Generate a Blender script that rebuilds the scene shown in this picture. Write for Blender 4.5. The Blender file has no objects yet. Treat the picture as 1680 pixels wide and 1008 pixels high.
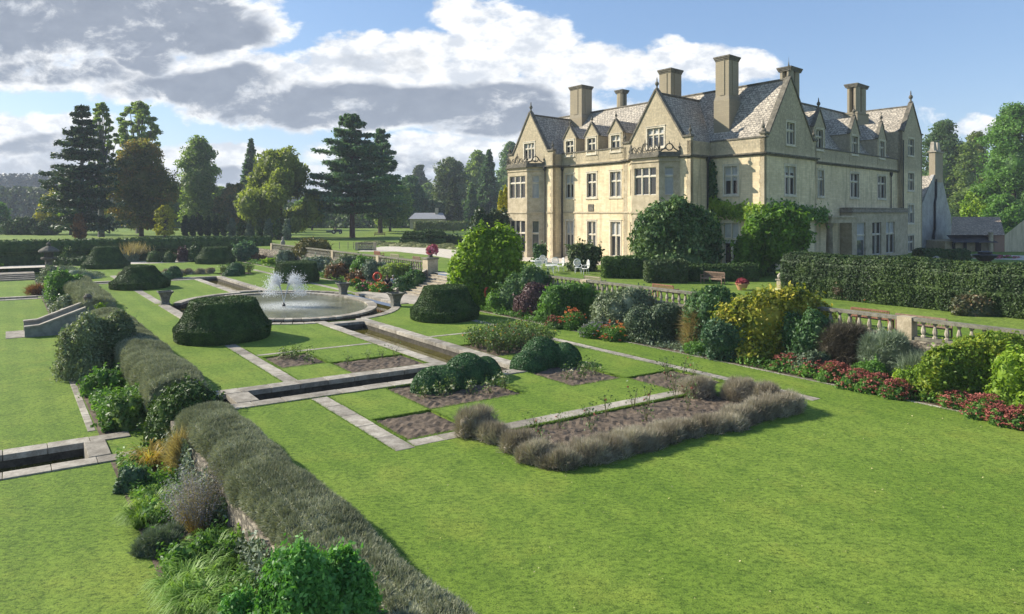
import bpy, bmesh, math, random
import numpy as np
from mathutils import Vector, Matrix
from mathutils.geometry import delaunay_2d_cdt

scene = bpy.context.scene
COL = scene.collection
R = random.Random(7)
NR = np.random.default_rng(11)

# ---------------------------------------------------------------- camera, light, sky
FPX, CAMZ, HY, CX = 1100.0, 7.1, 349.0, 840.0      # focal length in photo pixels, eye height, horizon row
cam_d = bpy.data.cameras.new("camera"); cam = bpy.data.objects.new("camera", cam_d); COL.objects.link(cam)
cam.location = (0, 0, CAMZ); cam.rotation_euler = (math.radians(90), 0, 0)
cam_d.sensor_width = 36; cam_d.lens = FPX / 1680 * 36
cam_d.shift_y = -(504 - HY) / 1680
cam_d.clip_start = 0.1; cam_d.clip_end = 6000
scene.camera = cam

SUN_DIR = Vector((-.95, .27, .60)).normalized()      # towards the sun
sun_d = bpy.data.lights.new("sun", 'SUN'); sun = bpy.data.objects.new("sun", sun_d); COL.objects.link(sun)
sun_d.energy = 4.5; sun_d.angle = math.radians(.6); sun_d.color = (1, .93, .80)
sun.rotation_euler = SUN_DIR.to_track_quat('Z', 'Y').to_euler()
sun.location = (-60, 40, 60)

scene.view_settings.view_transform = 'Standard'; scene.view_settings.look = 'None'
scene.view_settings.exposure = 0.95; scene.view_settings.gamma = 1
scene.cycles.max_bounces = 6; scene.cycles.diffuse_bounces = 3; scene.cycles.transparent_max_bounces = 6
scene.cycles.use_denoising = True; scene.cycles.denoising_input_passes = 'RGB_ALBEDO_NORMAL'; scene.cycles.denoising_prefilter = 'ACCURATE'; scene.cycles.use_adaptive_sampling = False

class NT:
    """tiny node helper"""
    def __init__(s, tree): s.t = tree; s.n = tree.nodes; s.l = tree.links
    def add(s, kind, **kw):
        n = s.n.new(kind)
        for k, v in kw.items():
            if k == 'ins':
                for i, val in v.items():
                    if isinstance(val, bpy.types.NodeSocket): s.l.new(val, n.inputs[i])
                    else: n.inputs[i].default_value = val
            else: setattr(n, k, v)
        return n
    def math(s, op, a, b=0.0, c=0.0, clamp=False):
        n = s.add('ShaderNodeMath', operation=op, ins={0: a, 1: b, 2: c}); n.use_clamp = clamp
        return n.outputs[0]
    def vm(s, op, a, b=(0, 0, 0)):
        n = s.add('ShaderNodeVectorMath', operation=op, ins={0: a, 1: b})
        return n.outputs['Value'] if op in ('LENGTH', 'DOT_PRODUCT') else n.outputs[0]
    def noise(s, vec, scale, detail=4, rough=.5, dist=0):
        return s.add('ShaderNodeTexNoise', ins={'Vector': vec, 'Scale': scale, 'Detail': detail, 'Roughness': rough, 'Distortion': dist}).outputs[0]
    def ramp(s, fac, stops):
        n = s.add('ShaderNodeValToRGB', ins={0: fac}); e = n.color_ramp.elements
        while len(e) < len(stops): e.new(.5)
        for k, (p, c) in enumerate(stops):
            e[k].position = p
            e[k].color = (c[0], c[1], c[2], 1) if hasattr(c, '__len__') else (c, c, c, 1)
        return n.outputs[0]
    def mix(s, fac, a, b, blend='MIX'):
        n = s.add('ShaderNodeMix', data_type='RGBA', blend_type=blend, clamp_factor=True)
        for i, v in ((0, fac), (6, a), (7, b)):
            if isinstance(v, bpy.types.NodeSocket): s.l.new(v, n.inputs[i])
            else: n.inputs[i].default_value = v if i == 0 else (v[0], v[1], v[2], 1)
        return n.outputs[2]
    def smooth(s, v, lo, hi, a=0.0, b=1.0):
        n = s.add('ShaderNodeMapRange', interpolation_type='SMOOTHSTEP', ins={0: v, 1: lo, 2: hi, 3: a, 4: b})
        return n.outputs[0]

def make_world():
    w = bpy.data.worlds.new("World"); scene.world = w; w.use_nodes = True
    t = NT(w.node_tree)
    for n in list(t.n): t.n.remove(n)
    out = t.add('ShaderNodeOutputWorld')
    sky = t.add('ShaderNodeTexSky', sky_type='NISHITA', sun_disc=False)
    sky.sun_elevation = math.asin(SUN_DIR.z); sky.sun_rotation = math.atan2(SUN_DIR.x, SUN_DIR.y)
    sky.air_density = 1.0; sky.dust_density = 0.6; sky.ozone_density = 1.6
    d = t.add('ShaderNodeTexCoord').outputs['Generated']
    sp = t.add('ShaderNodeSeparateXYZ', ins={0: d}).outputs
    yy = t.math('MAXIMUM', sp[1], .06)
    # directions expressed on a plane facing north: u across, v up (in units of 100 photo pixels)
    u = t.math('ADD', t.math('MULTIPLY', t.math('DIVIDE', sp[0], yy), 11.0), 8.4)
    v = t.math('ADD', t.math('MULTIPLY', t.math('DIVIDE', sp[2], yy), -11.0), 3.49)
    P = t.add('ShaderNodeCombineXYZ', ins={0: u, 1: v, 2: 0.0}).outputs[0]
    nvec = t.vm('MULTIPLY', P, (1, 1.7, 1))
    n1 = t.noise(nvec, .95, 10, .66, .25)
    n2 = t.noise(t.vm('ADD', nvec, (7.3, 2.1, 4)), 2.2, 5, .6)
    wob = t.vm('MULTIPLY', t.vm('SUBTRACT', t.add('ShaderNodeTexNoise', ins={'Vector': nvec, 'Scale': 1.1, 'Detail': 3}).outputs[1], (.5, .5, .5)), (.9, .55, 0))
    Q = t.vm('ADD', P, wob)
    def field(lst):
        acc = None
        for (x, y, rx, ry, amp) in lst:
            q = t.vm('MULTIPLY', t.vm('SUBTRACT', Q, (x / 100, y / 100, 0)), (100 / rx, 100 / ry, 0))
            f = t.smooth(t.vm('LENGTH', q), 1.35, .55, 0.0, amp)
            acc = f if acc is None else t.math('MAXIMUM', acc, f)
        return acc
    cover = field([(110, 10, 330, 110, 1), (330, 45, 170, 60, 1), (80, 120, 150, 45, .9), (330, 130, 220, 55, 1), (560, 160, 330, 60, 1), (780, 175, 190, 60, 1),
                   (610, 100, 150, 42, .95), (730, 105, 150, 55, 1), (850, 70, 130, 52, .9), (770, 20, 90, 34, .75), (960, 120, 140, 50, .85), (1080, 130, 130, 45, .6), (1170, 105, 120, 40, .8), (1250, 130, 60, 30, .6), (1100, 75, 60, 20, .5),
                   (60, 240, 170, 62, 1), (20, 300, 200, 40, .9), (330, 275, 150, 45, .9), (700, 255, 210, 45, .85), (480, 300, 160, 30, .8), (760, 315, 250, 28, .8), (1000, 200, 120, 50, .7), (1620, 212, 110, 24, .7), (430, 10, 55, 22, .6),
                   (1500, 190, 60, 16, .4), (1270, 150, 70, 14, .42), (650, 195, 60, 14, .6)])
    dark = field([(100, 20, 340, 88, 1), (330, 50, 130, 46, .9), (90, 120, 140, 26, .8), (240, 98, 60, 22, .8), (330, 145, 160, 38, .9), (560, 178, 350, 42, 1), (800, 180, 150, 42, 1), (630, 105, 110, 22, .45),
                  (70, 240, 90, 26, .75), (40, 275, 120, 16, .6), (370, 295, 90, 26, .8), (680, 285, 170, 26, .7), (800, 130, 80, 30, .35), (960, 165, 90, 26, .35), (480, 310, 150, 20, .7), (1600, 218, 110, 8, .5)])
    D = t.math('ADD', t.math('ADD', cover, t.math('MULTIPLY', t.math('SUBTRACT', n1, .5), 1.7)), t.math('MULTIPLY', t.math('SUBTRACT', n2, .5), .35))
    mask = t.smooth(D, .38, .76)
    dk = t.math('ADD', dark, t.math('MULTIPLY', t.math('SUBTRACT', n1, .5), .9))
    dk = t.math('ADD', dk, t.math('MULTIPLY', t.math('SUBTRACT', n2, .5), .5))
    dk = t.math('MULTIPLY', t.smooth(dk, .25, .85), t.smooth(D, .62, .98))
    puff = t.smooth(n2, .35, .62)
    white = t.mix(puff, (.62, .66, .72), (.98, .98, .97))
    grey = t.mix(n2, (.19, .225, .29), (.34, .38, .45))
    ccol = t.mix(dk, white, grey)
    lp = t.smooth(v, 3.5, -1.5)
    b_sky = t.add('ShaderNodeBackground', ins={0: t.mix(.30, sky.outputs[0], (1.6, 3.3, 6.6)), 1: .080})
    b_cl = t.add('ShaderNodeBackground', ins={0: ccol, 1: .63})
    mx = t.add('ShaderNodeMixShader', ins={0: t.math('MULTIPLY', mask, .97), 1: b_sky.outputs[0], 2: b_cl.outputs[0]})
    t.l.new(mx.outputs[0], out.inputs[0])
    w.cycles.sampling_method = 'MANUAL'; w.cycles.sample_map_resolution = 512
make_world()

# ---------------------------------------------------------------- coordinates
def G(x, y, z=0.0):
    """point on the level z seen at photo pixel (x, y)"""
    Y = FPX * (CAMZ - z) / (y - HY); return Vector(((x - CX) / FPX * Y, Y, z))
def ZAT(y, Y): return CAMZ - (y - HY) * Y / FPX
def XAT(x, Y): return (x - CX) / FPX * Y
A2 = Vector((-.6334, .8394)); B2 = Vector((.848, .530)); HB2 = Vector((.7738, .6871))
F0 = Vector((-17.5, 51.72)); K0 = Vector((23.27, 61.83))
def g(t, b, z=0.0):                                  # garden grid: t away from the viewer, b towards the house
    p = F0 + A2 * t + B2 * b; return Vector((p.x, p.y, z))
def h(t, b, z=0.0):                                  # house grid, z measured from eye level
    p = K0 + A2 * t + HB2 * b; return Vector((p.x, p.y, z + CAMZ))
TZ = 1.7                                             # terrace level
LZ = -1.1                                            # lower lawn level

# ---------------------------------------------------------------- tagging and meshes
def tag(o, label=None, cat=None, group=None, kind=None):
    if label: o['label'] = label
    if cat: o['category'] = cat
    if group: o['group'] = group
    if kind: o['kind'] = kind
    return o
def empty(name, loc, label, cat, group=None):
    o = bpy.data.objects.new(name, None); COL.objects.link(o); o.location = loc
    o.empty_display_size = .3
    return tag(o, label, cat, group)
def link(name, me, mat, parent=None):
    o = bpy.data.objects.new(name, me); COL.objects.link(o)
    if mat is not None: me.materials.append(mat)
    if parent is not None:
        o.parent = parent
        o.matrix_parent_inverse = Matrix.Translation(-parent.location) if parent.parent is None else Matrix.Identity(4)
        if parent.type == 'MESH': o.matrix_parent_inverse = Matrix.Identity(4)
    return o
class MB:
    def __init__(s): s.v = []; s.f = []; s.uv = []
    def quad(s, a, b, c, d, uv=None):
        n = len(s.v); s.v += [tuple(a), tuple(b), tuple(c), tuple(d)]; s.f.append((n, n+1, n+2, n+3)); s.uv.append(uv or ((0, 0),)*4)
    def poly(s, pts, uv=None):
        n = len(s.v); s.v += [tuple(p) for p in pts]; s.f.append(tuple(range(n, n+len(pts)))); s.uv.append(uv or ((0, 0),)*len(pts))
    def hexa(s, p):                                  # p: 8 corners, 0-3 bottom ring, 4-7 top ring
        n = len(s.v); s.v += [tuple(q) for q in p]
        for f in ((3, 2, 1, 0), (4, 5, 6, 7), (0, 1, 5, 4), (1, 2, 6, 5), (2, 3, 7, 6), (3, 0, 4, 7)):
            s.f.append(tuple(n+i for i in f)); s.uv.append(((0, 0),)*4)
    def box(s, fn, x0, x1, y0, y1, z0, z1):          # fn maps local (x,y,z)
        s.hexa([fn(x0, y0, z0), fn(x1, y0, z0), fn(x1, y1, z0), fn(x0, y1, z0), fn(x0, y0, z1), fn(x1, y0, z1), fn(x1, y1, z1), fn(x0, y1, z1)])
    def tube(s, pts, rad, n=8, cap=True, closed=False):
        base = len(s.v); m = len(pts); pts = [Vector(p) for p in pts]
        if not hasattr(rad, '__len__'): rad = [rad]*m
        for i, p in enumerate(pts):
            if closed: d = pts[(i+1) % m] - pts[i-1]
            else: d = pts[min(i+1, m-1)] - pts[max(i-1, 0)]
            d.normalize(); up = Vector((0, 0, 1)) if abs(d.z) < .9 else Vector((0, 1, 0))
            e1 = d.cross(up).normalized(); e2 = d.cross(e1)
            for k in range(n):
                a = 2*math.pi*k/n; s.v.append(tuple(p + (e1*math.cos(a) + e2*math.sin(a))*rad[i]))
        for i in range(m if closed else m-1):
            j = (i+1) % m
            for k in range(n):
                s.f.append((base+i*n+k, base+i*n+(k+1) % n, base+j*n+(k+1) % n, base+j*n+k)); s.uv.append(((0, 0),)*4)
        if cap and not closed:
            s.f.append(tuple(base+k for k in range(n))[::-1]); s.uv.append(((0, 0),)*n)
            s.f.append(tuple(base+(m-1)*n+k for k in range(n))); s.uv.append(((0, 0),)*n)
    def lathe(s, c, prof, n=20, sx=1, sy=1, rot=0):  # prof: (r, z)
        base = len(s.v); c = Vector(c)
        for r, z in prof:
            for k in range(n):
                a = 2*math.pi*k/n + rot; s.v.append((c.x + r*sx*math.cos(a), c.y + r*sy*math.sin(a), c.z + z))
        for i in range(len(prof)-1):
            for k in range(n):
                s.f.append((base+i*n+k, base+i*n+(k+1) % n, base+(i+1)*n+(k+1) % n, base+(i+1)*n+k)); s.uv.append(((0, 0),)*4)
        s.f.append(tuple(base+k for k in range(n))[::-1]); s.uv.append(((0, 0),)*n)
        s.f.append(tuple(base+(len(prof)-1)*n+k for k in range(n))); s.uv.append(((0, 0),)*n)
    def build(s, name, mat, parent=None, smooth=False, bevel=0):
        me = bpy.data.meshes.new(name); me.from_pydata(s.v, [], s.f)
        ul = me.uv_layers.new(name="UVMap")
        flat = [c for f in s.uv for p in f for c in p]
        ul.data.foreach_set('uv', flat)
        if smooth: me.polygons.foreach_set('use_smooth', [True]*len(s.f))
        o = link(name, me, mat, parent)
        if bevel:
            m = o.modifiers.new('b', 'BEVEL'); m.width = bevel; m.segments = 2; m.limit_method = 'ANGLE'
        return o
def ident(x, y, z): return (x, y, z)
def frame(c, ang):                                   # local frame: x along ang
    ca, sa = math.cos(ang), math.sin(ang)
    return lambda x, y, z: (c[0] + x*ca - y*sa, c[1] + x*sa + y*ca, c[2] + z)

def inside(p, poly):
    x, y = p; r = False; n = len(poly)
    for i in range(n):
        x1, y1 = poly[i][0], poly[i][1]; x2, y2 = poly[(i+1) % n][0], poly[(i+1) % n][1]
        if (y1 > y) != (y2 > y) and x < (x2-x1)*(y-y1)/(y2-y1)+x1: r = not r
    return r
def cdt(outer, holes):
    vs = [Vector((p[0], p[1])) for p in outer]; es = [(i, (i+1) % len(outer)) for i in range(len(outer))]
    for hl in holes:
        n = len(vs); vs += [Vector((p[0], p[1])) for p in hl]; es += [(n+i, n+(i+1) % len(hl)) for i in range(len(hl))]
    V, E, Fc, *_ = delaunay_2d_cdt(vs, es, [], 0, 1e-5)
    out = []
    for f in Fc:
        c = sum((V[i] for i in f), Vector((0, 0))) / len(f)
        if inside(c, outer) and not any(inside(c, hl) for hl in holes): out.append(f)
    return V, out
def sheet(name, outer, holes, z, mat, label=None, kind='structure', skirt=0, zf=None):
    V, Fc = cdt(outer, holes)
    mb = MB()
    for f in Fc: mb.poly([(V[i].x, V[i].y, z) for i in f])
    if skirt:
        for hl in [outer] + list(holes):
            for i in range(len(hl)):
                p, q = hl[i], hl[(i+1) % len(hl)]
                mb.quad((p[0], p[1], z), (q[0], q[1], z), (q[0], q[1], z-skirt), (p[0], p[1], z-skirt))
    o = mb.build(name, mat)
    bm = bmesh.new(); bm.from_mesh(o.data); bmesh.ops.remove_doubles(bm, verts=bm.verts, dist=1e-4)
    bm.to_mesh(o.data); bm.free()
    return tag(o, label, None, None, kind)
def grect(t0, t1, b0, b1): return [tuple(g(t0, b0)[:2]), tuple(g(t1, b0)[:2]), tuple(g(t1, b1)[:2]), tuple(g(t0, b1)[:2])]

# ---------------------------------------------------------------- materials
MATS = {}
def newmat(name):
    m = bpy.data.materials.new(name); m.use_nodes = True; t = NT(m.node_tree)
    bs = t.n['Principled BSDF']; return m, t, bs
def simple(name, col, rough=.7, var=.25, scale=3.0, bump=.0, bscale=20, col2=None, spec=.3, metal=0):
    if name in MATS: return MATS[name]
    m, t, bs = newmat(name)
    co = t.add('ShaderNodeTexCoord').outputs['Object']
    nz = t.noise(co, scale, 6, .6)
    c2 = col2 or tuple(c*(1-var) for c in col)
    t.l.new(t.mix(t.smooth(nz, .3, .7), c2, col), bs.inputs['Base Color'])
    bs.inputs['Roughness'].default_value = rough; bs.inputs['Specular IOR Level'].default_value = spec; bs.inputs['Metallic'].default_value = metal
    if bump:
        bn = t.add('ShaderNodeBump', ins={'Height': t.noise(co, bscale, 4, .6), 'Strength': bump, 'Distance': .03}); t.l.new(bn.outputs[0], bs.inputs['Normal'])
    MATS[name] = m; return m
def leafmat(name, stops, transl=.25, rough=.55, clump=1.2, spec=.35, cscale=.6):
    """stops: colours from the rarest dark to the rarest light leaf"""
    if name in MATS: return MATS[name]
    m, t, bs = newmat(name)
    geo = t.add('ShaderNodeNewGeometry'); co = t.add('ShaderNodeTexCoord').outputs['Object']
    isl = geo.outputs['Random Per Island']
    nz = t.noise(co, cscale, 3, .55)
    f = t.math('ADD', t.math('MULTIPLY', isl, .55), t.math('MULTIPLY', t.smooth(nz, .3, .7), .45*clump), clamp=True)
    n = len(stops); c = t.ramp(f, [(i/(n-1), s) for i, s in enumerate(stops)])
    t.l.new(c, bs.inputs['Base Color'])
    bs.inputs['Roughness'].default_value = rough; bs.inputs['Specular IOR Level'].default_value = spec
    if transl:
        tr = t.add('ShaderNodeBsdfTranslucent', ins={0: t.mix(.5, c, (.35, .45, .03), 'MIX') if False else t.mix(1, c, (1.5, 1.55, .7), 'MULTIPLY')})
        mx = t.add('ShaderNodeMixShader', ins={0: transl, 1: bs.outputs[0], 2: tr.outputs[0]})
        t.l.new(mx.outputs[0], t.n['Material Output'].inputs[0])
    MATS[name] = m; return m

def lawn_mat(name, c_dark, c_mid, c_lite, stripe=0):
    m, t, bs = newmat(name)
    co = t.add('ShaderNodeTexCoord').outputs['Object']
    big = t.noise(co, .22, 5, .6); mid = t.noise(co, 1.6, 5, .65); fine = t.noise(t.vm('MULTIPLY', co, (.7, 1, 1)), 9, 5, .8); finer = t.noise(t.vm('MULTIPLY', co, (.7, 1, 1)), 38, 3, .7)
    c = t.mix(t.smooth(big, .38, .62), c_mid, c_lite)
    spx = t.vm('DOT_PRODUCT', co, (.602, -.798, 0)); stp = t.math('SINE', t.math('MULTIPLY', t.vm('DOT_PRODUCT', co, (.798, .602, 0)), 5.2))
    c = t.mix(t.math('MULTIPLY', t.smooth(stp, -.5, .5), .16), c, c_dark)
    c = t.mix(t.math('MULTIPLY', t.smooth(mid, .45, .75), .55), c, c_dark)
    c = t.mix(t.math('MULTIPLY', t.smooth(t.noise(co, .45, 5, .65), .5, .68), .32), c, (c_lite[0]*1.35, c_lite[1]*1.05, c_lite[2]*1.1))
    k = t.math('ADD', t.math('MULTIPLY', fine, .6), t.math('MULTIPLY', finer, .4))
    c = t.mix(t.smooth(k, .38, .54), t.mix(.85, c, tuple(x*.5 for x in c_dark)), c)
    c = t.mix(t.smooth(k, .53, .64), c, t.mix(.4, c, (c_lite[0]*1.7, c_lite[1]*1.45, c_lite[2]*1.4)))
    dry = t.math('MULTIPLY', t.smooth(t.noise(co, 7, 4, .7), .60, .74), .5)
    c = t.mix(dry, c, (.20, .19, .06))
    t.l.new(c, bs.inputs['Base Color']); bs.inputs['Roughness'].default_value = .85; bs.inputs['Specular IOR Level'].default_value = .15
    bn = t.add('ShaderNodeBump', ins={'Height': k, 'Strength': .9, 'Distance': .05}); t.l.new(bn.outputs[0], bs.inputs['Normal'])
    return m
M_LAWN = lawn_mat('garden_grass', (.060, .120, .016), (.148, .235, .028), (.195, .280, .040))
M_PARK = lawn_mat('park_grass', (.07, .12, .02), (.14, .22, .03), (.21, .29, .05))
def stone_mat(name, base, dark, lichen=.4, scale=3.0, island=False):
    m, t, bs = newmat(name)
    co = t.add('ShaderNodeTexCoord').outputs['Object']
    n = t.noise(co, scale, 7, .65); n2 = t.noise(co, scale*5, 5, .7); n3 = t.noise(co, scale*.3, 3, .5)
    c = t.mix(t.smooth(n, .3, .7), dark, base)
    c = t.mix(t.math('MULTIPLY', t.smooth(n2, .5, .75), lichen), c, tuple(min(1, x*1.35) for x in base))
    c = t.mix(t.math('MULTIPLY', t.smooth(n2, .5, .25), .5), c, tuple(x*.45 for x in dark))
    c = t.mix(t.math('MULTIPLY', t.smooth(n3, .45, .7), .35), c, tuple(x*.6 for x in dark))
    isl = t.add('ShaderNodeNewGeometry').outputs['Random Per Island']
    if island: c = t.mix(1.0, c, t.ramp(isl, [(0, .62), (.5, .95), (1, 1.2)]), 'MULTIPLY')
    t.l.new(c, bs.inputs['Base Color']); bs.inputs['Roughness'].default_value = .9; bs.inputs['Specular IOR Level'].default_value = .2
    bn = t.add('ShaderNodeBump', ins={'Height': n2, 'Strength': .5, 'Distance': .03}); t.l.new(bn.outputs[0], bs.inputs['Normal'])
    return m
M_STONE = stone_mat('weathered_stone', (.34, .30, .24), (.17, .15, .115))
M_PAVE = stone_mat('paving_stone', (.44, .40, .33), (.25, .22, .175), scale=2.5, island=True)
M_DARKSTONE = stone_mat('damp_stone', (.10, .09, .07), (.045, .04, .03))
M_URN = stone_mat('urn_stone', (.20, .20, .17), (.09, .09, .075), scale=6)
M_TRIM = stone_mat('limestone_trim', (.52, .44, .31), (.36, .30, .20), scale=1.5)
M_COPING = stone_mat('weathered_coping', (.20, .18, .14), (.085, .078, .062), scale=2.5)
M_SOIL = stone_mat('garden_soil', (.17, .13, .095), (.07, .052, .036), scale=5, lichen=.6)
M_GRAVEL = stone_mat('pale_gravel', (.62, .56, .47), (.46, .41, .33), scale=4)
M_WHITE = simple('white_paint', (.78, .77, .73), .5, .08)
M_SASH = simple('painted_sash', (.62, .60, .54), .5, .1)
M_WOOD = simple('weathered_teak', (.30, .20, .14), .7, .4, 8)
M_IRON = simple('black_iron', (.03, .03, .032), .5, .2)
M_RED = simple('orange_red_plastic', (.62, .07, .03), .45, .1)
M_BARK = simple('tree_bark', (.10, .075, .055), .9, .5, 2, .6, 8)
M_BARKG = simple('grey_bark', (.17, .16, .13), .9, .4, 2, .6, 8)

def water_mat(name, col, rough=.03, wave=.1, wscale=3, foam=0):
    m, t, bs = newmat(name); co = t.add('ShaderNodeTexCoord').outputs['Object']
    n = t.noise(co, .8, 4, .6)
    c = t.mix(t.smooth(n, .3, .7), tuple(x*.55 for x in col), col)
    c = t.mix(t.smooth(t.noise(co, 9, 4, .7), .55, .66, 0, .6), c, tuple(min(1, x*2.6) for x in col))
    t.l.new(c, bs.inputs['Base Color']); bs.inputs['Roughness'].default_value = rough; bs.inputs['IOR'].default_value = 1.33; bs.inputs['Specular IOR Level'].default_value = .5
    bn = t.add('ShaderNodeBump', ins={'Height': t.noise(co, wscale, 5, .6), 'Strength': wave, 'Distance': .05}); t.l.new(bn.outputs[0], bs.inputs['Normal'])
    if foam:
        cc = g(-.5, .1); dd = t.vm('LENGTH', t.vm('MULTIPLY', t.vm('SUBTRACT', co, (cc.x, cc.y, 0)), (1, 1, 0)))
        fm = t.math('MULTIPLY', t.smooth(dd, 4.2, .6), t.smooth(t.noise(co, 11, 5, .75), .36, .62))
        t.l.new(t.mix(t.math('MULTIPLY', fm, .8), c, (.75, .77, .75)), bs.inputs['Base Color'])
        t.l.new(t.math('ADD', t.math('MULTIPLY', fm, .5), rough), bs.inputs['Roughness'])
    return m
M_CANAL = water_mat('canal_water', (.085, .075, .012), .02, .05)
M_POND = water_mat('pond_water', (.17, .17, .10), .05, .5, 5, foam=1)
# ---------------------------------------------------------------- ground, lawns, paths, water
def ellipse(ct, cb, rt, rb, n=72, clipb=None, z=None):
    out = []
    for k in range(n):
        a = 2*math.pi*k/n; t_ = ct + rt*math.cos(a); b_ = cb + rb*math.sin(a)
        if clipb is not None: b_ = max(-clipb, min(clipb, b_))
        p = g(t_, b_); out.append((p.x, p.y))
    return out
BASIN = grect(-70, 57, -120, 13.6)
ground = sheet('ground', [(-1500, -300), (1500, -300), (1500, 1800), (-1500, 1800)], [BASIN], TZ, M_PARK)
def soft(name, rect, z, mat): return sheet(name, rect, [], z, mat)
# hollow under everything
soft('basin_floor', grect(-70.2, 57.2, -120.2, 13.8), -3.2, M_SOIL)
CAN_W, CAN_S = (-.65, 1.40), (-1.30, 2.05)            # water edges and stone edges of the long canal (b)
XC_W, XC_S = (-25.55, -24.0), (-26.1, -23.3)          # the near cross canal (t)
FX_W, FX_S = (24.2, 25.8), (23.6, 26.4)
MO, MI = (9.9, 7.9), (8.2, 6.2)                       # moat outer and pond outer radii (t, b)
moat = ellipse(0, 0, MO[0], MO[1], clipb=7.25)
holes = []
# long canal stone-to-stone joined with both cross canals
holes_near = [(-26.9, CAN_S[0]), (-26.9, CAN_S[1]), (-9.5, CAN_S[1]), (-9.5, CAN_S[0]), (XC_S[1], CAN_S[0]), (XC_S[1], -12.2), (XC_S[0], -12.2), (XC_S[0], CAN_S[0])]
holes_far = [(26.4, CAN_S[0]), (26.4, CAN_S[1]), (9.5, CAN_S[1]), (9.5, CAN_S[0]), (FX_S[0], CAN_S[0]), (FX_S[0], -12.2), (FX_S[1], -12.2), (FX_S[1], CAN_S[0])]
holes_near = [tuple(g(*p)[:2]) for p in holes_near]; holes_far = [tuple(g(*p)[:2]) for p in holes_far]
mo2 = ellipse(0, 0, MO[0]-.55, MO[1], clipb=7.25)
beds = {'a': (-20.65, -17.85, -7.2, -5.0), 'b': (-23.3, -20.65, -5.0, -1.32), 'c': (-32.1, -29.65, -7.2, -5.0), 'd': (-29.65, -26.15, -5.0, -.9),
        'e': (-23.6, -20.2, 2.1, 6.2), 'f': (-29.8, -26.0, 1.3, 4.1), 'h': (-32.5, -29.8, 4.1, 7.0), 'i': (-36.4, -32.95, -5.2, 5.0),
        'fa': (27.2, 30.2, 2.2, 6.0), 'fb': (28.5, 30, -6.5, -1)}
lawn_outer = grect(-70, 57, -12.4, 13.6)
rects = [grect(*b) for b in beds.values()]
# overlapping canal and moat cut-outs are joined by hand: the canal stops where the moat starts
def clip_t(lst): return lst
lawn = sheet('garden_lawn', lawn_outer, [mo2, [tuple(g(*p)[:2]) for p in [(-26.9, CAN_S[0]), (-26.9, CAN_S[1]), (-9.25, CAN_S[1]), (-9.25, CAN_S[0]), (XC_S[1], CAN_S[0]), (XC_S[1], -12.2), (XC_S[0], -12.2), (XC_S[0], CAN_S[0])]],
        [tuple(g(*p)[:2]) for p in [(26.4, CAN_S[0]), (26.4, CAN_S[1]), (9.25, CAN_S[1]), (9.25, CAN_S[0]), (FX_S[0], CAN_S[0]), (FX_S[0], -12.2), (FX_S[1], -12.2), (FX_S[1], CAN_S[0])]]] + rects, 0.0, M_LAWN, skirt=.09)
def sink_bed(nm, r):
    # rough tilled soil, a grid of small clods
    t0, t1, b0, b1 = r; nt, nb = max(4, int((t1-t0)/.16)), max(4, int((b1-b0)/.16)); mb = MB(); vs = []
    for i in range(nt+1):
        for j in range(nb+1):
            p = g(t0+(t1-t0)*i/nt, b0+(b1-b0)*j/nb); e = (i in (0, nt) or j in (0, nb))
            vs.append((p.x, p.y, -.085 if e else -.075 + R.uniform(0, .07)))
    fs = [(i*(nb+1)+j, (i+1)*(nb+1)+j, (i+1)*(nb+1)+j+1, i*(nb+1)+j+1) for i in range(nt) for j in range(nb)]
    me = bpy.data.meshes.new(nm); me.from_pydata(vs, [], fs); o = link(nm, me, M_SOIL); tag(o, kind='structure')
for r in beds.values(): sink_bed('flower_bed_soil', r)

# water
def waterp(name, pts, z, mat): return sheet(name, pts, [], z, mat)
waterp('canal_water', [tuple(g(*p)[:2]) for p in [(-26.7, CAN_W[0]-.2), (-26.7, CAN_W[1]+.2), (-8.4, CAN_W[1]+.2), (-8.4, CAN_W[0]-.2), (-23.6, CAN_W[0]-.2), (-23.6, -12.1), (-25.9, -12.1), (-25.9, CAN_W[0]-.2)]], -.42, M_CANAL)
waterp('canal_water', [tuple(g(*p)[:2]) for p in [(26.2, CAN_W[0]-.2), (26.2, CAN_W[1]+.2), (8.4, CAN_W[1]+.2), (8.4, CAN_W[0]-.2), (23.9, CAN_W[0]-.2), (23.9, -12.1), (26.1, -12.1), (26.1, CAN_W[0]-.2)]], -.42, M_CANAL)
waterp('moat_water', ellipse(0, 0, MO[0]+.1, MO[1], clipb=7.3), -.40, M_CANAL)
waterp('pond_water', ellipse(0, 0, MI[0]-.2, MI[1]-.2), -.02, M_POND)

def coping_run(mb, pts, w, z0, z1, inward=0, seg=1.1, gap=.012, jit=.004):
    """row of individual stones along a polyline in garden coordinates"""
    for i in range(len(pts)-1):
        (ta, ba), (tb, bb) = pts[i], pts[i+1]; L = math.hypot(tb-ta, bb-ba); n = max(1, round(L/seg)); ux, uy = (tb-ta)/L, (bb-ba)/L; px, py = -uy, ux
        for k in range(n):
            s0, s1 = k*L/n + gap, (k+1)*L/n - gap; dz = R.uniform(-jit, jit); dw = R.uniform(-.02, .02)
            q = lambda s, o, z: g(ta+ux*s+px*o, ba+uy*s+py*o, z)
            mb.hexa([q(s0, 0, z0), q(s1, 0, z0), q(s1, w+dw, z0), q(s0, w+dw, z0), q(s0, 0, z1+dz), q(s1, 0, z1+dz), q(s1, w+dw, z1+dz), q(s0, w+dw, z1+dz)])
def canal_edge(name, label, runs, mat=None, z1=.045, z0=-.14):
    mb = MB()
    for pts, w in runs: coping_run(mb, pts, w, z0, z1)
    o = mb.build(name, mat or M_PAVE, bevel=.012); return o
ce = empty('canal_edging', g(-18, .4), 'long stone edging of the near canal between the pond and the clipped box shrubs', 'stone edging')
S = .65
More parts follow.
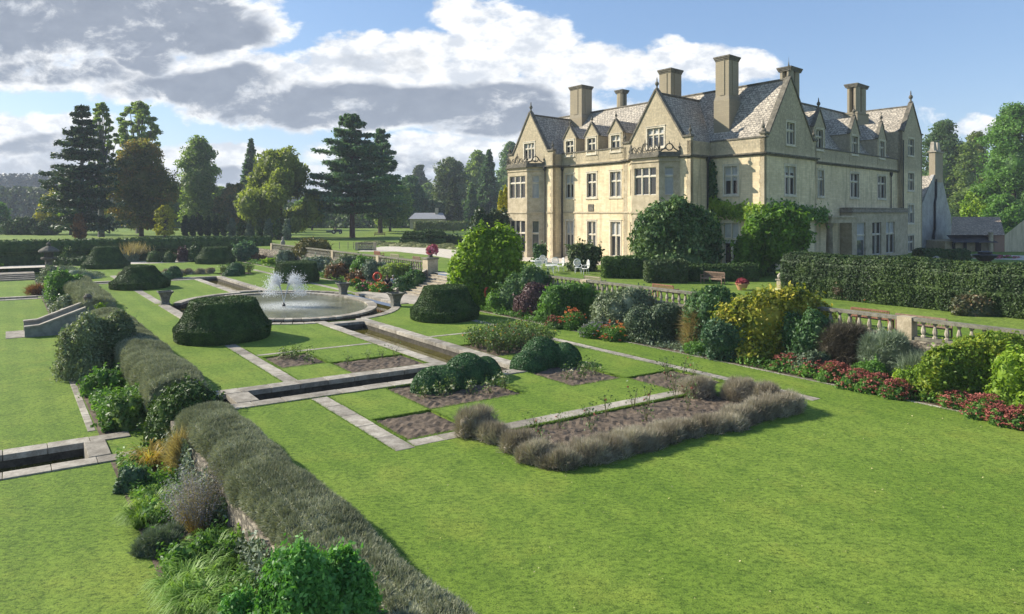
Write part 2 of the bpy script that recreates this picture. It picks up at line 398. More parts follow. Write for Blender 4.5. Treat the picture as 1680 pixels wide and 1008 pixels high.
for runs in ([([(-9.0, -1.3), (-23.3, -1.3)], -S*-1), ], [([(-23.3, -1.3), (-23.3, -12.1)], S)], ):
    pass
def edge_part(runs, par, nm='coping'):
    mb = MB()
    for (p, w) in runs: coping_run(mb, p, w, -.16, .045)
    mb.build(nm, M_PAVE, par, bevel=.012)
def wall_part(rects_, par, z0, z1, nm='canal_wall'):
    mb = MB()
    for (t0, t1, b0, b1) in rects_: mb.hexa([g(t0, b0, z0), g(t1, b0, z0), g(t1, b1, z0), g(t0, b1, z0), g(t0, b0, z1), g(t1, b0, z1), g(t1, b1, z1), g(t0, b1, z1)])
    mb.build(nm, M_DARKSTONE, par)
def rect_run(t0, t1, b0, b1):
    """edging band as one run along its longer side"""
    if abs(t1-t0) > abs(b1-b0): return ([(t0, b0), (t1, b0)], b1-b0)
    return ([(t0, b1), (t0, b0)], t1-t0)
near_rects = [(-23.3, -9.3, -1.3, -.65), (-26.9, -9.3, 1.4, 2.05), (-23.95, -23.3, -12.1, -.65), (-26.15, -25.5, -12.1, -1.3), (-26.9, -25.5, -1.3, -.65), (-26.9, -26.25, -.65, 1.4)]
for rr in near_rects: edge_part([rect_run(*rr)], ce)
wall_part([(a+.03, b-.03, c+.03, d-.03) for a, b, c, d in near_rects], ce, -.9, -.17)
wall_part([(-24.15, -23.65, -.6, 1.35)], ce, -.9, -.1); edge_part([rect_run(-24.2, -23.6, -.62, 1.38)], ce, 'weir_stone')
wall_part([(-10.6, -9.95, -.6, 1.35)], ce, -.9, -.12); edge_part([rect_run(-10.6, -9.9, -.62, 1.38)], ce, 'weir_stone')
wall_part([(-25.45, -24.0, -10.4, -9.8)], ce, -.9, -.2); edge_part([rect_run(-25.45, -24.0, -10.4, -9.6)], ce, 'weir_stone')
cf = empty('canal_edging', g(18, .4), 'stone edging of the far canal beyond the fountain pond', 'stone edging')
far_rects = [(9.3, 23.6, -1.3, -.65), (9.3, 26.4, 1.4, 2.05), (23.6, 24.2, -12.1, -.65), (25.8, 26.4, -12.1, 1.4)]
for rr in far_rects: edge_part([rect_run(*rr)], cf)
wall_part([(a+.03, b-.03, c+.03, d-.03) for a, b, c, d in far_rects], cf, -.9, -.17)
wall_part([(10.1, 10.7, -.6, 1.35)], cf, -.9, -.1); edge_part([rect_run(10.0, 10.8, -.62, 1.38)], cf, 'weir_stone')

# pond: raised stone ring inside a narrow moat
def ring_band(name, ro, ri, z0, z1, mat, par, clipb=None, n=72, arcs=None):
    mb = MB()
    for k in range(n):
        a0, a1 = 2*math.pi*k/n, 2*math.pi*(k+1)/n
        if arcs and not arcs((a0+a1)/2): continue
        a0 += .003; a1 -= .003
        P = lambda a, r, z: g(r[0]*math.cos(a), (max(-clipb[0], min(clipb[0], r[1]*math.sin(a))) if clipb else r[1]*math.sin(a)), z)
        mb.hexa([P(a0, ri, z0), P(a1, ri, z0), P(a1, ro, z0), P(a0, ro, z0), P(a0, ri, z1), P(a1, ri, z1), P(a1, ro, z1), P(a0, ro, z1)])
    return mb.build(name, mat, par, bevel=.01)
pond = empty('fountain_pond', g(0, 0), 'round raised stone pond basin with a narrow moat around it', 'pond basin')
ring_band('rim', (MI[0]+.05, MI[1]+.05), (MI[0]-.6, MI[1]-.6), -.06, .08, M_PAVE, pond)
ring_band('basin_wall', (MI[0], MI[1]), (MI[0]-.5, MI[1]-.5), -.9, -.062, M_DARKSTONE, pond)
mob = empty('moat_edging', g(-8, 5), 'curved kerb of pale stones around the outside of the pond moat', 'stone edging')
def arc_ok(a):
    tt, bb = MO[0]*math.cos(a), MO[1]*math.sin(a); return not (-1.0 < bb < 1.8)
for q_ in range(4):
    okq = lambda a, q_=q_: arc_ok(a) and abs(MO[1]*math.sin(a)) < 7.0 and int(a/(math.pi/2)) == q_
    ring_band('kerb', (MO[0]+.0, MO[1]-.0), (MO[0]-.6, MO[1]-.6), -.15, .05, M_PAVE, mob, arcs=okq)
    ring_band('moat_wall', (MO[0]-.05, MO[1]-.05), (MO[0]-.5, MO[1]-.5), -.9, -.155, M_DARKSTONE, mob, arcs=okq)
for b_ in (-7.95, 7.2): mb = MB(); coping_run(mb, [(-4.4, b_), (4.4, b_)], .68, -.15, .05); mb.build('straight_kerb', M_PAVE, mob, bevel=.01)

# flush stone strips in the grass
def strip(name, pts, w, label=None):
    mb = MB(); coping_run(mb, pts, w, -.1, .012, seg=1.3, jit=.003); o = mb.build(name, M_PAVE, bevel=.008); return tag(o, kind='structure')
for (t0, t1) in ((-23.25, -8), (-32.85, -26.2), (5.5, 23.5), (26.5, 33)): strip('stone_path', [(t0, -7.95), (t1, -7.95)], .62)
for (t0, t1) in ((-36.0, -6.2), (5.0, 33)): strip('stone_path', [(t0, 7.1), (t1, 7.1)], .55)
strip('stone_path', [(-17.5, -1.35), (-17.5, -7.3)], .26); strip('stone_path', [(-17.5, 7.05), (-17.5, 2.1)], .26)
strip('stone_path', [(-32.2, -5.2), (-32.2, -7.3)], -.55); strip('stone_path', [(-32.35, 4.4), (-32.35, -4.0)], -.55)
strip('border_kerb', [(-52, 9.95), (-3.5, 9.95)], .16); strip('border_kerb', [(5.2, 9.95), (50, 9.95)], .16)
mbs = MB()
# soil of the borders as sheets 4 mm over the lawn
sheet('border_soil', grect(-60, -3.4, 10.1, 13.58), [], .006, M_SOIL)
sheet('border_soil', grect(2.6, 50, 10.1, 13.58), [], .006, M_SOIL)
sheet('stone_patio', grect(-6.3, 1.9, 13.6, 19.7), [], TZ+.007, M_GRAVEL)
sheet('stone_patio', [tuple(g(*p)[:2]) for p in [(-4.4, 7.8), (4.6, 7.8), (4.9, 9.8), (2.5, 10.4), (2.5, 13.55), (-6.2, 13.55), (-6.2, 9.4)]], [], .008, stone_mat('patio_flags', (.47, .42, .35), (.30, .27, .22), scale=.9))
sheet('gravel_path', grect(50.5, 55.0, -110, 13.5), [], .005, M_GRAVEL)

# lower lawn and its wall
LB = -12.4
lower_holes = [grect(-26.2, -23.2, -119.5, -14.75), grect(23.6, 26.4, -119.5, -14.75)]
sheet('lower_lawn', grect(-69.9, 56.9, -119.9, LB), lower_holes, LZ, M_LAWN, skirt=.1)
sheet('border_soil', grect(-69, 49, -14.5, LB-.02), [grect(-26.3, -23.1, -14.45, -12.9)], LZ+.005, M_SOIL)
for (t0, t1) in ((-26.2, -23.2), (23.6, 26.4)):
    ww = sheet('canal_water', grect(t0+.2, t1-.2, -119.4, -12.6), [], LZ-.42, M_CANAL)
    e = empty('canal_edging', g(t0, -16, LZ), 'stone edging of the %s canal crossing the lower lawn at the left' % ('near' if t0 < 0 else 'far'), 'stone edging')
    for ta in (t0, t1-.62):
        mb = MB(); mw = MB(); n = 50
        for k in range(n):
            b0, b1 = -13.6-k*1.25, -13.6-(k+1)*1.25+.02; dz = R.uniform(-.006, .006)
            mb.hexa([g(ta, b1, LZ-.16), g(ta+.62, b1, LZ-.16), g(ta+.62, b0, LZ-.16), g(ta, b0, LZ-.16), g(ta, b1, LZ+.05+dz), g(ta+.62, b1, LZ+.05+dz), g(ta+.62, b0, LZ+.05+dz), g(ta, b0, LZ+.05+dz)])
        mw.hexa([g(ta+.03, -78, LZ-1), g(ta+.59, -78, LZ-1), g(ta+.59, -13.6, LZ-1), g(ta+.03, -13.6, LZ-1), g(ta+.03, -78, LZ-.165), g(ta+.59, -78, LZ-.165), g(ta+.59, -13.6, LZ-.165), g(ta+.03, -13.6, LZ-.165)])
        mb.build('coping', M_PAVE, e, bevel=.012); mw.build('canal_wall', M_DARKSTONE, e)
    if t0 < 0:
        mb = MB(); mb.hexa([g(t0+.64, -15.05, LZ-.5), g(t1-.64, -15.05, LZ-.5), g(t1-.64, -14.4, LZ-.5), g(t0+.64, -14.4, LZ-.5), g(t0+.64, -15.05, LZ+.07), g(t1-.64, -15.05, LZ+.07), g(t1-.64, -14.4, LZ+.07), g(t0+.64, -14.4, LZ+.07)])
        mb.build('weir_stone', M_PAVE, e, bevel=.02)
strip_mb = MB()
for k in range(60):                                   # stepping kerb along the planting on the lower lawn
    t0 = -68 + k*1.2
    if t0 > -12 or t0 < -23.0: continue
    p = lambda a, b, z: g(t0+a, b, z)
    strip_mb.hexa([p(0, -14.8, LZ-.05), p(1.17, -14.8, LZ-.05), p(1.17, -14.55, LZ-.05), p(0, -14.55, LZ-.05), p(0, -14.8, LZ+.02), p(1.17, -14.8, LZ+.02), p(1.17, -14.55, LZ+.02), p(0, -14.55, LZ+.02)])
tag(strip_mb.build('stone_kerb', M_PAVE, bevel=.01), kind='structure')
def rubble_mat(name, base, dark):
    m, t, bs = newmat(name); co = t.add('ShaderNodeTexCoord').outputs['Object']
    vr = t.add('ShaderNodeTexVoronoi', ins={'Vector': t.vm('MULTIPLY', co, (1, 1, 2)), 'Scale': 3.2}); n = t.noise(co, 14, 5, .7)
    c = t.mix(t.smooth(vr.outputs['Color'], .2, .8), dark, base); c = t.mix(t.smooth(vr.outputs['Distance'], .28, .5), c, tuple(x*.35 for x in dark)); c = t.mix(t.math('MULTIPLY', t.smooth(n, .4, .7), .5), c, tuple(x*1.3 for x in base))
    t.l.new(c, bs.inputs['Base Color']); bs.inputs['Roughness'].default_value = .95
    bn = t.add('ShaderNodeBump', ins={'Height': t.math('SUBTRACT', n, vr.outputs['Distance']), 'Strength': .7, 'Distance': .06}); t.l.new(bn.outputs[0], bs.inputs['Normal']); return m
M_RUBBLE = rubble_mat('rubble_wall', (.42, .36, .27), (.22, .185, .14))
def gwall(name, label, t0, t1, b0, b1, z0, z1, cat='wall', coping=True, mat=None):
    e = empty(name, g((t0+t1)/2, (b0+b1)/2, z0), label, cat)
    mb = MB(); mb.hexa([g(t0, b0, z0), g(t1, b0, z0), g(t1, b1, z0), g(t0, b1, z0), g(t0, b0, z1), g(t1, b0, z1), g(t1, b1, z1), g(t0, b1, z1)]); mb.build('wall_body', mat or M_RUBBLE, e)
    if coping:
        mb = MB(); n = int((t1-t0)/1.2)+1
        for k in range(n):
            a, b = t0+(t1-t0)*k/n+.01, t0+(t1-t0)*(k+1)/n-.01
            mb.hexa([g(a, b0-.05, z1), g(b, b0-.05, z1), g(b, b1+.05, z1), g(a, b1+.05, z1), g(a, b0-.05, z1+.09), g(b, b0-.05, z1+.09), g(b, b1+.05, z1+.09), g(a, b1+.05, z1+.09)])
        mb.build('coping', M_PAVE, e)
    return e
gwall('retaining_wall', 'low stone retaining wall beneath the near grey hedge', -69, -26.3, -12.75, -12.35, -1.6, -.02, coping=False)
gwall('retaining_wall', 'low stone retaining wall behind the planting left of the big topiary', -23.2, -.2, -12.75, -12.35, -1.6, -.02, coping=False)
gwall('retaining_wall', 'low stone retaining wall beyond the left garden steps', 4.4, 49, -12.75, -12.35, -1.6, -.02, coping=False)
gwall('retaining_wall', 'tall rubble terrace wall behind the long flower border right of the steps', -62, -6.8, 13.5, 13.95, -1, TZ-.02, coping=False)
gwall('retaining_wall', 'rubble terrace wall behind the border left of the wide stone steps', 2.1, 56.9, 13.5, 13.95, -1, TZ-.02, coping=False)

# the terrace: lawn, gravel, paving, all sheets above the ground sheet
sheet('terrace_lawn', grect(-62, 56, 13.96, 20.0), [grect(-6.4, 1.95, 13.97, 19.8)], TZ+.004, M_LAWN)
# ---------------------------------------------------------------- the manor house
def brick_mat(name, c1, c2, mortar):
    m, t, bs = newmat(name)
    uv = t.add('ShaderNodeTexCoord').outputs['UV']; co = t.add('ShaderNodeTexCoord').outputs['Object']
    br = t.add('ShaderNodeTexBrick', ins={'Vector': uv, 'Color1': (*c1, 1), 'Color2': (*c2, 1), 'Mortar': (*mortar, 1), 'Scale': 1, 'Mortar Size': .014, 'Bias': -.2, 'Brick Width': .62, 'Row Height': .21})
    n = t.noise(co, .45, 5, .6); n2 = t.noise(co, 5, 4, .7); n3 = t.noise(t.vm('MULTIPLY', co, (2.2, 2.2, .28)), .9, 4, .6)
    c = t.mix(t.math('MULTIPLY', t.smooth(n, .35, .7), .5), br.outputs[0], tuple(x*.72 for x in c2))
    c = t.mix(t.math('MULTIPLY', t.smooth(n2, .5, .75), .45), c, tuple(x*1.25 for x in c1))
    c = t.mix(t.math('MULTIPLY', t.smooth(n3, .47, .70), .55), c, (.30, .25, .165))
    z = t.add('ShaderNodeSeparateXYZ', ins={0: co}).outputs[2]
    hi = t.math('MULTIPLY', t.smooth(z, 12.2, 13.4), t.smooth(n2, .3, .65, .35, .85))       # grimy parapets
    c = t.mix(hi, c, (.27, .235, .17))
    t.l.new(c, bs.inputs['Base Color']); bs.inputs['Roughness'].default_value = .9; bs.inputs['Specular IOR Level'].default_value = .15
    bn = t.add('ShaderNodeBump', ins={'Height': t.math('ADD', br.outputs['Fac'], t.math('MULTIPLY', n2, -1.2)), 'Strength': .25, 'Distance': -.03}); t.l.new(bn.outputs[0], bs.inputs['Normal'])
    return m
M_BRICK = brick_mat('cream_brick', (.76, .63, .41), (.60, .485, .30), (.60, .51, .36))
def slate_mat(name, c1, c2, dark):
    m, t, bs = newmat(name)
    uv = t.add('ShaderNodeTexCoord').outputs['UV']; co = t.add('ShaderNodeTexCoord').outputs['Object']
    br = t.add('ShaderNodeTexBrick', ins={'Vector': uv, 'Color1': (*c1, 1), 'Color2': (*c2, 1), 'Mortar': (*dark, 1), 'Scale': 1, 'Mortar Size': .03, 'Bias': 0.0, 'Brick Width': .42, 'Row Height': .30})
    n = t.noise(co, .6, 6, .65); n2 = t.noise(co, 4, 5, .75)
    c = t.mix(t.math('MULTIPLY', t.smooth(n, .4, .68), .7), br.outputs[0], tuple(x*.6 for x in c2))
    c = t.mix(t.math('MULTIPLY', t.smooth(n2, .48, .66), .7), c, tuple(min(1, x*1.6) for x in c1))
    c = t.mix(t.math('MULTIPLY', t.smooth(n2, .46, .34), .6), c, dark)
    t.l.new(c, bs.inputs['Base Color']); bs.inputs['Roughness'].default_value = .7; bs.inputs['Specular IOR Level'].default_value = .4
    bn = t.add('ShaderNodeBump', ins={'Height': t.math('ADD', br.outputs['Fac'], t.math('MULTIPLY', n2, -1.5)), 'Strength': .8, 'Distance': -.06}); t.l.new(bn.outputs[0], bs.inputs['Normal'])
    return m
M_SLATE = slate_mat('lichened_stone_slates', (.47, .41, .32), (.33, .29, .23), (.085, .08, .072))
M_GLASS = newmat('window_glass')[0]
_t = NT(M_GLASS.node_tree); _b = _t.n['Principled BSDF']
_oi = _t.add('ShaderNodeObjectInfo').outputs['Random']; _co = _t.add('ShaderNodeTexCoord').outputs['Object']
_t.l.new(_t.mix(_t.math('MULTIPLY', _t.smooth(_oi, .45, .9), .8), (.010, .011, .014), (.12, .125, .13)), _b.inputs['Base Color'])
_b.inputs['Roughness'].default_value = .06; _b.inputs['Specular IOR Level'].default_value = .8
_bn = _t.add('ShaderNodeBump', ins={'Height': _t.noise(_co, 1.3, 2, .5), 'Strength': .12, 'Distance': .05}); _t.l.new(_bn.outputs[0], _b.inputs['Normal'])
M_CURTAIN = simple('pale_blind', (.42, .42, .40), .8, .2, 2)

M_MULL = stone_mat('pale_mullion_stone', (.66, .60, .48), (.50, .44, .33), scale=2)
M_CHIM = brick_mat('sooty_brick', (.40, .33, .215), (.28, .23, .15), (.22, .19, .14))
WR = random.Random(4)
house = empty('manor_house', h(0, 0, -5.4), 'large cream brick manor house with steep stone gables and tall chimneys', 'manor house')
class Wall:
    """vertical wall from p0 to p1 in house grid; n = outward normal (t,b)"""
    def __init__(s, p0, p1, n):
        s.p0, s.p1, s.n = p0, p1, n; s.L = math.hypot(p1[0]-p0[0], p1[1]-p0[1]); s.u = ((p1[0]-p0[0])/s.L, (p1[1]-p0[1])/s.L)
    def P(s, x, d, z):                                # x along, d outwards, z from eye level
        return h(s.p0[0]+s.u[0]*x+s.n[0]*d, s.p0[1]+s.u[1]*x+s.n[1]*d, z)
    def sx(s, px):                                    # wall position seen at photo column px
        u = (px-CX)/FPX; P0 = s.P(0, 0, 0); P1 = s.P(s.L, 0, 0); d = P1-P0
        return (u*P0.y-P0.x)/(d.x-u*d.y)*s.L
def build_wall(w, outline, holes, name='wall', mat=None, depth=.28, thick=.42, parent=None):
    outer = [Vector(p) for p in outline]; hl = [[(a, c), (b, c), (b, d), (a, d)] for (a, b, c, d) in holes]
    V, Fc = cdt(outline, hl); mb = MB()
    for f in Fc: mb.poly([w.P(V[i].x, 0, V[i].y) for i in f], [(V[i].x, V[i].y) for i in f])
    n = len(outline)
    for i in range(n):
        a, b = outline[i], outline[(i+1) % n]
        mb.quad(w.P(a[0], 0, a[1]), w.P(b[0], 0, b[1]), w.P(b[0], -thick, b[1]), w.P(a[0], -thick, a[1]), ((0, a[1]), (.4, a[1]), (.4, b[1]), (0, b[1])))
    for r in hl:
        for i in range(4):
            a, b = r[i], r[(i+1) % 4]
            mb.quad(w.P(a[0], 0, a[1]), w.P(b[0], 0, b[1]), w.P(b[0], -depth, b[1]), w.P(a[0], -depth, a[1]))
    V2, F2 = cdt(outline, [])
    for f in F2: mb.poly([w.P(V2[i].x, -thick, V2[i].y) for i in f], [(V2[i].x, V2[i].y) for i in f])
    return mb.build(name, mat or M_BRICK, parent or house)
def rect_frame(mb, w, a, b, c, d, wd, d0, d1, out=True):
    """rectangular frame around (out) or inside the opening, between depths d0..d1"""
    if out: A, B, C, D = a-wd, b+wd, c-wd, d+wd
    else: A, B, C, D = a, b, c, d; a, b, c, d = a+wd, b-wd, c+wd, d-wd
    f = lambda x, y, z: w.P(x, y, z)
    mb.box(f, A, a, d0, d1, C, D); mb.box(f, b, B, d0, d1, C, D); mb.box(f, a, b, d0, d1, C, c); mb.box(f, a, b, d0, d1, d, D)
def window(w, a, b, c, d, lights=2, transom=(.62,), name='window', blind=None, surround=True, parent=None, sash=True, mw=.13):
    """stone mullioned window; a,b along the wall, c,d heights"""
    mb = MB(); f = lambda x, y, z: w.P(x, y, z)
    if surround:
        rect_frame(mb, w, a, b, c, d, .16, -.06, .035); mb.box(f, a-.24, b+.24, -.02, .11, c-.24, c-.162); mb.box(f, a-.2, b+.2, -.02, .08, d+.162, d+.23)
    for k in range(1, lights):
        x = a+(b-a)*k/lights; mb.box(f, x-mw/2, x+mw/2, -.24, -.09, c, d)
    zs = [c+(d-c)*q for q in transom]
    for zq in zs:
        for k in range(lights):
            x0 = a+(b-a)*k/lights+(mw/2+.002 if k else 0); x1 = a+(b-a)*(k+1)/lights-(mw/2+.002 if k < lights-1 else 0)
            mb.box(f, x0, x1, -.235, -.095, zq-mw/2, zq+mw/2)
    o = mb.build(name, M_MULL, parent or house)
    if sash:
        ms = MB(); lv = [c]+[z for z in zs]+[d]
        for k in range(lights):
            x0 = a+(b-a)*k/lights+(mw/2 if k else 0); x1 = a+(b-a)*(k+1)/lights-(mw/2 if k < lights-1 else 0)
            for i in range(len(lv)-1):
                z0 = lv[i]+(mw/2 if i else 0)+.004; z1 = lv[i+1]-(mw/2 if i < len(lv)-2 else 0)-.004
                rect_frame(ms, w, x0+.004, x1-.004, z0, z1, .055, -.235, -.17, out=False)
        ms.build('sash', M_SASH, o)
    mp = MB(); mp.quad(f(a, -.225, c), f(b, -.225, c), f(b, -.225, d), f(a, -.225, d)); mp.build('pane', M_GLASS, o)
    if not blind and WR.random() < .4: blind = [(WR.uniform(.45, .8), .98)]
    if blind:
        for (q0, q1) in blind:
            mp = MB(); mp.quad(f(a+.05, -.222, c+(d-c)*q0), f(b-.05, -.222, c+(d-c)*q0), f(b-.05, -.222, c+(d-c)*q1), f(a+.05, -.222, c+(d-c)*q1)); mp.build('blind', M_CURTAIN, o)
    return o
def trim_band(w, x0, x1, z0, z1, proj, name='string_course', mat=None):
    mb = MB(); mb.box(lambda x, y, z: w.P(x, y, z), x0, x1, -.02, proj, z0, z1); return mb.build(name, mat or M_TRIM, house)
def cornice(w, x0, x1, z, ext0=0, ext1=0):
    mb = MB(); f = lambda x, y, z_: w.P(x, y, z_)
    mb.box(f, x0-ext0*.5, x1+ext1*.5, -.02, .12, z-.28, z-.142); mb.box(f, x0-ext0, x1+ext1, -.02, .26, z-.14, z)
    return mb.build('cornice', M_COPING, house)
def finial(p, s=1.0, name='finial', mat=None, parent=None, spike=False):
    mb = MB(); pr = [(.20, 0), (.22, .1), (.10, .18), (.08, .35), (.19, .50), (.21, .62), (.14, .76), (.05, .86), (.07, .95), (.03, 1.25)]
    if spike: pr = [(.16, 0), (.16, .12), (.06, .2), (.05, .5), (.13, .62), (.05, .74), (.04, .95), (.09, 1.05), (.02, 1.5), (.01, 1.9)]
    mb.lathe(p, [(r*s, z*s) for r, z in pr], 8); mb.build(name, mat or M_COPING, parent or house, smooth=False)
GND = -5.9
PAR = 6.95                                            # parapet top above eye level
def gable_outline(x0, x1, zs, xa, za, zb=GND, kneel=.55):
    return [(x0, zb), (x1, zb), (x1, zs), (x1-kneel, zs), (xa, za), (x0+kneel, zs), (x0, zs)]
def gable_coping(w, x0, x1, zs, xa, za, kneel=.55, fin=True, spike=False, fs=1.0):
    mb = MB()
    for (xs, sgn) in ((x0, 1), (x1, -1)):
        a = (xs+sgn*kneel, zs); b = (xa, za); L = math.hypot(b[0]-a[0], b[1]-a[1]); ux, uz = (b[0]-a[0])/L, (b[1]-a[1])/L; nx, nz = -sgn*abs(uz), abs(ux)
        def f(x, y, z): return w.P(a[0]+ux*x+nx*z, y, a[1]+uz*x+nz*z)
        mb.box(f, -.1, L+.02, -.46, .10, 0.003, .17)
        mb.box(lambda x, y, z: w.P(x, y, z), min(xs-.12*sgn, xs+sgn*kneel), max(xs-.12*sgn, xs+sgn*kneel), -.46, .14, zs+.003, zs+.2)
    mb.build('gable_coping', M_COPING, house)
    if fin: finial(w.P(xa, -.18, za+.1), fs, spike=spike)
def slope(mb, a, b, c, d):
    """roof quad with slate uv; a-b eaves, c-d ridge"""
    L = (Vector(b)-Vector(a)).length; H = (Vector(d)-Vector(a)).length
    mb.quad(a, b, c, d, ((0, 0), (L, 0), (L, H), (0, H)))
def bend(p, q, k, amt): return p.lerp(q, k) + Vector((0, 0, -amt))
def roof_gable(axis, c, half0, half1, s0, s1, zr, ze0, ze1, name='roof', sag=.0):
    """axis 't': ridge along t at b=c from t=s0..s1; eaves at c-half0 and c+half1"""
    mb = MB(); H = (lambda s, o, z: h(s, o, z)) if axis == 't' else (lambda s, o, z: h(o, s, z))
    N = max(1, int(abs(s1-s0)/1.5))
    for sgn, hf, ze in ((-1, half0, ze0), (1, half1, ze1)):
        rows = 5
        for i in range(N):
            a0, a1 = s0+(s1-s0)*i/N, s0+(s1-s0)*(i+1)/N
            for r in range(rows):
                k0, k1 = r/rows, (r+1)/rows
                zz = lambda k: ze+(zr-ze)*(k-.25*k*(1-k)*.5)
                q = lambda a, k: H(a, c+sgn*hf*(1-k), zz(k))
                L = abs(zr-ze)*1.3
                mb.quad(q(a0, k0), q(a1, k0), q(a1, k1), q(a0, k1), ((a0, k0*L), (a1, k0*L), (a1, k1*L), (a0, k1*L)))
    # gable ends closed
    for s in (s0, s1): mb.poly([H(s, c-half0, ze0), H(s, c+half1, ze1), H(s, c, zr)])
    o = mb.build(name, M_SLATE, house)
    mr = MB(); mr.tube([H(s0, c, zr+.02), H(s1, c, zr+.02)], .13, 6); mr.build('ridge_tiles', M_COPING, o)
    return o

# --- left range: W1 = short return wall by the corner, W3 = three-bay wall, blocks 1 and 2 gabled
T2, B2b, T2e = 5.67, -3.28, 14.0                      # block 2: from t, at b, to t
T1, B1b, T1e = 24.1, -4.1, 32.4
B3b = -2.6
NF = (0, -1)
w1 = Wall((0, 0), (T2, 0), NF); w2 = Wall((T2, B2b), (T2e, B2b), NF); w3 = Wall((T2e, B3b), (T1, B3b), NF); wb1 = Wall((T1, B1b), (T1e, B1b), NF)
w2r = Wall((T2, 0), (T2, B2b), (-1, 0)); w1r = Wall((T1, B3b), (T1, B1b), (-1, 0)); w2l = Wall((T2e, B2b), (T2e, B3b), (1, 0)); w1l = Wall((T1e, B1b), (T1e, 12), (1, 0))
Z1 = (1.76, 4.47); Z0 = (-4.75, -1.0)
def rect_wall(w, holes=(), top=PAR, name='wall', bot=GND): return build_wall(w, [(0, bot), (w.L, bot), (w.L, top), (0, top)], holes, name)
a, b = w1.sx(1210), w1.sx(1188.5); a0, b0 = w1.sx(1212), w1.sx(1187.5)
rect_wall(w1, [(a, b, *Z1), (a0, b0, -5.0, -1.0)]); window(w1, a, b, *Z1, 2, (.66,)); window(w1, a0, b0, -5.0, -1.0, 2, (.62,), name='french_window')
rect_wall(w2r); rect_wall(w1r); rect_wall(w2l); rect_wall(w1l)
# three bays
hl = []; spec = []
for (x0, x1) in ((928.5, 941), (963, 978), (1001, 1018.5)):
    p, q = w3.sx(x1), w3.sx(x0); hl.append((p, q, *Z1)); spec.append((p, q, Z1, (.62,), 'window')); hl.append((p+.05, q-.05, *Z0)); spec.append((p+.05, q-.05, Z0, (.6,), 'french_window'))
rect_wall(w3, hl)
for k, (p, q, zz, tr, nm) in enumerate(spec): window(w3, p, q, *zz, 2, tr, name=nm, blind=[(.66, .97)] if nm == 'window' and k == 0 else None)
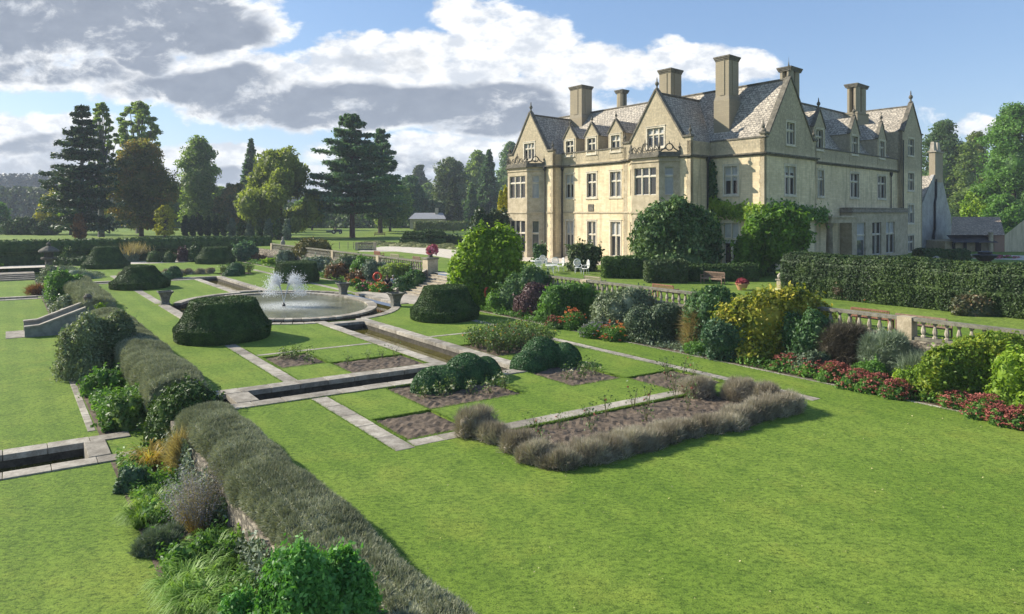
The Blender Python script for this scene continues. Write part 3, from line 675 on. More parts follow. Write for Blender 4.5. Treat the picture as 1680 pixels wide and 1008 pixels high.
# gabled blocks with bays
def block(w, apex_z, gwin, bay_c, bay_f, bay_s, bayname):
    L = w.L; xa = L/2 if w is not w2 else w.sx(1076)
    bay0, bay1 = bay_c-bay_f/2-bay_s, bay_c+bay_f/2+bay_s
    holes_ = [gwin]
    build_wall(w, gable_outline(0, L, 7.3, xa, apex_z, kneel=.9), holes_, 'gable_wall')
    window(w, *gwin, 3, (.66,), name='attic_window'); gable_coping(w, 0, L, 7.3, xa, apex_z, kneel=.9)
    for xk in (.1, L-.1): finial(w.P(xk, -.1, 7.5), .8)
    cornice(w, 0, bay0+.1, 5.6, .2); cornice(w, bay1-.1, L, 5.6, 0, .2); trim_band(w, 0, bay0, -.08, .1, .09); trim_band(w, bay1, L, -.08, .1, .09)
    # canted bay
    p = [(bay0, 0), (bay0+bay_s, bay_s), (bay1-bay_s, bay_s), (bay1, 0)]
    def wl(i, j):
        (xa_, da), (xb_, db) = p[i], p[j]; P0 = (w.p0[0]+w.u[0]*xa_+w.n[0]*da, w.p0[1]+w.u[1]*xa_+w.n[1]*da); P1 = (w.p0[0]+w.u[0]*xb_+w.n[0]*db, w.p0[1]+w.u[1]*xb_+w.n[1]*db)
        dx, dy = P1[0]-P0[0], P1[1]-P0[1]; Ln = math.hypot(dx, dy); n = (dy/Ln, -dx/Ln)
        if n[0]*w.n[0]+n[1]*w.n[1] < 0: n = (-n[0], -n[1])
        return Wall(P0, P1, n)
    for (i, j, li) in ((0, 1, 1), (1, 2, 3), (2, 3, 1)):
        q = wl(i, j); m = .35 if li == 3 else q.L*.5-.42
        hs = [(m, q.L-m, *Z1), (m, q.L-m, *Z0)]
        build_wall(q, [(0, GND), (q.L, GND), (q.L, 5.45), (0, 5.45)], hs, 'bay_wall', mat=M_TRIM)
        window(q, m, q.L-m, *Z1, li, (.68,), surround=False, name='bay_window', blind=[(.02, .98)] if (li == 1 and i == 0) else None); window(q, m, q.L-m, *Z0, li, (.6,), surround=False, name='bay_window')
        mb = MB(); f = lambda x, y, z: q.P(x, y, z); mb.box(f, -.06, q.L+.06, -.02, .1, -.1, .1); mb.box(f, -.06, q.L+.06, -.02, .1, 5.0, 5.12); mb.build('string_course', M_TRIM, house)
        mb = MB(); mb.box(f, -.14, q.L+.14, -.3, .28, 5.452, 5.62); mb.box(f, -.08, q.L+.08, -.25, .15, 5.621, 5.95); mb.build('bay_parapet', M_COPING, house)
        # pierced strapwork cresting
        ms = MB(); c0 = q.L/2
        if li == 3:
            for k in range(5):
                cx_ = q.L*(k+.5)/5; rr = .30+.12*(k == 2); zc = 6.28+.2*(k == 2)
                ms.tube([q.P(cx_+rr*.85*math.cos(a_), 0, zc+rr*math.sin(a_)) for a_ in [i_*math.pi/7 for i_ in range(14)]], .055, 5, closed=True)
                ms.tube([q.P(cx_-.33, 0, 5.95), q.P(cx_-.1, 0, 6.2), q.P(cx_+.12, 0, 6.5+.3*(k == 2)), q.P(cx_+.34, 0, 6.1)], .05, 5)
            ms.tube([q.P(c0, 0, 6.6), q.P(c0, 0, 7.25)], [.09, .03], 6)
        else:
            ms.tube([q.P(c0+.33*math.cos(a_), 0, 6.42+.33*math.sin(a_)) for a_ in [i_*math.pi/7 for i_ in range(14)]], .06, 5, closed=True)
            for sg in (-1, 1): ms.tube([q.P(c0+sg*.2, 0, 6.7), q.P(c0+sg*.5, 0, 6.25), q.P(c0+sg*.9, 0, 5.97)], .07, 5)
            ms.tube([q.P(c0, 0, 6.75), q.P(c0, 0, 7.0)], [.08, .03], 6)
        ms.build('strapwork_cresting', M_COPING, house)
        for xx in (0, ) if i == 0 else (0, ) if i == 1 else (0, q.L):
            finial(q.P(xx, 0, 5.95), .75)
    mb = MB(); top = [w.P(x, d, 5.55) for x, d in p]; mb.poly(top); mb.build('bay_roof', M_COPING, house)
block(w2, 12.35, (w2.sx(1089), w2.sx(1062), 6.65, 8.55), w2.sx(1076)+.25, 3.4, 1.41, 'a')
wc = wb1.sx(853)
block(wb1, 12.3, (wb1.sx(876.5), wb1.sx(860), 6.6, 8.55), 4.85, 3.7, 1.45, 'b')
cornice(w1, 0, w1.L, 5.6, .3, 0); cornice(w3, 0, w3.L, 5.6); trim_band(w1, 0, w1.L, -.08, .1, .09); trim_band(w3, 0, w3.L, -.08, .1, .09)
cornice(w2r, 0, w2r.L, 5.6, 0, .2); cornice(w1r, 0, w1r.L, 5.6, 0, .2)
mb = MB()
for ww, x0, x1 in ((w1, -.15, w1.L), (w3, 0, w3.L)): mb.box(lambda x, y, z: ww.P(x, y, z), x0, x1, -.48, .08, PAR+.003, PAR+.15)
mb.build('parapet_coping', M_COPING, house)
finial(w1.P(.1, -.2, PAR+.15), .9)
# buttress-like quoins
for (w, x) in ((w1, 0), (w2, 0), (w2, w2.L-.5), (wb1, 0)):
    mb = MB()
    for k in range(28):
        z0 = GND+k*.41; 
        if z0 > 5.0: break
        L_ = .5 if k % 2 else .34; mb.box(lambda a_, d_, z_: w.P(a_, d_, z_), x, x+L_, -.02, .018, z0, z0+.405)
    mb.build('quoins', M_TRIM, house)
# dormers
def dormer(w, xc, hw, zs, za, zwin, back, name='dormer'):
    dd = empty(name, w.P(xc, 0, zs), None, None); dd.parent = house; dd.matrix_parent_inverse = Matrix.Translation(-house.location); dd.location = (0, 0, 0)
    o = build_wall(w, [(xc-hw, PAR-.9), (xc+hw, PAR-.9), (xc+hw, zs), (xc, za), (xc-hw, zs)], [(xc-hw*.55, xc+hw*.55, *zwin)], 'dormer', thick=.3, depth=.26)
    bpy.data.objects.remove(dd)
    q = Wall((w.p0[0]+w.n[0]*.03, w.p0[1]+w.n[1]*.03), (w.p1[0]+w.n[0]*.03, w.p1[1]+w.n[1]*.03), w.n)
    return o
def full_dormer(w, xc, hw, zs, za, zwin, back, light=2, fs=.7):
    q = Wall((w.p0[0]+w.n[0]*.03, w.p0[1]+w.n[1]*.03), (w.p1[0]+w.n[0]*.03, w.p1[1]+w.n[1]*.03), w.n)
    o = build_wall(q, [(xc-hw, PAR-1.0), (xc+hw, PAR-1.0), (xc+hw, zs), (xc, za), (xc-hw, zs)], [(xc-hw*.6, xc+hw*.6, *zwin)], 'dormer', thick=.3, depth=.27)
    window(q, xc-hw*.6, xc+hw*.6, *zwin, light, (.64,), name='dormer_window', mw=.1)
    mb = MB(); f = q.P
    for sg in (-1, 1):                                # cheeks and roof
        mb.quad(f(xc+sg*hw, -.3, PAR-.4), f(xc+sg*hw, -back, PAR-.4), f(xc+sg*hw, -back, zs), f(xc+sg*hw, -.3, zs))
    mb.build('dormer_cheek', M_BRICK, o)
    mb = MB()
    for sg in (-1, 1):
        L = math.hypot(hw, za-zs); mb.quad(f(xc+sg*(hw+.12), -.28, zs-.12), f(xc+sg*(hw+.12), -back, zs-.12), f(xc, -back, za-.08), f(xc, -.28, za-.08), ((0, 0), (back, 0), (back, L), (0, L)))
    mb.build('dormer_roof', M_SLATE, o)
    mb = MB()
    for sg in (-1, 1):
        a_ = (xc+sg*hw, zs); b_ = (xc, za); L = math.hypot(hw, za-zs); ux, uz = (b_[0]-a_[0])/L, (b_[1]-a_[1])/L; nx, nz = sg*abs(uz), abs(ux)
        mb.box(lambda x, y, z: f(a_[0]+ux*x+nx*z, y, a_[1]+uz*x+nz*z), -.12, L, -.32, .09, .003, .13)
    mb.build('gable_coping', M_COPING, o)
    finial(f(xc, -.1, za+.05), fs, parent=o)
for px in (935, 970.5, 1010): full_dormer(w3, w3.sx(px), 1.02, 8.75, 10.15, (6.75, 8.45), 5.5)
# --- right range: block 3 gable at the corner, long wall with three dormers, end tower
NR_ = (-1, 0)
w4 = Wall((0, 0), (0, 10.4), NR_); w5 = Wall((1.5, 10.4), (1.5, 36.9), NR_); w6 = Wall((1.0, 36.9), (1.0, 44.4), NR_); w6l = Wall((8, 36.9), (1.0, 36.9), (0, -1)); w4r = Wall((0, 10.4), (1.5, 10.4), (0, 1)); w6r = Wall((1.0, 44.4), (10, 44.4), (0, 1))
xa = 4.95
f1 = (w4.sx(1287.5), w4.sx(1305), 1.76, 4.5); at = (w4.sx(1290.5), w4.sx(1303.5), 6.65, 8.75); gf = (w4.sx(1287), w4.sx(1306), -4.9, -1.2)
build_wall(w4, gable_outline(0, 10.4, 7.3, xa, 13.15, kneel=.8), [f1, at, gf], 'gable_wall')
window(w4, *f1, 2, (.64,)); window(w4, *at, 2, (.64,), name='attic_window'); window(w4, *gf, 2, (.64,))
gable_coping(w4, 0, 10.4, 7.3, xa, 13.15, kneel=.8, spike=True, fs=1.0); cornice(w4, 0, 10.4, 5.6, .26, .26); trim_band(w4, 0, 10.4, -.08, .1, .09); rect_wall(w4r)
finial(w4.P(.15, -.2, 7.5), .85); finial(w4.P(10.2, -.2, 7.5), .85)
hl = []; wins = []
for (x0, x1) in ((1342, 1351.5), (1395, 1409), (1440, 1453)):
    p, q = w5.sx(x0), w5.sx(x1); p = max(p, .9); hl.append((p, q, 1.8, 4.6)); wins.append((p, q, 1.8, 4.6))
rect_wall(w5, hl); cornice(w5, 0, w5.L, 5.55)
for q in wins: window(w5, *q, 2, (.66,))
mb = MB(); mb.box(lambda x, y, z: w5.P(x, y, z), 0, w5.L, -.48, .08, PAR+.003, PAR+.15); mb.build('parapet_coping', M_COPING, house)
for (px, zt) in ((1344, 11.2), (1402, 11.35), (1446.5, 11.4)): full_dormer(w5, w5.sx(px), 1.35, 9.3, zt, (6.9, 9.0), 5, fs=1.0)
L6 = w6.L; hs = []
for (z0, z1) in ((7.7, 9.9), (3.0, 5.3), (-1.4, 1.0), (-5.3, -3.1)): hs.append((2.2, 4.3, z0, z1))
build_wall(w6, gable_outline(0, L6, 10.7, L6/2, 14.75, kneel=.5), hs, 'tower_wall'); gable_coping(w6, 0, L6, 10.7, L6/2, 14.75, kneel=.5, fs=1.3)
for q in hs: window(w6, *q, 2, (.6,), name='tower_window')
rect_wall(w6l, top=10.7); rect_wall(w6r, top=10.7)
# ground floor porch block of the right range
wp = Wall((.2, 19.5), (.2, 36.6), NR_); ps = []
for (x0, x1, l_) in ((1406, 1420, 1), (1431, 1446, 2), (1454, 1468, 2)): ps.append((wp.sx(x0), wp.sx(x1), -5.0, -1.15, l_))
build_wall(wp, [(0, GND), (wp.L, GND), (wp.L, 0), (0, 0)], [q[:4] for q in ps], 'porch_wall', mat=M_TRIM, thick=1.25)
for q in ps: window(wp, *q[:4], q[4], (.62,), name='garden_window', surround=False)
wpl = Wall((1.5, 19.5), (.2, 19.5), (0, -1)); 
mb = MB(); f = wp.P; mb.box(f, -.15, wp.L+.15, -1.2, .2, .003, .14); mb.box(f, -.1, wp.L+.1, -1.25, .06, .143, .46); mb.box(f, -.15, wp.L+.15, -1.27, .14, .463, .56); mb.build('porch_cornice', M_STONE, house)
# columned porch
col0 = Wall((-.6, 12.2), (-.6, 18.4), NR_)
mb = MB(); f = col0.P; mb.box(f, 0, col0.L, -2.1, .1, -1.1, -.55); mb.box(f, -.15, col0.L+.15, -2.1, .25, -.547, -.35); mb.build('porch_entablature', M_TRIM, house)
for px in (1334, 1356):
    xx = min(max(col0.sx(px), .4), col0.L-.4); mb = MB(); mb.lathe(col0.P(xx, -.25, GND), [(.42, 0), (.42, .9), (.34, 1.0), (.33, 2.4), (.29, 4.3), (.38, 4.45), (.4, 4.78)], 16); mb.build('column', M_TRIM, house, smooth=False)
# roofs
M_ = M_SLATE
roof_gable('t', 4.83, 4.5, 4.6, .3, 13, 13.0, 6.4, 6.4)
roof_gable('t', 4.83, 7.1, 4.6, 13, 33.0, 13.0, 6.2, 6.4)
roof_gable('b', 9.84-.07, 3.9, 3.9, B2b+.25, 5, 12.1, 6.9, 6.9)
roof_gable('b', (T1+T1e)/2, 3.8, 3.8, B1b+.25, 5, 12.05, 6.9, 6.9)
roof_gable('b', 6.2, 4.5, 5.0, 9.0, 44.0, 13.15, 6.3, 6.3)
roof_gable('t', 36.9+L6/2, 3.5, 3.5, 1.3, 9, 14.4, 10.3, 10.3)
mb = MB(); mb.box(lambda x, y, z: h(x, y, z), 6, 7, 9.5, 43.9, 5.0, 6.4); mb.build('inner_wall', M_BRICK, house)
# chimneys
def chimney(t, b, wt, wb, zb, zt, shafts=1, basew=1.0, zshaft=None, name='chimney', pots=0):
    zs = zshaft if zshaft is not None else zb+(zt-zb)*.45
    mb = MB(); f = lambda x, y, z: h(t+x, b+y, z)
    def ring(k, z): return [h(t-wt/2*k, b-wb/2*k, z), h(t+wt/2*k, b-wb/2*k, z), h(t+wt/2*k, b+wb/2*k, z), h(t-wt/2*k, b+wb/2*k, z)]
    def uvbox(x0, x1, y0, y1, z0, z1):
        for (p, q) in (((x0, y0), (x1, y0)), ((x1, y0), (x1, y1)), ((x1, y1), (x0, y1)), ((x0, y1), (x0, y0))):
            L = math.hypot(q[0]-p[0], q[1]-p[1]); mb.quad(f(*p, z0), f(*q, z0), f(*q, z1), f(*p, z1), ((0, z0), (L, z0), (L, z1), (0, z1)))
        mb.quad(f(x0, y0, z1), f(x1, y0, z1), f(x1, y1, z1), f(x0, y1, z1))
    uvbox(-wt/2*basew, wt/2*basew, -wb/2*basew, wb/2*basew, zb, zs)
    if basew > 1: mb.hexa(ring(basew, zs+.002)+ring(1, zs+.5))
    if shafts == 1:
        uvbox(-wt/2, wt/2, -wb/2, wb/2, zs+.3, zt-.35)
        for sg in (-1, 1): uvbox(-wt*.18, wt*.18, sg*wb/2-.06, sg*wb/2+.06, zs+.5, zt-.5); uvbox(sg*wt/2-.06, sg*wt/2+.06, -wb*.18, wb*.18, zs+.5, zt-.5)
    else:
        nt, nb = (2, shafts//2) if shafts > 2 else (1, 2)
        if wt > wb: nt, nb = nb, nt
        for i in range(nt):
            for j in range(nb):
                cx_, cy_ = -wt/2+wt*(i+.5)/nt, -wb/2+wb*(j+.5)/nb; ra, rb = wt/nt*.42, wb/nb*.42
                n8 = 8; r8 = [(cx_+ra*math.cos(k_*math.pi/4+.39), cy_+rb*math.sin(k_*math.pi/4+.39)) for k_ in range(n8)]
                for k_ in range(n8):
                    p, q = r8[k_], r8[(k_+1) % n8]; mb.quad(f(*p, zs+.2), f(*q, zs+.2), f(*q, zt-.3), f(*p, zt-.3), ((0, 0), (.4, 0), (.4, 4), (0, 4)))
        mb.box(f, -wt/2-.05, wt/2+.05, -wb/2-.05, wb/2+.05, zs+.002, zs+.25)
    o = mb.build(name, M_CHIM, house)
    mc = MB(); e = 0 if shafts == 1 else .1
    for (z0, z1, ex) in ((zt-.45, zt-.302, .15-e), (zt-.3, zt-.152, .21-e), (zt-.15, zt, .27-e)): mc.box(f, -wt/2-ex+.1, wt/2+ex-.1, -wb/2-ex+.1, wb/2+ex-.1, z0, z1)
    mc.build('chimney_cap', M_COPING, o)
    for k in range(pots):
        mp = MB(); mp.lathe(f(0, -wb/2+wb*(k+.5)/pots, zt), [(.16, 0), (.13, .5), (.16, .55), (.12, .6)], 8); mp.build('chimney_pot', simple('terracotta', (.35, .13, .07), .8), o)
    return o
chimney(27.4, 4.0, 2.1, 1.9, 7, 16.4, 1, zshaft=12.2, basew=1.12)
chimney(25.2, 9.5, 1.3, 1.3, 7, 16.3, 2, zshaft=13)
chimney(11.6, 1.6, 1.5, 1.9, 8, 15.4, 1, zshaft=11.5)
chimney(5.4, 2.6, 1.5, 1.8, 6.5, 15.75, 1, basew=1.15, zshaft=11.3)
chimney(3.4, 11.6, 1.5, 2.5, 6.5, 15.6, 4, zshaft=11.0)
chimney(5.2, 33.4, 1.6, 3.6, 9, 16.9, 4, zshaft=12.9)
chimney(22.0, 13.0, 1.2, 3, 10, 13.9, 2, zshaft=12.5)
chimney(12, 14.0, .8, 1.8, 10, 13.9, 1, zshaft=12.0, pots=3)
# drainpipes
def pipe(w, x, z0, z1, hopper=True, r=.07):
    mb = MB(); mb.tube([w.P(x, .13, z0), w.P(x, .13, z1)], r, 6)
    if hopper: mb.lathe(w.P(x, .16, z1-.1), [(.08, 0), (.2, .3), (.2, .6)], 6)
    mb.build('drainpipe', M_IRON, house)
pipe(wb1, 1.25, GND, 5.0); pipe(w1r, .12, GND, 5.0); pipe(w5, w5.L-2.6, GND, 4.7); pipe(w6, .15, GND, 9.5, False); pipe(w2r, .6, GND, 5.0)
for px, w in ((850, None),):
    q = w3.sx(969); mb = MB(); mb.box(w3.P, q-.45, q+.35, -.02, .07, .15, .95); mb.build('carved_panel', M_COPING, house)
# --- white rendered annex and long low barn at the right
M_RENDER = stone_mat('grey_white_render', (.46, .45, .42), (.30, .29, .27), scale=.8)
annex = empty('rendered_annex', h(2, 55, -5.4), 'pale rendered annex with steep gable, brick chimney and crooked drainpipe right of the manor', 'house annex')
wa = Wall((2.0, 46.0), (2.0, 61.5), NR_)
xp = wa.sx(1538)
build_wall(wa, [(0, GND), (wa.sx(1562), GND), (wa.sx(1560.5), -.5), (wa.sx(1553), 2.2), (wa.sx(1546), 5.2), (xp, 6.0), (xp-1.5, 5.6), (wa.sx(1508), .2), (0, -.5)], [], 'gable_wall', mat=M_RENDER, parent=annex)
mb = MB()
mb.quad(wa.P(wa.sx(1500), .02, -.2), wa.P(xp-1.5, .02, 5.5), wa.P(xp-1.5, -9, 5.5), wa.P(wa.sx(1500), -9, -.2), ((0, 0), (0, 7), (9, 7), (9, 0)))
mb.quad(wa.P(xp+.8, -.3, 5.5), wa.P(wa.sx(1561), -.3, -.5), wa.P(wa.sx(1561), -9, -.5), wa.P(xp+.8, -9, 5.5), ((0, 0), (0, 7), (9, 7), (9, 0))); mb.build('roof', M_SLATE, annex)
mb = MB(); x0, x1 = wa.sx(1529.5), wa.sx(1543.5); cm = (x0+x1)/2
x0 = wa.sx(1533); x1 = wa.sx(1545.5); cm = (x0+x1)/2; mb.box(wa.P, x0, x1, -.7, .1, 4.6, 9.0); ch_ = mb.build('chimney', brick_mat('annex_brick', (.50, .36, .22), (.38, .25, .15), (.4, .34, .25)), annex)
mb = MB(); mb.box(wa.P, x0-.15, x1+.15, -.85, .25, 9.003, 9.2)
for dx in (-.8, .8): mb.hexa([wa.P(cm+dx-.7, -.7, 9.203), wa.P(cm+dx+.7, -.7, 9.203), wa.P(cm+dx+.7, -.1, 9.203), wa.P(cm+dx-.7, -.1, 9.203), wa.P(cm+dx-.45, -.6, 10.6), wa.P(cm+dx+.45, -.6, 10.6), wa.P(cm+dx+.45, -.2, 10.6), wa.P(cm+dx-.45, -.2, 10.6)])
mb.build('chimney_cap', M_PAVE, ch_)
mb = MB(); mb.tube([wa.P(wa.sx(1534), .15, 5), wa.P(wa.sx(1534), .15, 2.3), wa.P(wa.sx(1532), .15, 1.5), wa.P(wa.sx(1532), .15, -2.4), wa.P(wa.sx(1530), .15, -3.3), wa.P(wa.sx(1530), .15, GND)], .16, 6); mb.build('drainpipe', M_IRON, annex)
def simple_box_building():
    Y = 92.0; X0, X1 = XAT(1560, Y), XAT(1692, Y); zr, ze = ZAT(356, Y+5), ZAT(386, Y)
    e = empty('stable_block', (X0+4, Y, TZ), 'long low stable block with slate roof and red brick end at the far right', 'outbuilding')
    mb = MB(); f = ident; mb.box(f, X0, XAT(1633, Y), Y+1.2, Y+9, TZ-.3, ze-.9); mb.build('wall', M_TRIM, e)
    mb = MB(); mb.box(f, XAT(1633, Y)+.01, XAT(1650, Y), Y+.2, Y+9, TZ-.3, ze-.02); mb.build('brick_wall', brick_mat('red_brick', (.42, .15, .08), (.32, .11, .06), (.3, .2, .15)), e)
    mb = MB(); mb.poly([(XAT(1650, Y)+.01, Y+.2, TZ-.3), (X1+8, Y+.2, TZ-.3), (X1+8, Y+.2, ze+1.0), (XAT(1688, Y), Y+.2, zr), (XAT(1650, Y)+.01, Y+.2, ze)]); mb.build('gable_wall', M_BRICK, e)
    mb = MB(); xr = XAT(1684, Y)
    mb.quad((X0, Y, ze), (XAT(1649, Y), Y, ze), (xr, Y+5, zr), (XAT(1562, Y+5), Y+5, zr), ((0, 0), (12, 0), (14, 5), (0, 5))); mb.quad((XAT(1562, Y+5), Y+5, zr), (xr, Y+5, zr), (xr, Y+10, ze), (XAT(1562, Y+10), Y+10, ze), ((0, 0), (12, 0), (14, 5), (0, 5)))
    mb.build('roof', slate_mat('brown_roof_tiles', (.42, .31, .21), (.31, .235, .165), (.10, .075, .06)), e)
    mb = MB(); mb.quad((X0, Y-.6, ze-1.0), (XAT(1634, Y), Y-.6, ze-1.0), (XAT(1622, Y), Y+1, ze-.03), (X0, Y+1, ze-.03)); mb.build('lean_to_roof', simple('dark_slate', (.06, .055, .055), .6), e)
    for px in (1571, 1590, 1610):
        mb = MB(); mb.box(f, XAT(px, Y), XAT(px, Y)+.3, Y+.9, Y+1.18, TZ, ze-.95); mb.build('post', M_IRON, e)
    mb = MB(); mb.box(f, XAT(1612, Y), XAT(1619, Y), Y+1.1, Y+1.19, TZ, ze-1.2); mb.build('doorway', M_IRON, e)
    mb = MB(); mb.lathe((XAT(1620, Y)+.4, Y-.1, TZ-.1), [(.3, 0), (.28, 2.6), (.35, 2.8)], 12); mb.build('column', M_TRIM, e)
simple_box_building()
sheet('gravel_path', [tuple(G(x, y, TZ)[:2]) for x, y in ((1560, 423), (1700, 428), (1700, 420), (1560, 417))], [], TZ+.006, M_GRAVEL)
# ---------------------------------------------------------------- foliage
def arr_mesh(name, V, Q, mat, parent=None, smooth=False):
    """V (n,3) float, Q list of int arrays (m,4) or (m,3)"""
    me = bpy.data.meshes.new(name); me.vertices.add(len(V)); me.vertices.foreach_set('co', np.asarray(V, np.float32).ravel())
    loops = []; starts = []; tot = []; s = 0
    for q in Q:
        q = np.asarray(q, np.int32)
        if not len(q): continue
        loops.append(q.ravel()); k = q.shape[1]; starts.append(s+np.arange(len(q))*k); tot.append(np.full(len(q), k)); s += q.size
    L = np.concatenate(loops); me.loops.add(len(L)); me.loops.foreach_set('vertex_index', L)
    st = np.concatenate(starts).astype(np.int32); me.polygons.add(len(st)); me.polygons.foreach_set('loop_start', st)
    me.update(calc_edges=True); me.validate()
    if smooth: me.polygons.foreach_set('use_smooth', np.ones(len(me.polygons), bool))
    return link(name, me, mat, parent)
def unit(v): return v/np.maximum(1e-9, np.linalg.norm(v, axis=-1, keepdims=True))
def leaves(P, N, size, aspect=1.6, spread=.9, droop=0.0, tri=False, up=0.0):
    """leaf faces at P, roughly facing N. returns V, Q"""
    n = len(P); d = unit(N + NR.normal(0, spread, (n, 3)) + np.array([0, 0, up]))
    a = unit(np.cross(d, NR.normal(0, 1, (n, 3)))); a[:, 2] -= droop; a = unit(a); b = unit(np.cross(d, a))
    s = (size*(.65+.7*NR.random(n)))[:, None] if not np.isscalar(size) else (size*(.65+.7*NR.random((n, 1))))
    l = a*s*.5*aspect; w = b*s*.5
    if tri: V = np.stack([P-w*.7, P+w*.7, P+l*2], 1).reshape(-1, 3); return V, np.arange(3*n).reshape(-1, 3)
    V = np.stack([P-l, P+w*.8+d*s*.12, P+l, P-w*.8+d*s*.12], 1).reshape(-1, 3); return V, np.arange(4*n).reshape(-1, 4)
def spikes(P, D, length, width):
    """thin upright shoots along D"""
    n = len(P); D = unit(D); side = unit(np.cross(D, NR.normal(0, 1, (n, 3)))); L = length*(.6+.8*NR.random((n, 1)))
    V = np.stack([P-side*width*.5, P+side*width*.5, P+D*L], 1).reshape(-1, 3); return V, np.arange(3*n).reshape(-1, 3)
def join(parts):
    Vs = []; Q3 = []; Q4 = []; o = 0
    for V, Q in parts:
        (Q4 if Q.shape[1] == 4 else Q3).append(Q+o); Vs.append(V); o += len(V)
    out = []
    if Q4: out.append(np.concatenate(Q4))
    if Q3: out.append(np.concatenate(Q3))
    return np.concatenate(Vs), out
def lumpy(nl, amp, seed):
    rg = np.random.default_rng(seed); D = unit(rg.normal(0, 1, (nl, 3))); D[:, 2] = np.abs(D[:, 2])*.9; A = amp*(.4+.6*rg.random(nl)); W = 5+9*rg.random(nl)
    def f(d):
        r = np.full(len(d), 1.0-amp*.5)
        return r + (A*np.exp(-W*(1-d@D.T))).max(1)
    return f
def blob(c, rx, ry, rz, n, leaf, lump=.3, nl=14, seed=1, core=.8, aspect=1.6, spread=.8, flat=-.15, mode='leaf', droop=0, shell=.16, res=14, up=0.0, width=.02):
    """lumpy bush: c is the centre of its base when flat<=0; returns V,Q parts"""
    f = lumpy(nl, lump, seed); rg = NR
    d = unit(rg.normal(0, 1, (n, 3))); lo = flat
    d[:, 2] = np.where(d[:, 2] < lo, -d[:, 2]*.9, d[:, 2]); d = unit(d)
    r = f(d)*(1-shell*rg.random(n)**1.5+.07*(shell > .1)*np.abs(rg.normal(0, 1, n))*(rg.random(n) < .3))
    S = np.array([rx, ry, rz]); P = d*r[:, None]*S + np.array(c); N = unit(d/S)
    parts = []
    if mode == 'leaf': parts.append(leaves(P, N, leaf, aspect, spread, droop, up=up))
    else: parts.append(spikes(P, N*.7+np.array([0, 0, up])+rg.normal(0, spread, (n, 3)), leaf, width))
    if core:
        th = np.linspace(0, 2*math.pi, res*2+1)[:-1]; ph = np.linspace(-.35 if flat > -.5 else -1.4, math.pi/2-.02, res)
        T, Ph = np.meshgrid(th, ph); dd = np.stack([np.cos(T)*np.cos(Ph), np.sin(T)*np.cos(Ph), np.sin(Ph)], -1).reshape(-1, 3)
        V = dd*(f(dd)*core)[:, None]*S+np.array(c); m = len(th); Q = []
        for i in range(res-1):
            for k in range(m): Q.append((i*m+k, i*m+(k+1) % m, (i+1)*m+(k+1) % m, (i+1)*m+k))
        parts.append((V, np.array(Q)))
    return parts
SEED = [100]
def sd(): SEED[0] += 1; return SEED[0]
def shrub(name, label, cat, c, rx, rz, mat, ry=None, n=None, leaf=.12, lump=.3, nl=16, group=None, rot=0, stems=True, sprig=True, **kw):
    ry = ry or rx; area = 2*math.pi*((rx*ry+rx*rz+ry*rz)/3); n = n or int(min(22000, max(500, area/(leaf*leaf*.55)*1.5)))
    e = empty(name, c, label, cat, group)
    if kw.get('core', .86) is not None and kw.get('core', .86) < .9:
        rg = random.Random(sd()); m = 9; parts = blob(c, rx*.80, ry*.80, rz*.80, int(n*.35), leaf, lump, nl, sd(), **kw)
        for k in range(m):
            a = k*6.283/m*1.0+rg.uniform(-.4, .4) ; q = rg.uniform(.40, .62); hz = rg.choice([.12, .25, .4, .5]) if k < 6 else rg.uniform(.45, .62)
            if k >= 6: q *= .6
            s = rg.uniform(.34, .50)
            parts += blob((c[0]+math.cos(a)*rx*q, c[1]+math.sin(a)*ry*q, c[2]+rz*hz*.95), rx*s, ry*s, rz*s*1.0, int(n*.13), leaf, lump, 8, sd(), res=9, **{**kw, 'flat': -.5})
        V, Q = join(parts)
    else: parts = blob(c, rx, ry, rz, n, leaf, lump, nl, sd(), **kw); V, Q = join(parts)
    if sprig and kw.get('mode', 'leaf') == 'leaf' and leaf < .3:
        ns = max(30, n//75); pk = NR.integers(0, len(V), ns); base = V[pk].copy(); cen = np.array([c[0], c[1], c[2]+rz*.35]); o_ = unit(base-cen+1e-4)+NR.normal(0, .25, (ns, 3))+[0, 0, .35]
        Ls = leaf*(1.5+2.5*NR.random((ns, 1, 1))); kk = np.linspace(.1, 1, 7)[None, :, None]; PP = (base[:, None]+unit(o_)[:, None]*Ls*kk+NR.normal(0, leaf*.25, (ns, 7, 3))).reshape(-1, 3)
        V, Q = join([(V, q_) if i_ == 0 else (np.zeros((0, 3)), q_) for i_, q_ in enumerate(Q)][:1]+[leaves(PP, np.repeat(o_, 7, 0), leaf, 1.6, .8)]) if len(Q) == 1 else (V, Q)
    if rot:
        cc = np.array(c)[:2]; ca, sa = math.cos(rot), math.sin(rot); X = V[:, :2]-cc; V[:, :2] = np.stack([X[:, 0]*ca-X[:, 1]*sa, X[:, 0]*sa+X[:, 1]*ca], 1)+cc
    arr_mesh('foliage', V, Q, mat, e)
    if stems:
        mb = MB(); rg = random.Random(SEED[0])
        for k in range(4):
            a = rg.uniform(0, 6.28); mb.tube([(c[0], c[1], c[2]-.15), (c[0]+math.cos(a)*rx*.2, c[1]+math.sin(a)*ry*.2, c[2]+rz*.3), (c[0]+math.cos(a)*rx*.5, c[1]+math.sin(a)*ry*.5, c[2]+rz*.6)], [.05, .035, .015], 5)
        mb.build('stem', M_BARK, e)
    return e
def at_px(cx, by, w, hgt, z=0.0):
    """base centre, half width and height in metres of something standing on level z whose foot is at row by"""
    c = G(cx, by, z); return c, w*c.y/FPX/2, hgt*c.y/FPX
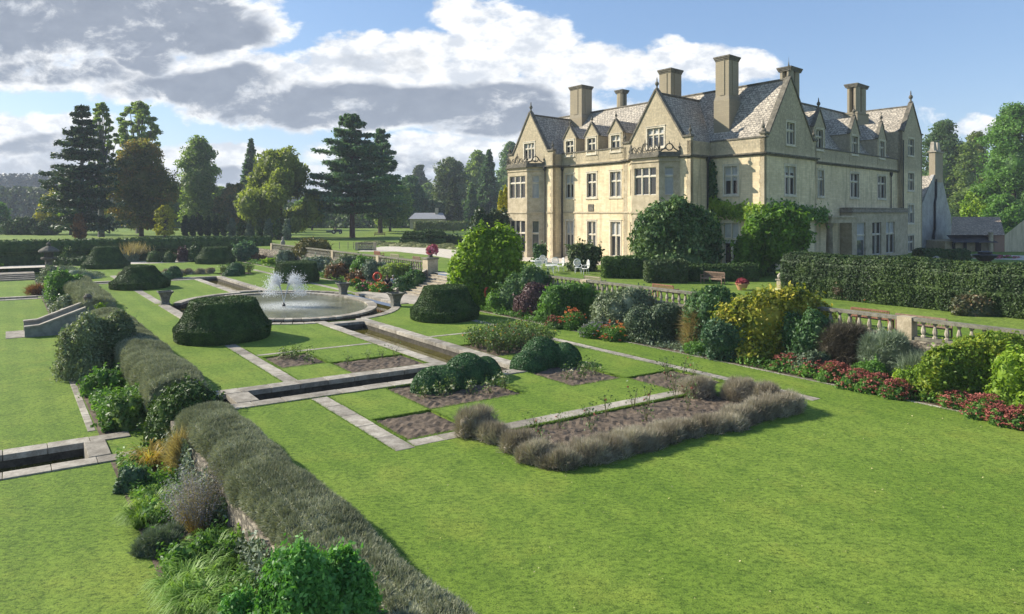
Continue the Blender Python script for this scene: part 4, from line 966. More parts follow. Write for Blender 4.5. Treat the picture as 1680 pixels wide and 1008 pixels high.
def pshrub(name, label, cat, cx, by, w, hgt, mat, z=0.0, deep=.9, **kw):
    c, r, H = at_px(cx, by, w, hgt, z); Yc = c.y+r*deep*.75; r = w*Yc/FPX/2; H = max(H*.8, ZAT(by-hgt, Yc)-z)
    return shrub(name, label, cat, (XAT(cx, Yc), Yc, z), r*1.04, H*1.03, mat, ry=r*deep, **kw)

# leaf materials
LM = leafmat
M_YEW = LM('yew_foliage', [(0.0238, 0.0476, 0.0132), (0.0476, 0.0899, 0.0225), (0.0859, 0.1455, 0.037)], 0.1, .6, spec=.2, cscale=1.5)
M_HEDGE = LM('hedge_foliage', [(0.02, 0.045, 0.0088), (0.05, 0.1, 0.015), (0.125, 0.2, 0.035)], 0.15, .55, cscale=1)
M_BOX = LM('box_foliage', [(0.0202, 0.0576, 0.0173), (0.0403, 0.108, 0.0317), (0.0864, 0.1872, 0.0576)], 0.15, .5, cscale=2)
M_LAV = LM('grey_lavender_shoots', [(.13, .142, .092), (.235, .25, .168), (.40, .41, .30)], .12, .8, spec=.1, cscale=1.1)
M_LAVB = LM('faded_lavender_shoots', [(.19, .16, .12), (.31, .27, .21), (.50, .46, .37)], .12, .8, spec=.1, cscale=1.1)
M_GREEN = LM('mid_green_leaves', [(0.0429, 0.1001, 0.02), (0.093, 0.2002, 0.0343), (0.1859, 0.3432, 0.0644)], 0.35)
M_LIME = LM('lime_green_leaves', [(.07, .14, .012), (.16, .27, .018), (.32, .44, .04)], .35)
M_DKGREEN = LM('dark_glossy_leaves', [(0.024, 0.06, 0.021), (0.0526, 0.12, 0.036), (0.12, 0.225, 0.075)], 0.25, .55, spec=.3)
M_GREYG = LM('grey_green_leaves', [(0.069, 0.0978, 0.0633), (0.138, 0.184, 0.115), (0.253, 0.3105, 0.2185)], .15, .6)
M_SILVER = LM('variegated_leaves', [(0.0575, 0.092, 0.0403), (0.184, 0.23, 0.1265), (0.483, 0.506, 0.368)], .15, .5, clump=.5)
M_GOLD = LM('golden_leaves', [(.05, .10, .012), (.19, .23, .022), (.55, .46, .06)], .3, .45)
M_PURPLE = LM('purple_brown_leaves', [(.045, .022, .026), (.11, .06, .06), (.22, .14, .14)], .12)
M_RUSSET = LM('russet_leaves', [(.05, .05, .02), (.16, .09, .035), (.34, .14, .05)], .2)
M_CONIF = LM('conifer_needles', [(0.0323, 0.0754, 0.0323), (0.0682, 0.1399, 0.0538), (0.1255, 0.2153, 0.0808)], 0.3, .6, cscale=.25)
M_CEDAR = LM('cedar_needles', [(0.0374, 0.0862, 0.0524), (0.0749, 0.1498, 0.0842), (0.1404, 0.234, 0.1217)], 0.35, .6, cscale=.25)
M_OAK = LM('oak_leaves', [(0.0718, 0.1256, 0.0323), (0.1525, 0.2242, 0.0574), (0.2691, 0.3409, 0.0987)], 0.45, .6, cscale=.2)
M_BEECH = LM('copper_tinged_leaves', [(0.0628, 0.0897, 0.0251), (0.1346, 0.1525, 0.0394), (0.305, 0.1973, 0.0538)], 0.45, .6, cscale=.2)
M_WILLOW = LM('willow_leaves', [(0.0828, 0.1104, 0.0207), (0.1656, 0.207, 0.0414), (0.3036, 0.345, 0.0828)], 0.45, .6, cscale=.3)
M_YTREE = LM('yellow_tree_leaves', [(.12, .15, .01), (.28, .28, .02), (.50, .45, .05)], .35, .6, cscale=.3)
M_WOODS = LM('far_wood_leaves', [(0.0483, 0.0966, 0.0347), (0.0966, 0.1642, 0.058), (0.1642, 0.2512, 0.0869)], 0.4, .7, cscale=.06)
M_REDFL = LM('red_flower_heads', [(.14, .05, .035), (.33, .09, .07), (.52, .22, .17)], .1, .7, clump=.5)
M_PINKFL = LM('pink_flowers', [(.25, .04, .09), (.45, .10, .18), (.6, .25, .32)], .2, .6)
M_ORFL = LM('orange_red_flowers', [(.26, .05, .02), (.45, .10, .035), (.6, .25, .06)], .2, .6)
M_YFL = LM('yellow_flowers', [(.55, .38, .02), (.75, .6, .05), (.85, .75, .25)], .2, .6)
M_WFL = LM('creamy_flowers', [(.45, .45, .30), (.62, .60, .45), (.75, .72, .6)], .2, .6)
M_BLUEFL = LM('grey_violet_flower_haze', [(.10, .10, .10), (.20, .19, .23), (.36, .34, .42)], .2, .7)
M_STRAW = LM('straw_coloured_stems', [(.20, .15, .06), (.35, .27, .12), (.5, .42, .2)], .2, .7)

# ---- clipped yew drums and cones
def topiary(label, tc, bc, rb, hb, rt, H, sy=1.0, slump=.0, group='big clipped yew drums on the garden lawn'):
    c = g(tc, bc); e = empty('clipped_yew', c, label, 'topiary', group); rg = NR
    ph = rg.random(4)*6.28
    def rad(z, a):
        if z < hb: r = rb*(1.0-.02*(1-z/hb))
        else:
            k = (z-hb)/(H-hb); r = rb*.985+(rt-rb)*k**.72 - .02
        return r*(1+.012*np.sin(3*a+ph[0])+.01*np.sin(7*a+ph[1]+z*3)+slump*np.sin(a+ph[2])*np.sin(z*2.4+2*a)*(z > hb))
    zs = np.concatenate([np.linspace(0, hb*.93, 6), [hb*.99, hb*1.04], np.linspace(hb*1.12, H*.96, 14), [H*.99]]); na = 72
    A = np.linspace(0, 2*math.pi, na+1)[:-1]; rows = []
    for i, z in enumerate(zs):
        r = rad(z, A)*(.985 if i in (len(zs)-1, 0) else 1); zz = z+.03*np.sin(2*A+ph[3])*(z > hb)+.02*np.sin(5*A)
        rows.append(np.stack([c.x+r*np.cos(A), c.y+r*sy*np.sin(A), zz], 1))
    for k in (.7, .35, .01): rows.append(np.stack([c.x+rad(H, A)*k*np.cos(A), c.y+rad(H, A)*sy*k*np.sin(A), H+.03+.03*np.sin(2*A+ph[3])], 1))
    V = np.concatenate(rows); Q = np.array([(i*na+k, i*na+(k+1) % na, (i+1)*na+(k+1) % na, (i+1)*na+k) for i in range(len(rows)-1) for k in range(na)])
    p4 = V[Q]; cen = p4.mean(1); nrm = unit(np.cross(p4[:, 2]-p4[:, 0], p4[:, 3]-p4[:, 1])); ar = np.linalg.norm(np.cross(p4[:, 2]-p4[:, 0], p4[:, 3]-p4[:, 1]), axis=1)/2
    n = int(min(26000, ar.sum()*900)); idx = rg.choice(len(Q), n, p=ar/ar.sum()); w = rg.dirichlet((1, 1, 1, 1), n)
    P = (p4[idx]*w[:, :, None]).sum(1)+nrm[idx]*rg.normal(.005, .012, (n, 1))
    VV, QQ = join([(V, Q), leaves(P, nrm[idx], .065, 2.0, .85)])
    arr_mesh('foliage', VV, QQ, M_YEW, e); return e
topiary('largest drum of clipped yew, lower left of the fountain pond', -11.6, -7.4, 2.55, .75, 1.75, 2.17, slump=.02)
topiary('cone-shouldered clipped yew at the foot of the wide stone steps', -11.9, 6.4, 2.3, .66, 1.45, 2.12, slump=.05)
topiary('flat-topped yew cone left of the small stone urn on the pond edge', 18.4, -7.1, 2.55, .62, 1.25, 2.05)
topiary('straight-sided yew drum behind the fountain jets', 16.3, 6.7, 2.25, .75, 2.0, 2.0)
topiary('far flat-topped yew cone beside the pale flowering pot before the dark hedge', 52.5-7, -7.0, 2.75, .6, 1.4, 2.7)
topiary('far yew drum at the right end of the dark hedge', 46.5, 6.3, 2.6, .8, 1.7, 2.25)
# ---- clipped box mounds: two lumps each
def mound(label, pts, mat, n, leaf=.06, name='box_shrub', cat='clipped shrub', group=None):
    e = empty(name, pts[0][0], label, cat, group); parts = []
    for (c, rx, ry, rz) in pts: parts += blob(tuple(c), rx, ry, rz, n, leaf, .12, 10, sd(), core=.96, spread=.5, shell=.05, flat=-.3, aspect=1.5)
    V, Q = join(parts); arr_mesh('foliage', V, Q, mat, e); return e
def gp(px, py, dz=0): v = G(px, py); v.z = dz; return v
bxg = 'clipped box mounds at the canal end'
mound('low clipped box mound with a hump at its right, in front of the small weir', [(g(-27.0, -3.0), 1.15, .9, .85), (g(-26.6, -1.5), 1.05, .95, 1.12), (g(-26.6, -.6), .75, .8, .85), (g(-27.2, -3.7), .7, .7, .75)], M_BOX, 9000, group=bxg)
mound('rounded clipped box mound right of the canal beside a rose bed', [(g(-26.3, 1.9), .9, .85, .8), (g(-25.9, 2.9), 1.0, .95, 1.3), (g(-26.4, 3.8), .85, .8, 1.0)], M_BOX, 9000, group=bxg)
mound('small dark clipped mound left of the far canal', [(g(26.6, -3.3), 1.0, .9, .8), (g(26.9, -2.6), .85, .8, 1.35)], M_BOX, 3000, .09, group=bxg)
mound('dark double mound right of the far canal', [(g(26.0, 3.0), 1.0, .9, .9), (g(27.5, 3.8), 1.1, 1, 1.5)], M_BOX, 3000, .09, group=bxg)

# ---- hedges
def prism_hedge(name, label, cat, corners, z0, z1, mat, n, leaf=.08, mode='leaf', bulge=.08, round_=.15, width=.02, group=None, spread=.6, up=.3, wob=.08, core_in=.06, parent=None, seg=1.0):
    """hedge on a quad of ground corners (p0,p1 one long side; p3,p2 the other)"""
    p = [np.array(c[:2], float) for c in corners]; rg = NR; ph = rg.random(6)*6.28
    Lh = np.linalg.norm(p[1]-p[0]); NU = max(4, int(Lh/seg)); prof = [(0, 0), (-.0, .5), (round_*.2, .85), (round_, 1), (.5, 1.02), (1-round_, 1), (1-round_*.2, .85), (1, .5), (1, 0)]
    def S(u, v, k):
        x = p[0]+(p[1]-p[0])*u; y = p[3]+(p[2]-p[3])*u; q = x+(y-x)*v; return q
    rows = []
    for i in range(NU+1):
        u = i/NU
        for (v, k) in prof:
            q = S(u, v, k); s = u*Lh; o = wob*(math.sin(s*1.1+ph[0]+v*4)+.6*math.sin(s*2.7+ph[1]+k*3)+.4*math.sin(s*5.3+ph[2]+v*9))
            cen = S(u, .5, k); d = q-cen; dn = d/(np.linalg.norm(d)+1e-6)
            qq = q+dn*(o+bulge*math.sin(k*math.pi)); z = z0+(z1-z0)*k+(wob*.8*(math.sin(s*.9+ph[3])+.5*math.sin(s*2.3+ph[4]+v*3)) if k > .4 else 0)
            rows.append((qq[0], qq[1], z))
    V = np.array(rows); m = len(prof)
    Q = [(i*m+k, i*m+k+1, (i+1)*m+k+1, (i+1)*m+k) for i in range(NU) for k in range(m-1)]
    for e_ in (0, NU): Q += [(e_*m+0, e_*m+1, e_*m+7, e_*m+8), (e_*m+1, e_*m+2, e_*m+6, e_*m+7), (e_*m+2, e_*m+3, e_*m+5, e_*m+6)]
    Q = np.array(Q); p4 = V[Q]; cr = np.cross(p4[:, 2]-p4[:, 0], p4[:, 3]-p4[:, 1]); ar = np.linalg.norm(cr, axis=1)/2; nrm = unit(cr)
    C = V.mean(0); cen = p4.mean(1)
    axis = np.array([*(S(1, .5, 0)-S(0, .5, 0)), 0]); axis /= np.linalg.norm(axis); mid = np.array([*S(.5, .5, 0), (z0+z1)/2])
    rel = cen-mid; rel2 = rel-np.outer(rel@axis, axis)
    sgn = np.sign((nrm*rel2).sum(1)); ends = np.arange(len(Q)) >= NU*(m-1); sgn[ends] = np.sign((nrm*rel).sum(1))[ends]; sgn[sgn == 0] = 1; nrm *= sgn[:, None]
    idx = rg.choice(len(Q), n, p=ar/ar.sum()); w = rg.dirichlet((1, 1, 1, 1), n); P = (p4[idx]*w[:, :, None]).sum(1)
    if mode == 'leaf': L = leaves(P+nrm[idx]*rg.normal(0, leaf*.35, (n, 1)), nrm[idx], leaf, 1.6, spread)
    else: L = spikes(P-nrm[idx]*leaf*.3, nrm[idx]*.8+np.array([0, 0, up])+rg.normal(0, spread, (n, 3)), leaf, width)
    Vc = V.copy(); Vc = V.copy(); Vc[:, 2] -= np.where(Vc[:, 2] > (z0+z1)/2, core_in, 0); dd_ = (V-mid); dd_ -= np.outer(dd_@axis, axis); dd_[:, 2] = 0; Vc -= dd_*core_in*1.6/np.maximum(.1, np.linalg.norm(dd_, axis=1, keepdims=True))
    VV, QQ = join([(Vc, Q), L])
    if parent is not None: return arr_mesh(name, VV, QQ, mat, parent)
    e = empty(name, (float(mid[0]), float(mid[1]), z0), label, cat, group); arr_mesh('foliage', VV, QQ, mat, e); return e
def ghedge(name, label, t0, t1, b0, b1, z0, z1, mat, n, **kw):
    return prism_hedge(name, label, kw.pop('cat', 'hedge'), [g(t0, b0), g(t1, b0), g(t1, b1), g(t0, b1)], z0, z1, mat, n, **kw)
grp = 'grey lavender hedges along the terrace edge'
ghedge('lavender_hedge', 'longest grey lavender hedge running from the bottom edge towards the round yew', -52, -27.2, -12.62, -11.15, -.25, .66, M_LAV, 210000, mode='spike', leaf=.11, width=.022, up=.6, spread=.95, wob=.06, round_=.24, bulge=.14, group=grp, seg=.5)
ghedge('lavender_hedge', 'middle stretch of grey lavender hedge between the garden steps and the round yew', -23.6, -1.6, -12.9, -10.95, -.4, .80, M_LAV, 120000, mode='spike', leaf=.13, width=.032, up=.6, spread=.95, wob=.08, round_=.3, group=grp, seg=.5)
ghedge('lavender_hedge', 'far stretch of grey lavender hedge beyond the left garden steps', 3.6, 24, -12.9, -10.9, -.12, .9, M_LAV, 20000, mode='spike', leaf=.24, width=.05, up=.5, spread=.45, wob=.12, round_=.3, group=grp, seg=.5)
c = g(-25.3, -12.0); shrub('yew_mound', 'bulging dark green yew between two grey lavender hedges', 'shrub', (c.x, c.y, LZ), 1.5, 2.15, M_HEDGE, ry=1.2, n=17000, leaf=.085, lump=.12, core=.95, shell=.07, spread=.6, flat=-.5)
# lavender edging round the front rose bed
lv = 'lavender bushes edging the empty front bed'
spots = []
for k in range(13): spots.append((-36.2+R.uniform(-.15, .15), -4.7+k*.82+R.uniform(-.12, .12), R.uniform(.58, .74), R.uniform(.42, .58) if k < 10 else .66))
for k in range(3): spots.append((-35.5+k*.95, -5.05+R.uniform(-.1, .1), .55, .6))
spots.append((-32.7, -5.2, .78, .95)); spots += [(-35.2, 5.5, .85, .8), (-34.4, 5.2, .8, .85), (-33.2, 4.4, .75, .7)]
words = ['first', 'second', 'third', 'fourth', 'fifth', 'sixth', 'seventh', 'eighth', 'ninth', 'tenth', 'eleventh', 'twelfth', 'last']
for k, (t_, b_, r_, h_) in enumerate(spots):
    if k < 13: lab = '%s lavender bush from the left along the near edge of the front bed' % words[k]
    elif k < 16: lab = ['nearest', 'middle', 'rear'][k-13]+' faded lavender bush on the left side of the front bed'
    else: lab = ['tall rounded lavender bush at the back left corner of the front bed', 'broadest lavender bush at the right corner of the front bed', 'olive-tinted lavender bush behind the right corner of the front bed', 'brown lavender bush at the right end of the stone strip behind the front bed'][k-16]
    c = g(t_, b_); shrub('lavender_bush', lab, 'lavender', (c.x, c.y, -.05), r_, h_, M_LAVB, n=6500, leaf=.22, mode='spike', width=.013, spread=.45, lump=.45, up=.7, group=lv, stems=False, core=.7, shell=.25)
# roses: small bushes of canes, leaves and blooms
def rose(c, H, r, nl, label, group, bloom=None, nb=0, leaf=.06):
    e = empty('rose_bush', c, ' '.join(label.split()[:16]), 'rose bush', group); mb = MB(); tips = []
    for k in range(max(4, int(nl/22))):
        a = R.uniform(0, 6.28); q = R.uniform(.2, 1)*r; hh = H*R.uniform(.55, 1); p1 = (c[0]+math.cos(a)*q*.5, c[1]+math.sin(a)*q*.5, c[2]+hh*.55); p2 = (c[0]+math.cos(a)*q, c[1]+math.sin(a)*q, c[2]+hh)
        mb.tube([(c[0], c[1], c[2]-.05), p1, p2], [.012, .009, .006], 4, cap=False); tips += [p1, p2, p2]
    mb.build('cane', simple('rose_cane', (.12, .11, .05), .8), e)
    T = np.array(tips)[NR.integers(0, len(tips), nl)]; P = T+NR.normal(0, .09+r*.12, (nl, 3)); P[:, 2] = np.maximum(P[:, 2], c[2]+.03)
    V, Q = leaves(P, NR.normal(0, 1, (nl, 3)), leaf, 1.5, .5); arr_mesh('foliage', V, [Q], M_ROSE, e)
    if nb:
        T = np.array(tips)[NR.integers(0, len(tips), nb)]; parts = []
        for q in T:
            q = q+np.array([R.uniform(-.08, .08), R.uniform(-.08, .08), .05]); parts.append(leaves(np.repeat(q[None], 9, 0)+NR.normal(0, .018, (9, 3)), NR.normal(0, 1, (9, 3))+[0, 0, .6], .055, 1.1, .5))
        V, Q = join(parts); arr_mesh('blooms', V, Q, bloom, e)
M_ROSE = LM('rose_leaves', [(0.039, 0.0715, 0.0195), (0.091, 0.156, 0.0455), (0.208, 0.286, 0.117)], 0.3, .5, clump=.6)
def rose_bed(n, t0, t1, b0, b1, H, r, nl, where, bloom=None, nb=0, leaf=.06, edge=.35):
    pts = []; tries = 0
    while len(pts) < n and tries < 2000:
        tries += 1; q = (R.uniform(t0+edge, t1-edge), R.uniform(b0+edge, b1-edge))
        if all(math.hypot(q[0]-w[0], q[1]-w[1]) > r*.9 for w in pts): pts.append(q)
    pts.sort(key=lambda q: q[1])
    for k, (t_, b_) in enumerate(pts):
        c = g(t_, b_); lab = '%s rose bush from the left %s' % (words[k] if k < 12 else 'another', where) if n <= 12 else 'rose bush among many %s' % where
        rose((c.x, c.y, -.06), H*R.uniform(.75, 1.1), r, nl, lab, 'roses %s' % where, bloom, nb, leaf)
rose_bed(7, *beds['a'], .5, .3, 90, 'in the small bed left of the tilled square', M_WFL, 2)
for k, (t_, b_) in enumerate([(-20.9, -3.2), (-21.0, -2.5), (-21.3, -4.4), (-21.0, -1.9)]):
    c = g(t_, b_); rose((c.x, c.y, -.06), .5, .22, 45, '%s sparse rose along the back of the bare tilled square' % words[k], 'sparse roses in the tilled square', None, 0)
for k, (t_, b_) in enumerate([(-28.1, -4.3), (-28.3, -3.7), (-28.5, -2.6), (-28.8, -1.9), (-28.9, -1.2), (-28.2, -.9), (-28.1, -3.1)]):
    c = g(t_, b_); rose((c.x, c.y, -.06), .55, .3, 110, '%s rose from the left in front of the low box mound' % words[k], 'roses in front of the low box mound', M_WFL, 5)
big = 'in the dense rose bed between canal and lawn'
pts = [(-20.8+R.uniform(-.15, .15)-i*.72, 2.6+j*.78+R.uniform(-.12, .12)) for i in range(4) for j in range(5)]
for k, (t_, b_) in enumerate(pts):
    i_, j_ = divmod(k, 5); c = g(t_, b_)
    rose((c.x, c.y, -.06), R.uniform(.95, 1.2), .5, 420, 'tall leafy rose, %s from the left in the %s row of the dense bed' % (words[j_], ['back', 'third', 'second', 'front'][i_]), 'tall roses in the dense bed', M_YFL if k % 2 else M_ORFL, 5 if k < 12 else 3, .07)
for k, (t_, b_) in enumerate([(-28.6, 2.1), (-28.9, 2.7), (-28.2, 3.2), (-28.7, 3.6), (-27.9, 3.9)]):
    c = g(t_, b_); rose((c.x, c.y, -.06), .5, .28, 90, '%s low rose from the left beside the rounded box mound' % words[k], 'low roses beside the rounded box mound', M_WFL, 2)
for k, (t_, b_) in enumerate([(-31.9, 4.6), (-31.0, 5.2), (-30.5, 5.9), (-31.6, 6.2), (-30.6, 6.7)]):
    c = g(t_, b_); rose((c.x, c.y, -.06), .8, .28, 60, '%s leggy rose from the left in the bed against the stone path' % words[k], 'leggy roses against the stone path', M_REDFL, 1)
for k in range(12):
    c = g(-33.5+R.uniform(-.2, .3)-(.9 if k % 3 == 0 else 0), -4.0+k*.72); rose((c.x, c.y, -.06), .55+.25*(k > 4), .25, 45, '%s thin cane rose from the left in the brown front bed' % words[k], 'thin roses in the brown front bed', M_REDFL, 1)
for k in range(10):
    c = g(28.7+R.uniform(-1, 1), 2.9+k*.33+R.uniform(-.1, .1)); rose((c.x, c.y, -.05), 1.1, .5, 260, '%s rose from the left in the far rose bed past the fountain' % words[k], 'roses in the far bed past the fountain', M_WFL if k % 2 else M_ORFL, 6, .1)
for k in range(9):
    c = g(30.5+R.uniform(-.4, .4), -7+k*1.1); shrub('lavender_bush', '%s grey bush from the left in the far row before the yew cones' % words[k], 'lavender', (c.x, c.y, -.03), .6, .65, M_LAVB, n=900, leaf=.2, mode='spike', width=.04, spread=.35, lump=.25, up=.8, group='far row of grey bushes', stems=False, core=.75)
# ---------------------------------------------------------------- right border below the terrace wall
def ps(name, label, cx, by, w, hgt, mat, cat='shrub', z=0.0, **kw): return pshrub(name, label, cat, cx, by, w, hgt, mat, z=z, **kw)
def bs(name, label, cx, topy, w, b, mat, zb=0.0, ry=None, cat='shrub', **kw):
    """shrub in a border: its column, top row and width in the photo fix t and size, b is its place across the border"""
    u = (cx-CX)/FPX; P0 = g(0, b); tq = (u*P0.y-P0.x)/(A2.x-u*A2.y); c = g(tq, b, zb); r = w*c.y/FPX/2; H = ZAT(topy, c.y)-zb
    return shrub(name, label, cat, tuple(c), r*1.05, H*1.02, mat, ry=ry or min(r, 1.5), **kw)
SAGE = LM('sage_leaves', [(.035, .06, .03), (.07, .11, .055), (.16, .21, .12)], .15)
bs('lime_shrub', 'big billowing lime green shrub immediately right of the wide stone steps', 806, 374, 152, 12.2, M_LIME, ry=2.6, leaf=.2, lump=.45, nl=26, flat=-.4, n=20000)
bs('spreading_yew', 'low dark spreading evergreen tucked under the lime green shrub', 868, 432, 96, 12.4, M_CONIF, leaf=.12, lump=.4, up=.2)
bs('purple_shrub', 'purple-brown rounded shrub below the balustrade near the lime green shrub', 880, 461, 78, 12.0, M_PURPLE, leaf=.10, lump=.3)
bs('straggly_shrub', 'straggly dull green shrub left of the purple-brown shrub', 828, 476, 62, 11.2, M_GREEN, leaf=.10, lump=.5)
bs('green_shrub', 'feathery mid green shrub between the purple and the silvery shrubs', 937, 460, 118, 12.1, M_GREEN, leaf=.11, lump=.4)
bs('variegated_shrub', 'silvery cream-variegated shrub in front of the balustrade', 1024, 468, 130, 12.2, M_SILVER, leaf=.10, lump=.35)
bs('round_shrub', 'low dense dark grey-green dome at the front of the border', 1082, 496, 122, 11.6, SAGE, leaf=.075, lump=.22, n=26000)
bs('glossy_shrub', 'dark glossy holly-like shrub left of the golden-topped shrub', 1170, 464, 112, 12.4, M_DKGREEN, leaf=.11, lump=.3)
bs('grey_grass', 'weeping straw-coloured grass between the grey dome and the golden shrub', 1140, 506, 40, 11.6, M_STRAW, mode='spike', leaf=.5, width=.02, up=.6, n=3500, core=.7)
bs('golden_shrub', 'golden yellow shrub standing tallest in the long border', 1268, 471, 205, 12.4, M_GOLD, leaf=.14, lump=.35, n=20000)
bs('green_shrub', 'bluish green bushy shrub under the golden yellow shrub', 1222, 512, 160, 11.5, LM('bluish_leaves', [(.02, .055, .025), (.05, .11, .05), (.12, .22, .10)], .2), leaf=.09, lump=.35, ry=1.3, n=22000)
bs('dark_shrub', 'shadowy dark shrub right of the golden yellow shrub', 1328, 503, 92, 12.3, M_DKGREEN, leaf=.10, lump=.35)
bs('twiggy_shrub', 'brown twiggy shrub against the rubble terrace wall', 1392, 528, 96, 12.6, LM('brown_twigs', [(.04, .035, .025), (.09, .075, .05), (.17, .15, .10)], .1), mode='spike', leaf=.45, width=.018, up=.7, n=9000, core=.7, lump=.4, ry=.9)
bs('grey_willow', 'grey-leaved narrow shrub against the pale rubble wall', 1456, 532, 80, 12.4, M_GREYG, mode='spike', leaf=.35, width=.03, up=.8, n=9000, core=.75, lump=.45)
bs('yellowgreen_shrub', 'large yellow-green bush at the right edge below the balustrade', 1606, 536, 235, 12.2, LM('yellowgreen_leaves', [(.05, .10, .012), (.13, .22, .02), (.34, .38, .04)], .35), leaf=.09, lump=.45, nl=26, n=30000)
bs('green_shrub', 'fresh green leafy shrub at the very right end of the border', 1690, 560, 120, 11.8, M_LIME, leaf=.09, lump=.4)
for k, (x, ty, w, b_) in enumerate([(900, 500, 40, 10.9), (985, 528, 60, 10.9), (1040, 545, 50, 10.8), (1150, 560, 60, 10.8), (1330, 572, 70, 11.2), (1500, 600, 80, 11.4), (1430, 588, 70, 11.4)]):
    bs('leafy_perennial', ['small leafy perennial before the purple shrub', 'low leafy perennial before the feathery shrub', 'low leafy perennial before the silvery shrub', 'low leafy perennial before the blue-green bush', 'leafy perennial behind the first sedums', 'leafy perennial left of the yellow-green bush', 'leafy perennial below the grey willow-like shrub'][k], x, ty, w, b_, [M_GREEN, SAGE, M_LIME][k % 3], cat='perennial', leaf=.08, lump=.4)
def flowerclump(label, cx, by, w, hgt, fl, mat=M_GREEN, z=0.0, nf=70, name='flowering_clump', fs=.085, cat='flowers', group=None, leaf=.07, top=.35):
    c, r, H = at_px(cx, by, w, hgt, z); c = Vector((c.x, c.y+r*.5, z)); e = empty(name, c, label, cat, group)
    P1 = blob(tuple(c), r*1.12, r*.8, H*.82, int(2200+r*2200), leaf, .55, 12, sd(), core=.72, shell=.35); V, Q = join(P1); arr_mesh('foliage', V, Q, mat, e)
    k = nf; d = unit(NR.normal(0, 1, (k, 3))+[0, -.25, .9]); d[:, 2] = np.abs(d[:, 2])*.9+top*.3; ctr = d*np.array([r*1.15, r*.85, H*.90])*(.86+.2*NR.random((k, 1)))+np.array(c); pr = []
    for q in ctr: pr.append(leaves(q+NR.normal(0, fs*.5, (12, 3))*[1, 1, .45], NR.normal(0, .5, (12, 3))+[0, 0, 1], fs*.8, 1.1, .5))
    V, Q = join(pr); arr_mesh('flower_heads', V, Q, fl, e); return e
sed = 'dark red sedum clumps along the lawn edge'
for k, (x, y, w, hh) in enumerate([(1300, 610, 56, 30), (1338, 619, 52, 34), (1376, 628, 52, 36), (1410, 641, 56, 36), (1446, 648, 56, 36), (1478, 656, 52, 34), (1552, 660, 50, 26), (1580, 672, 56, 30), (1626, 690, 60, 44), (1650, 700, 44, 36), (1684, 706, 50, 40)]):
    flowerclump('%s dark red sedum clump from the left along the right-hand lawn edge' % (words+['x'])[k], x, y, w, hh, M_REDFL, nf=110, group=sed, fs=.07)
for k, (x, y, w, hh, lab, f) in enumerate([(1013, 560, 60, 34, 'orange-red flowers left of the grey-green dome', M_ORFL), (940, 542, 44, 40, 'orange and yellow flowers under the silvery shrub', M_ORFL), (912, 540, 34, 24, 'crimson flowers at the foot of the feathery shrub', M_REDFL), (868, 522, 34, 24, 'pinkish red flowers under the purple shrub', M_REDFL),
        (1325, 588, 50, 34, 'bright yellow flower clump behind the sedums', M_YFL), (1186, 582, 70, 40, 'russet flower clump at the lawn edge under the blue-green bush', M_REDFL), (980, 556, 50, 30, 'mauve grey low flowers at the lawn edge', M_BLUEFL), (1538, 655, 46, 40, 'small pinkish clump before the yellow-green bush', M_REDFL), (1598, 648, 50, 60, 'pale pink flower spikes before the yellow-green bush', M_WFL)]):
    flowerclump(lab, x, y, w, hh, f, nf=55, fs=.08)
for k, (x, y, w, hh, m_, lab) in enumerate([(1510, 645, 70, 56, M_GREYG, 'tuft of arching pale green grass right of the red sedums'), (1400, 615, 90, 44, M_GREEN, 'tuft of upright green grass behind the red sedums'), (1560, 650, 70, 50, M_GREYG, 'pale grassy tuft left of the yellow-green bush')]):
    ps('grass_tuft', lab, x, y, w, hh, m_, cat='ornamental grass', mode='spike', leaf=.55, width=.025, up=1.2, n=3500, core=.55, lump=.3)
def groundcover(label, poly, n, mat, z, hgt=.18, leaf=.08, name='ground_cover'):
    """loose low planting scattered over a strip of soil, in clumps"""
    P = []
    (x0, y0), (x1, y1), (x2, y2), (x3, y3) = [tuple(p)[:2] for p in poly]
    u, v = NR.random(n), NR.random(n); X = (1-u)*(1-v)*x0+u*(1-v)*x1+u*v*x2+(1-u)*v*x3; Y_ = (1-u)*(1-v)*y0+u*(1-v)*y1+u*v*y2+(1-u)*v*y3
    cl = np.sin(X*2.1+Y_*1.3)+np.sin(X*.9-Y_*2.3+1)+np.sin(X*4.3+2)*.5+np.sin(Y_*5.1)*.5; keep = cl+NR.normal(0, .5, n) > -.6
    X, Y_, cl = X[keep], Y_[keep], cl[keep]; Z = z+np.abs(NR.normal(0, 1, len(X)))*.35*hgt+hgt*np.clip(cl*.5, 0, 1)*NR.random(len(X))
    V, Q = leaves(np.stack([X, Y_, Z], 1), np.tile([0, 0, 1.], (len(X), 1)), leaf, 1.7, .7); o = arr_mesh(name, V, [Q], mat); return tag(o, label, 'ground cover', None, 'stuff')
for i, (ta, tb) in enumerate([(-46, -30), (-30, -18), (-18, -4)]):
    groundcover('low green ground cover along the %s part of the right border' % ['near', 'middle', 'far'][i], [g(ta, 10.15), g(tb, 10.15), g(tb, 13.4), g(ta, 13.4)], 12000, [M_GREEN, M_GREYG, M_GREEN][i], 0, .3, .1)
groundcover('low green ground cover in the border left of the steps', [g(3, 10.15), g(46, 10.15), g(46, 13.4), g(3, 13.4)], 9000, M_GREEN, 0, .35, .14)
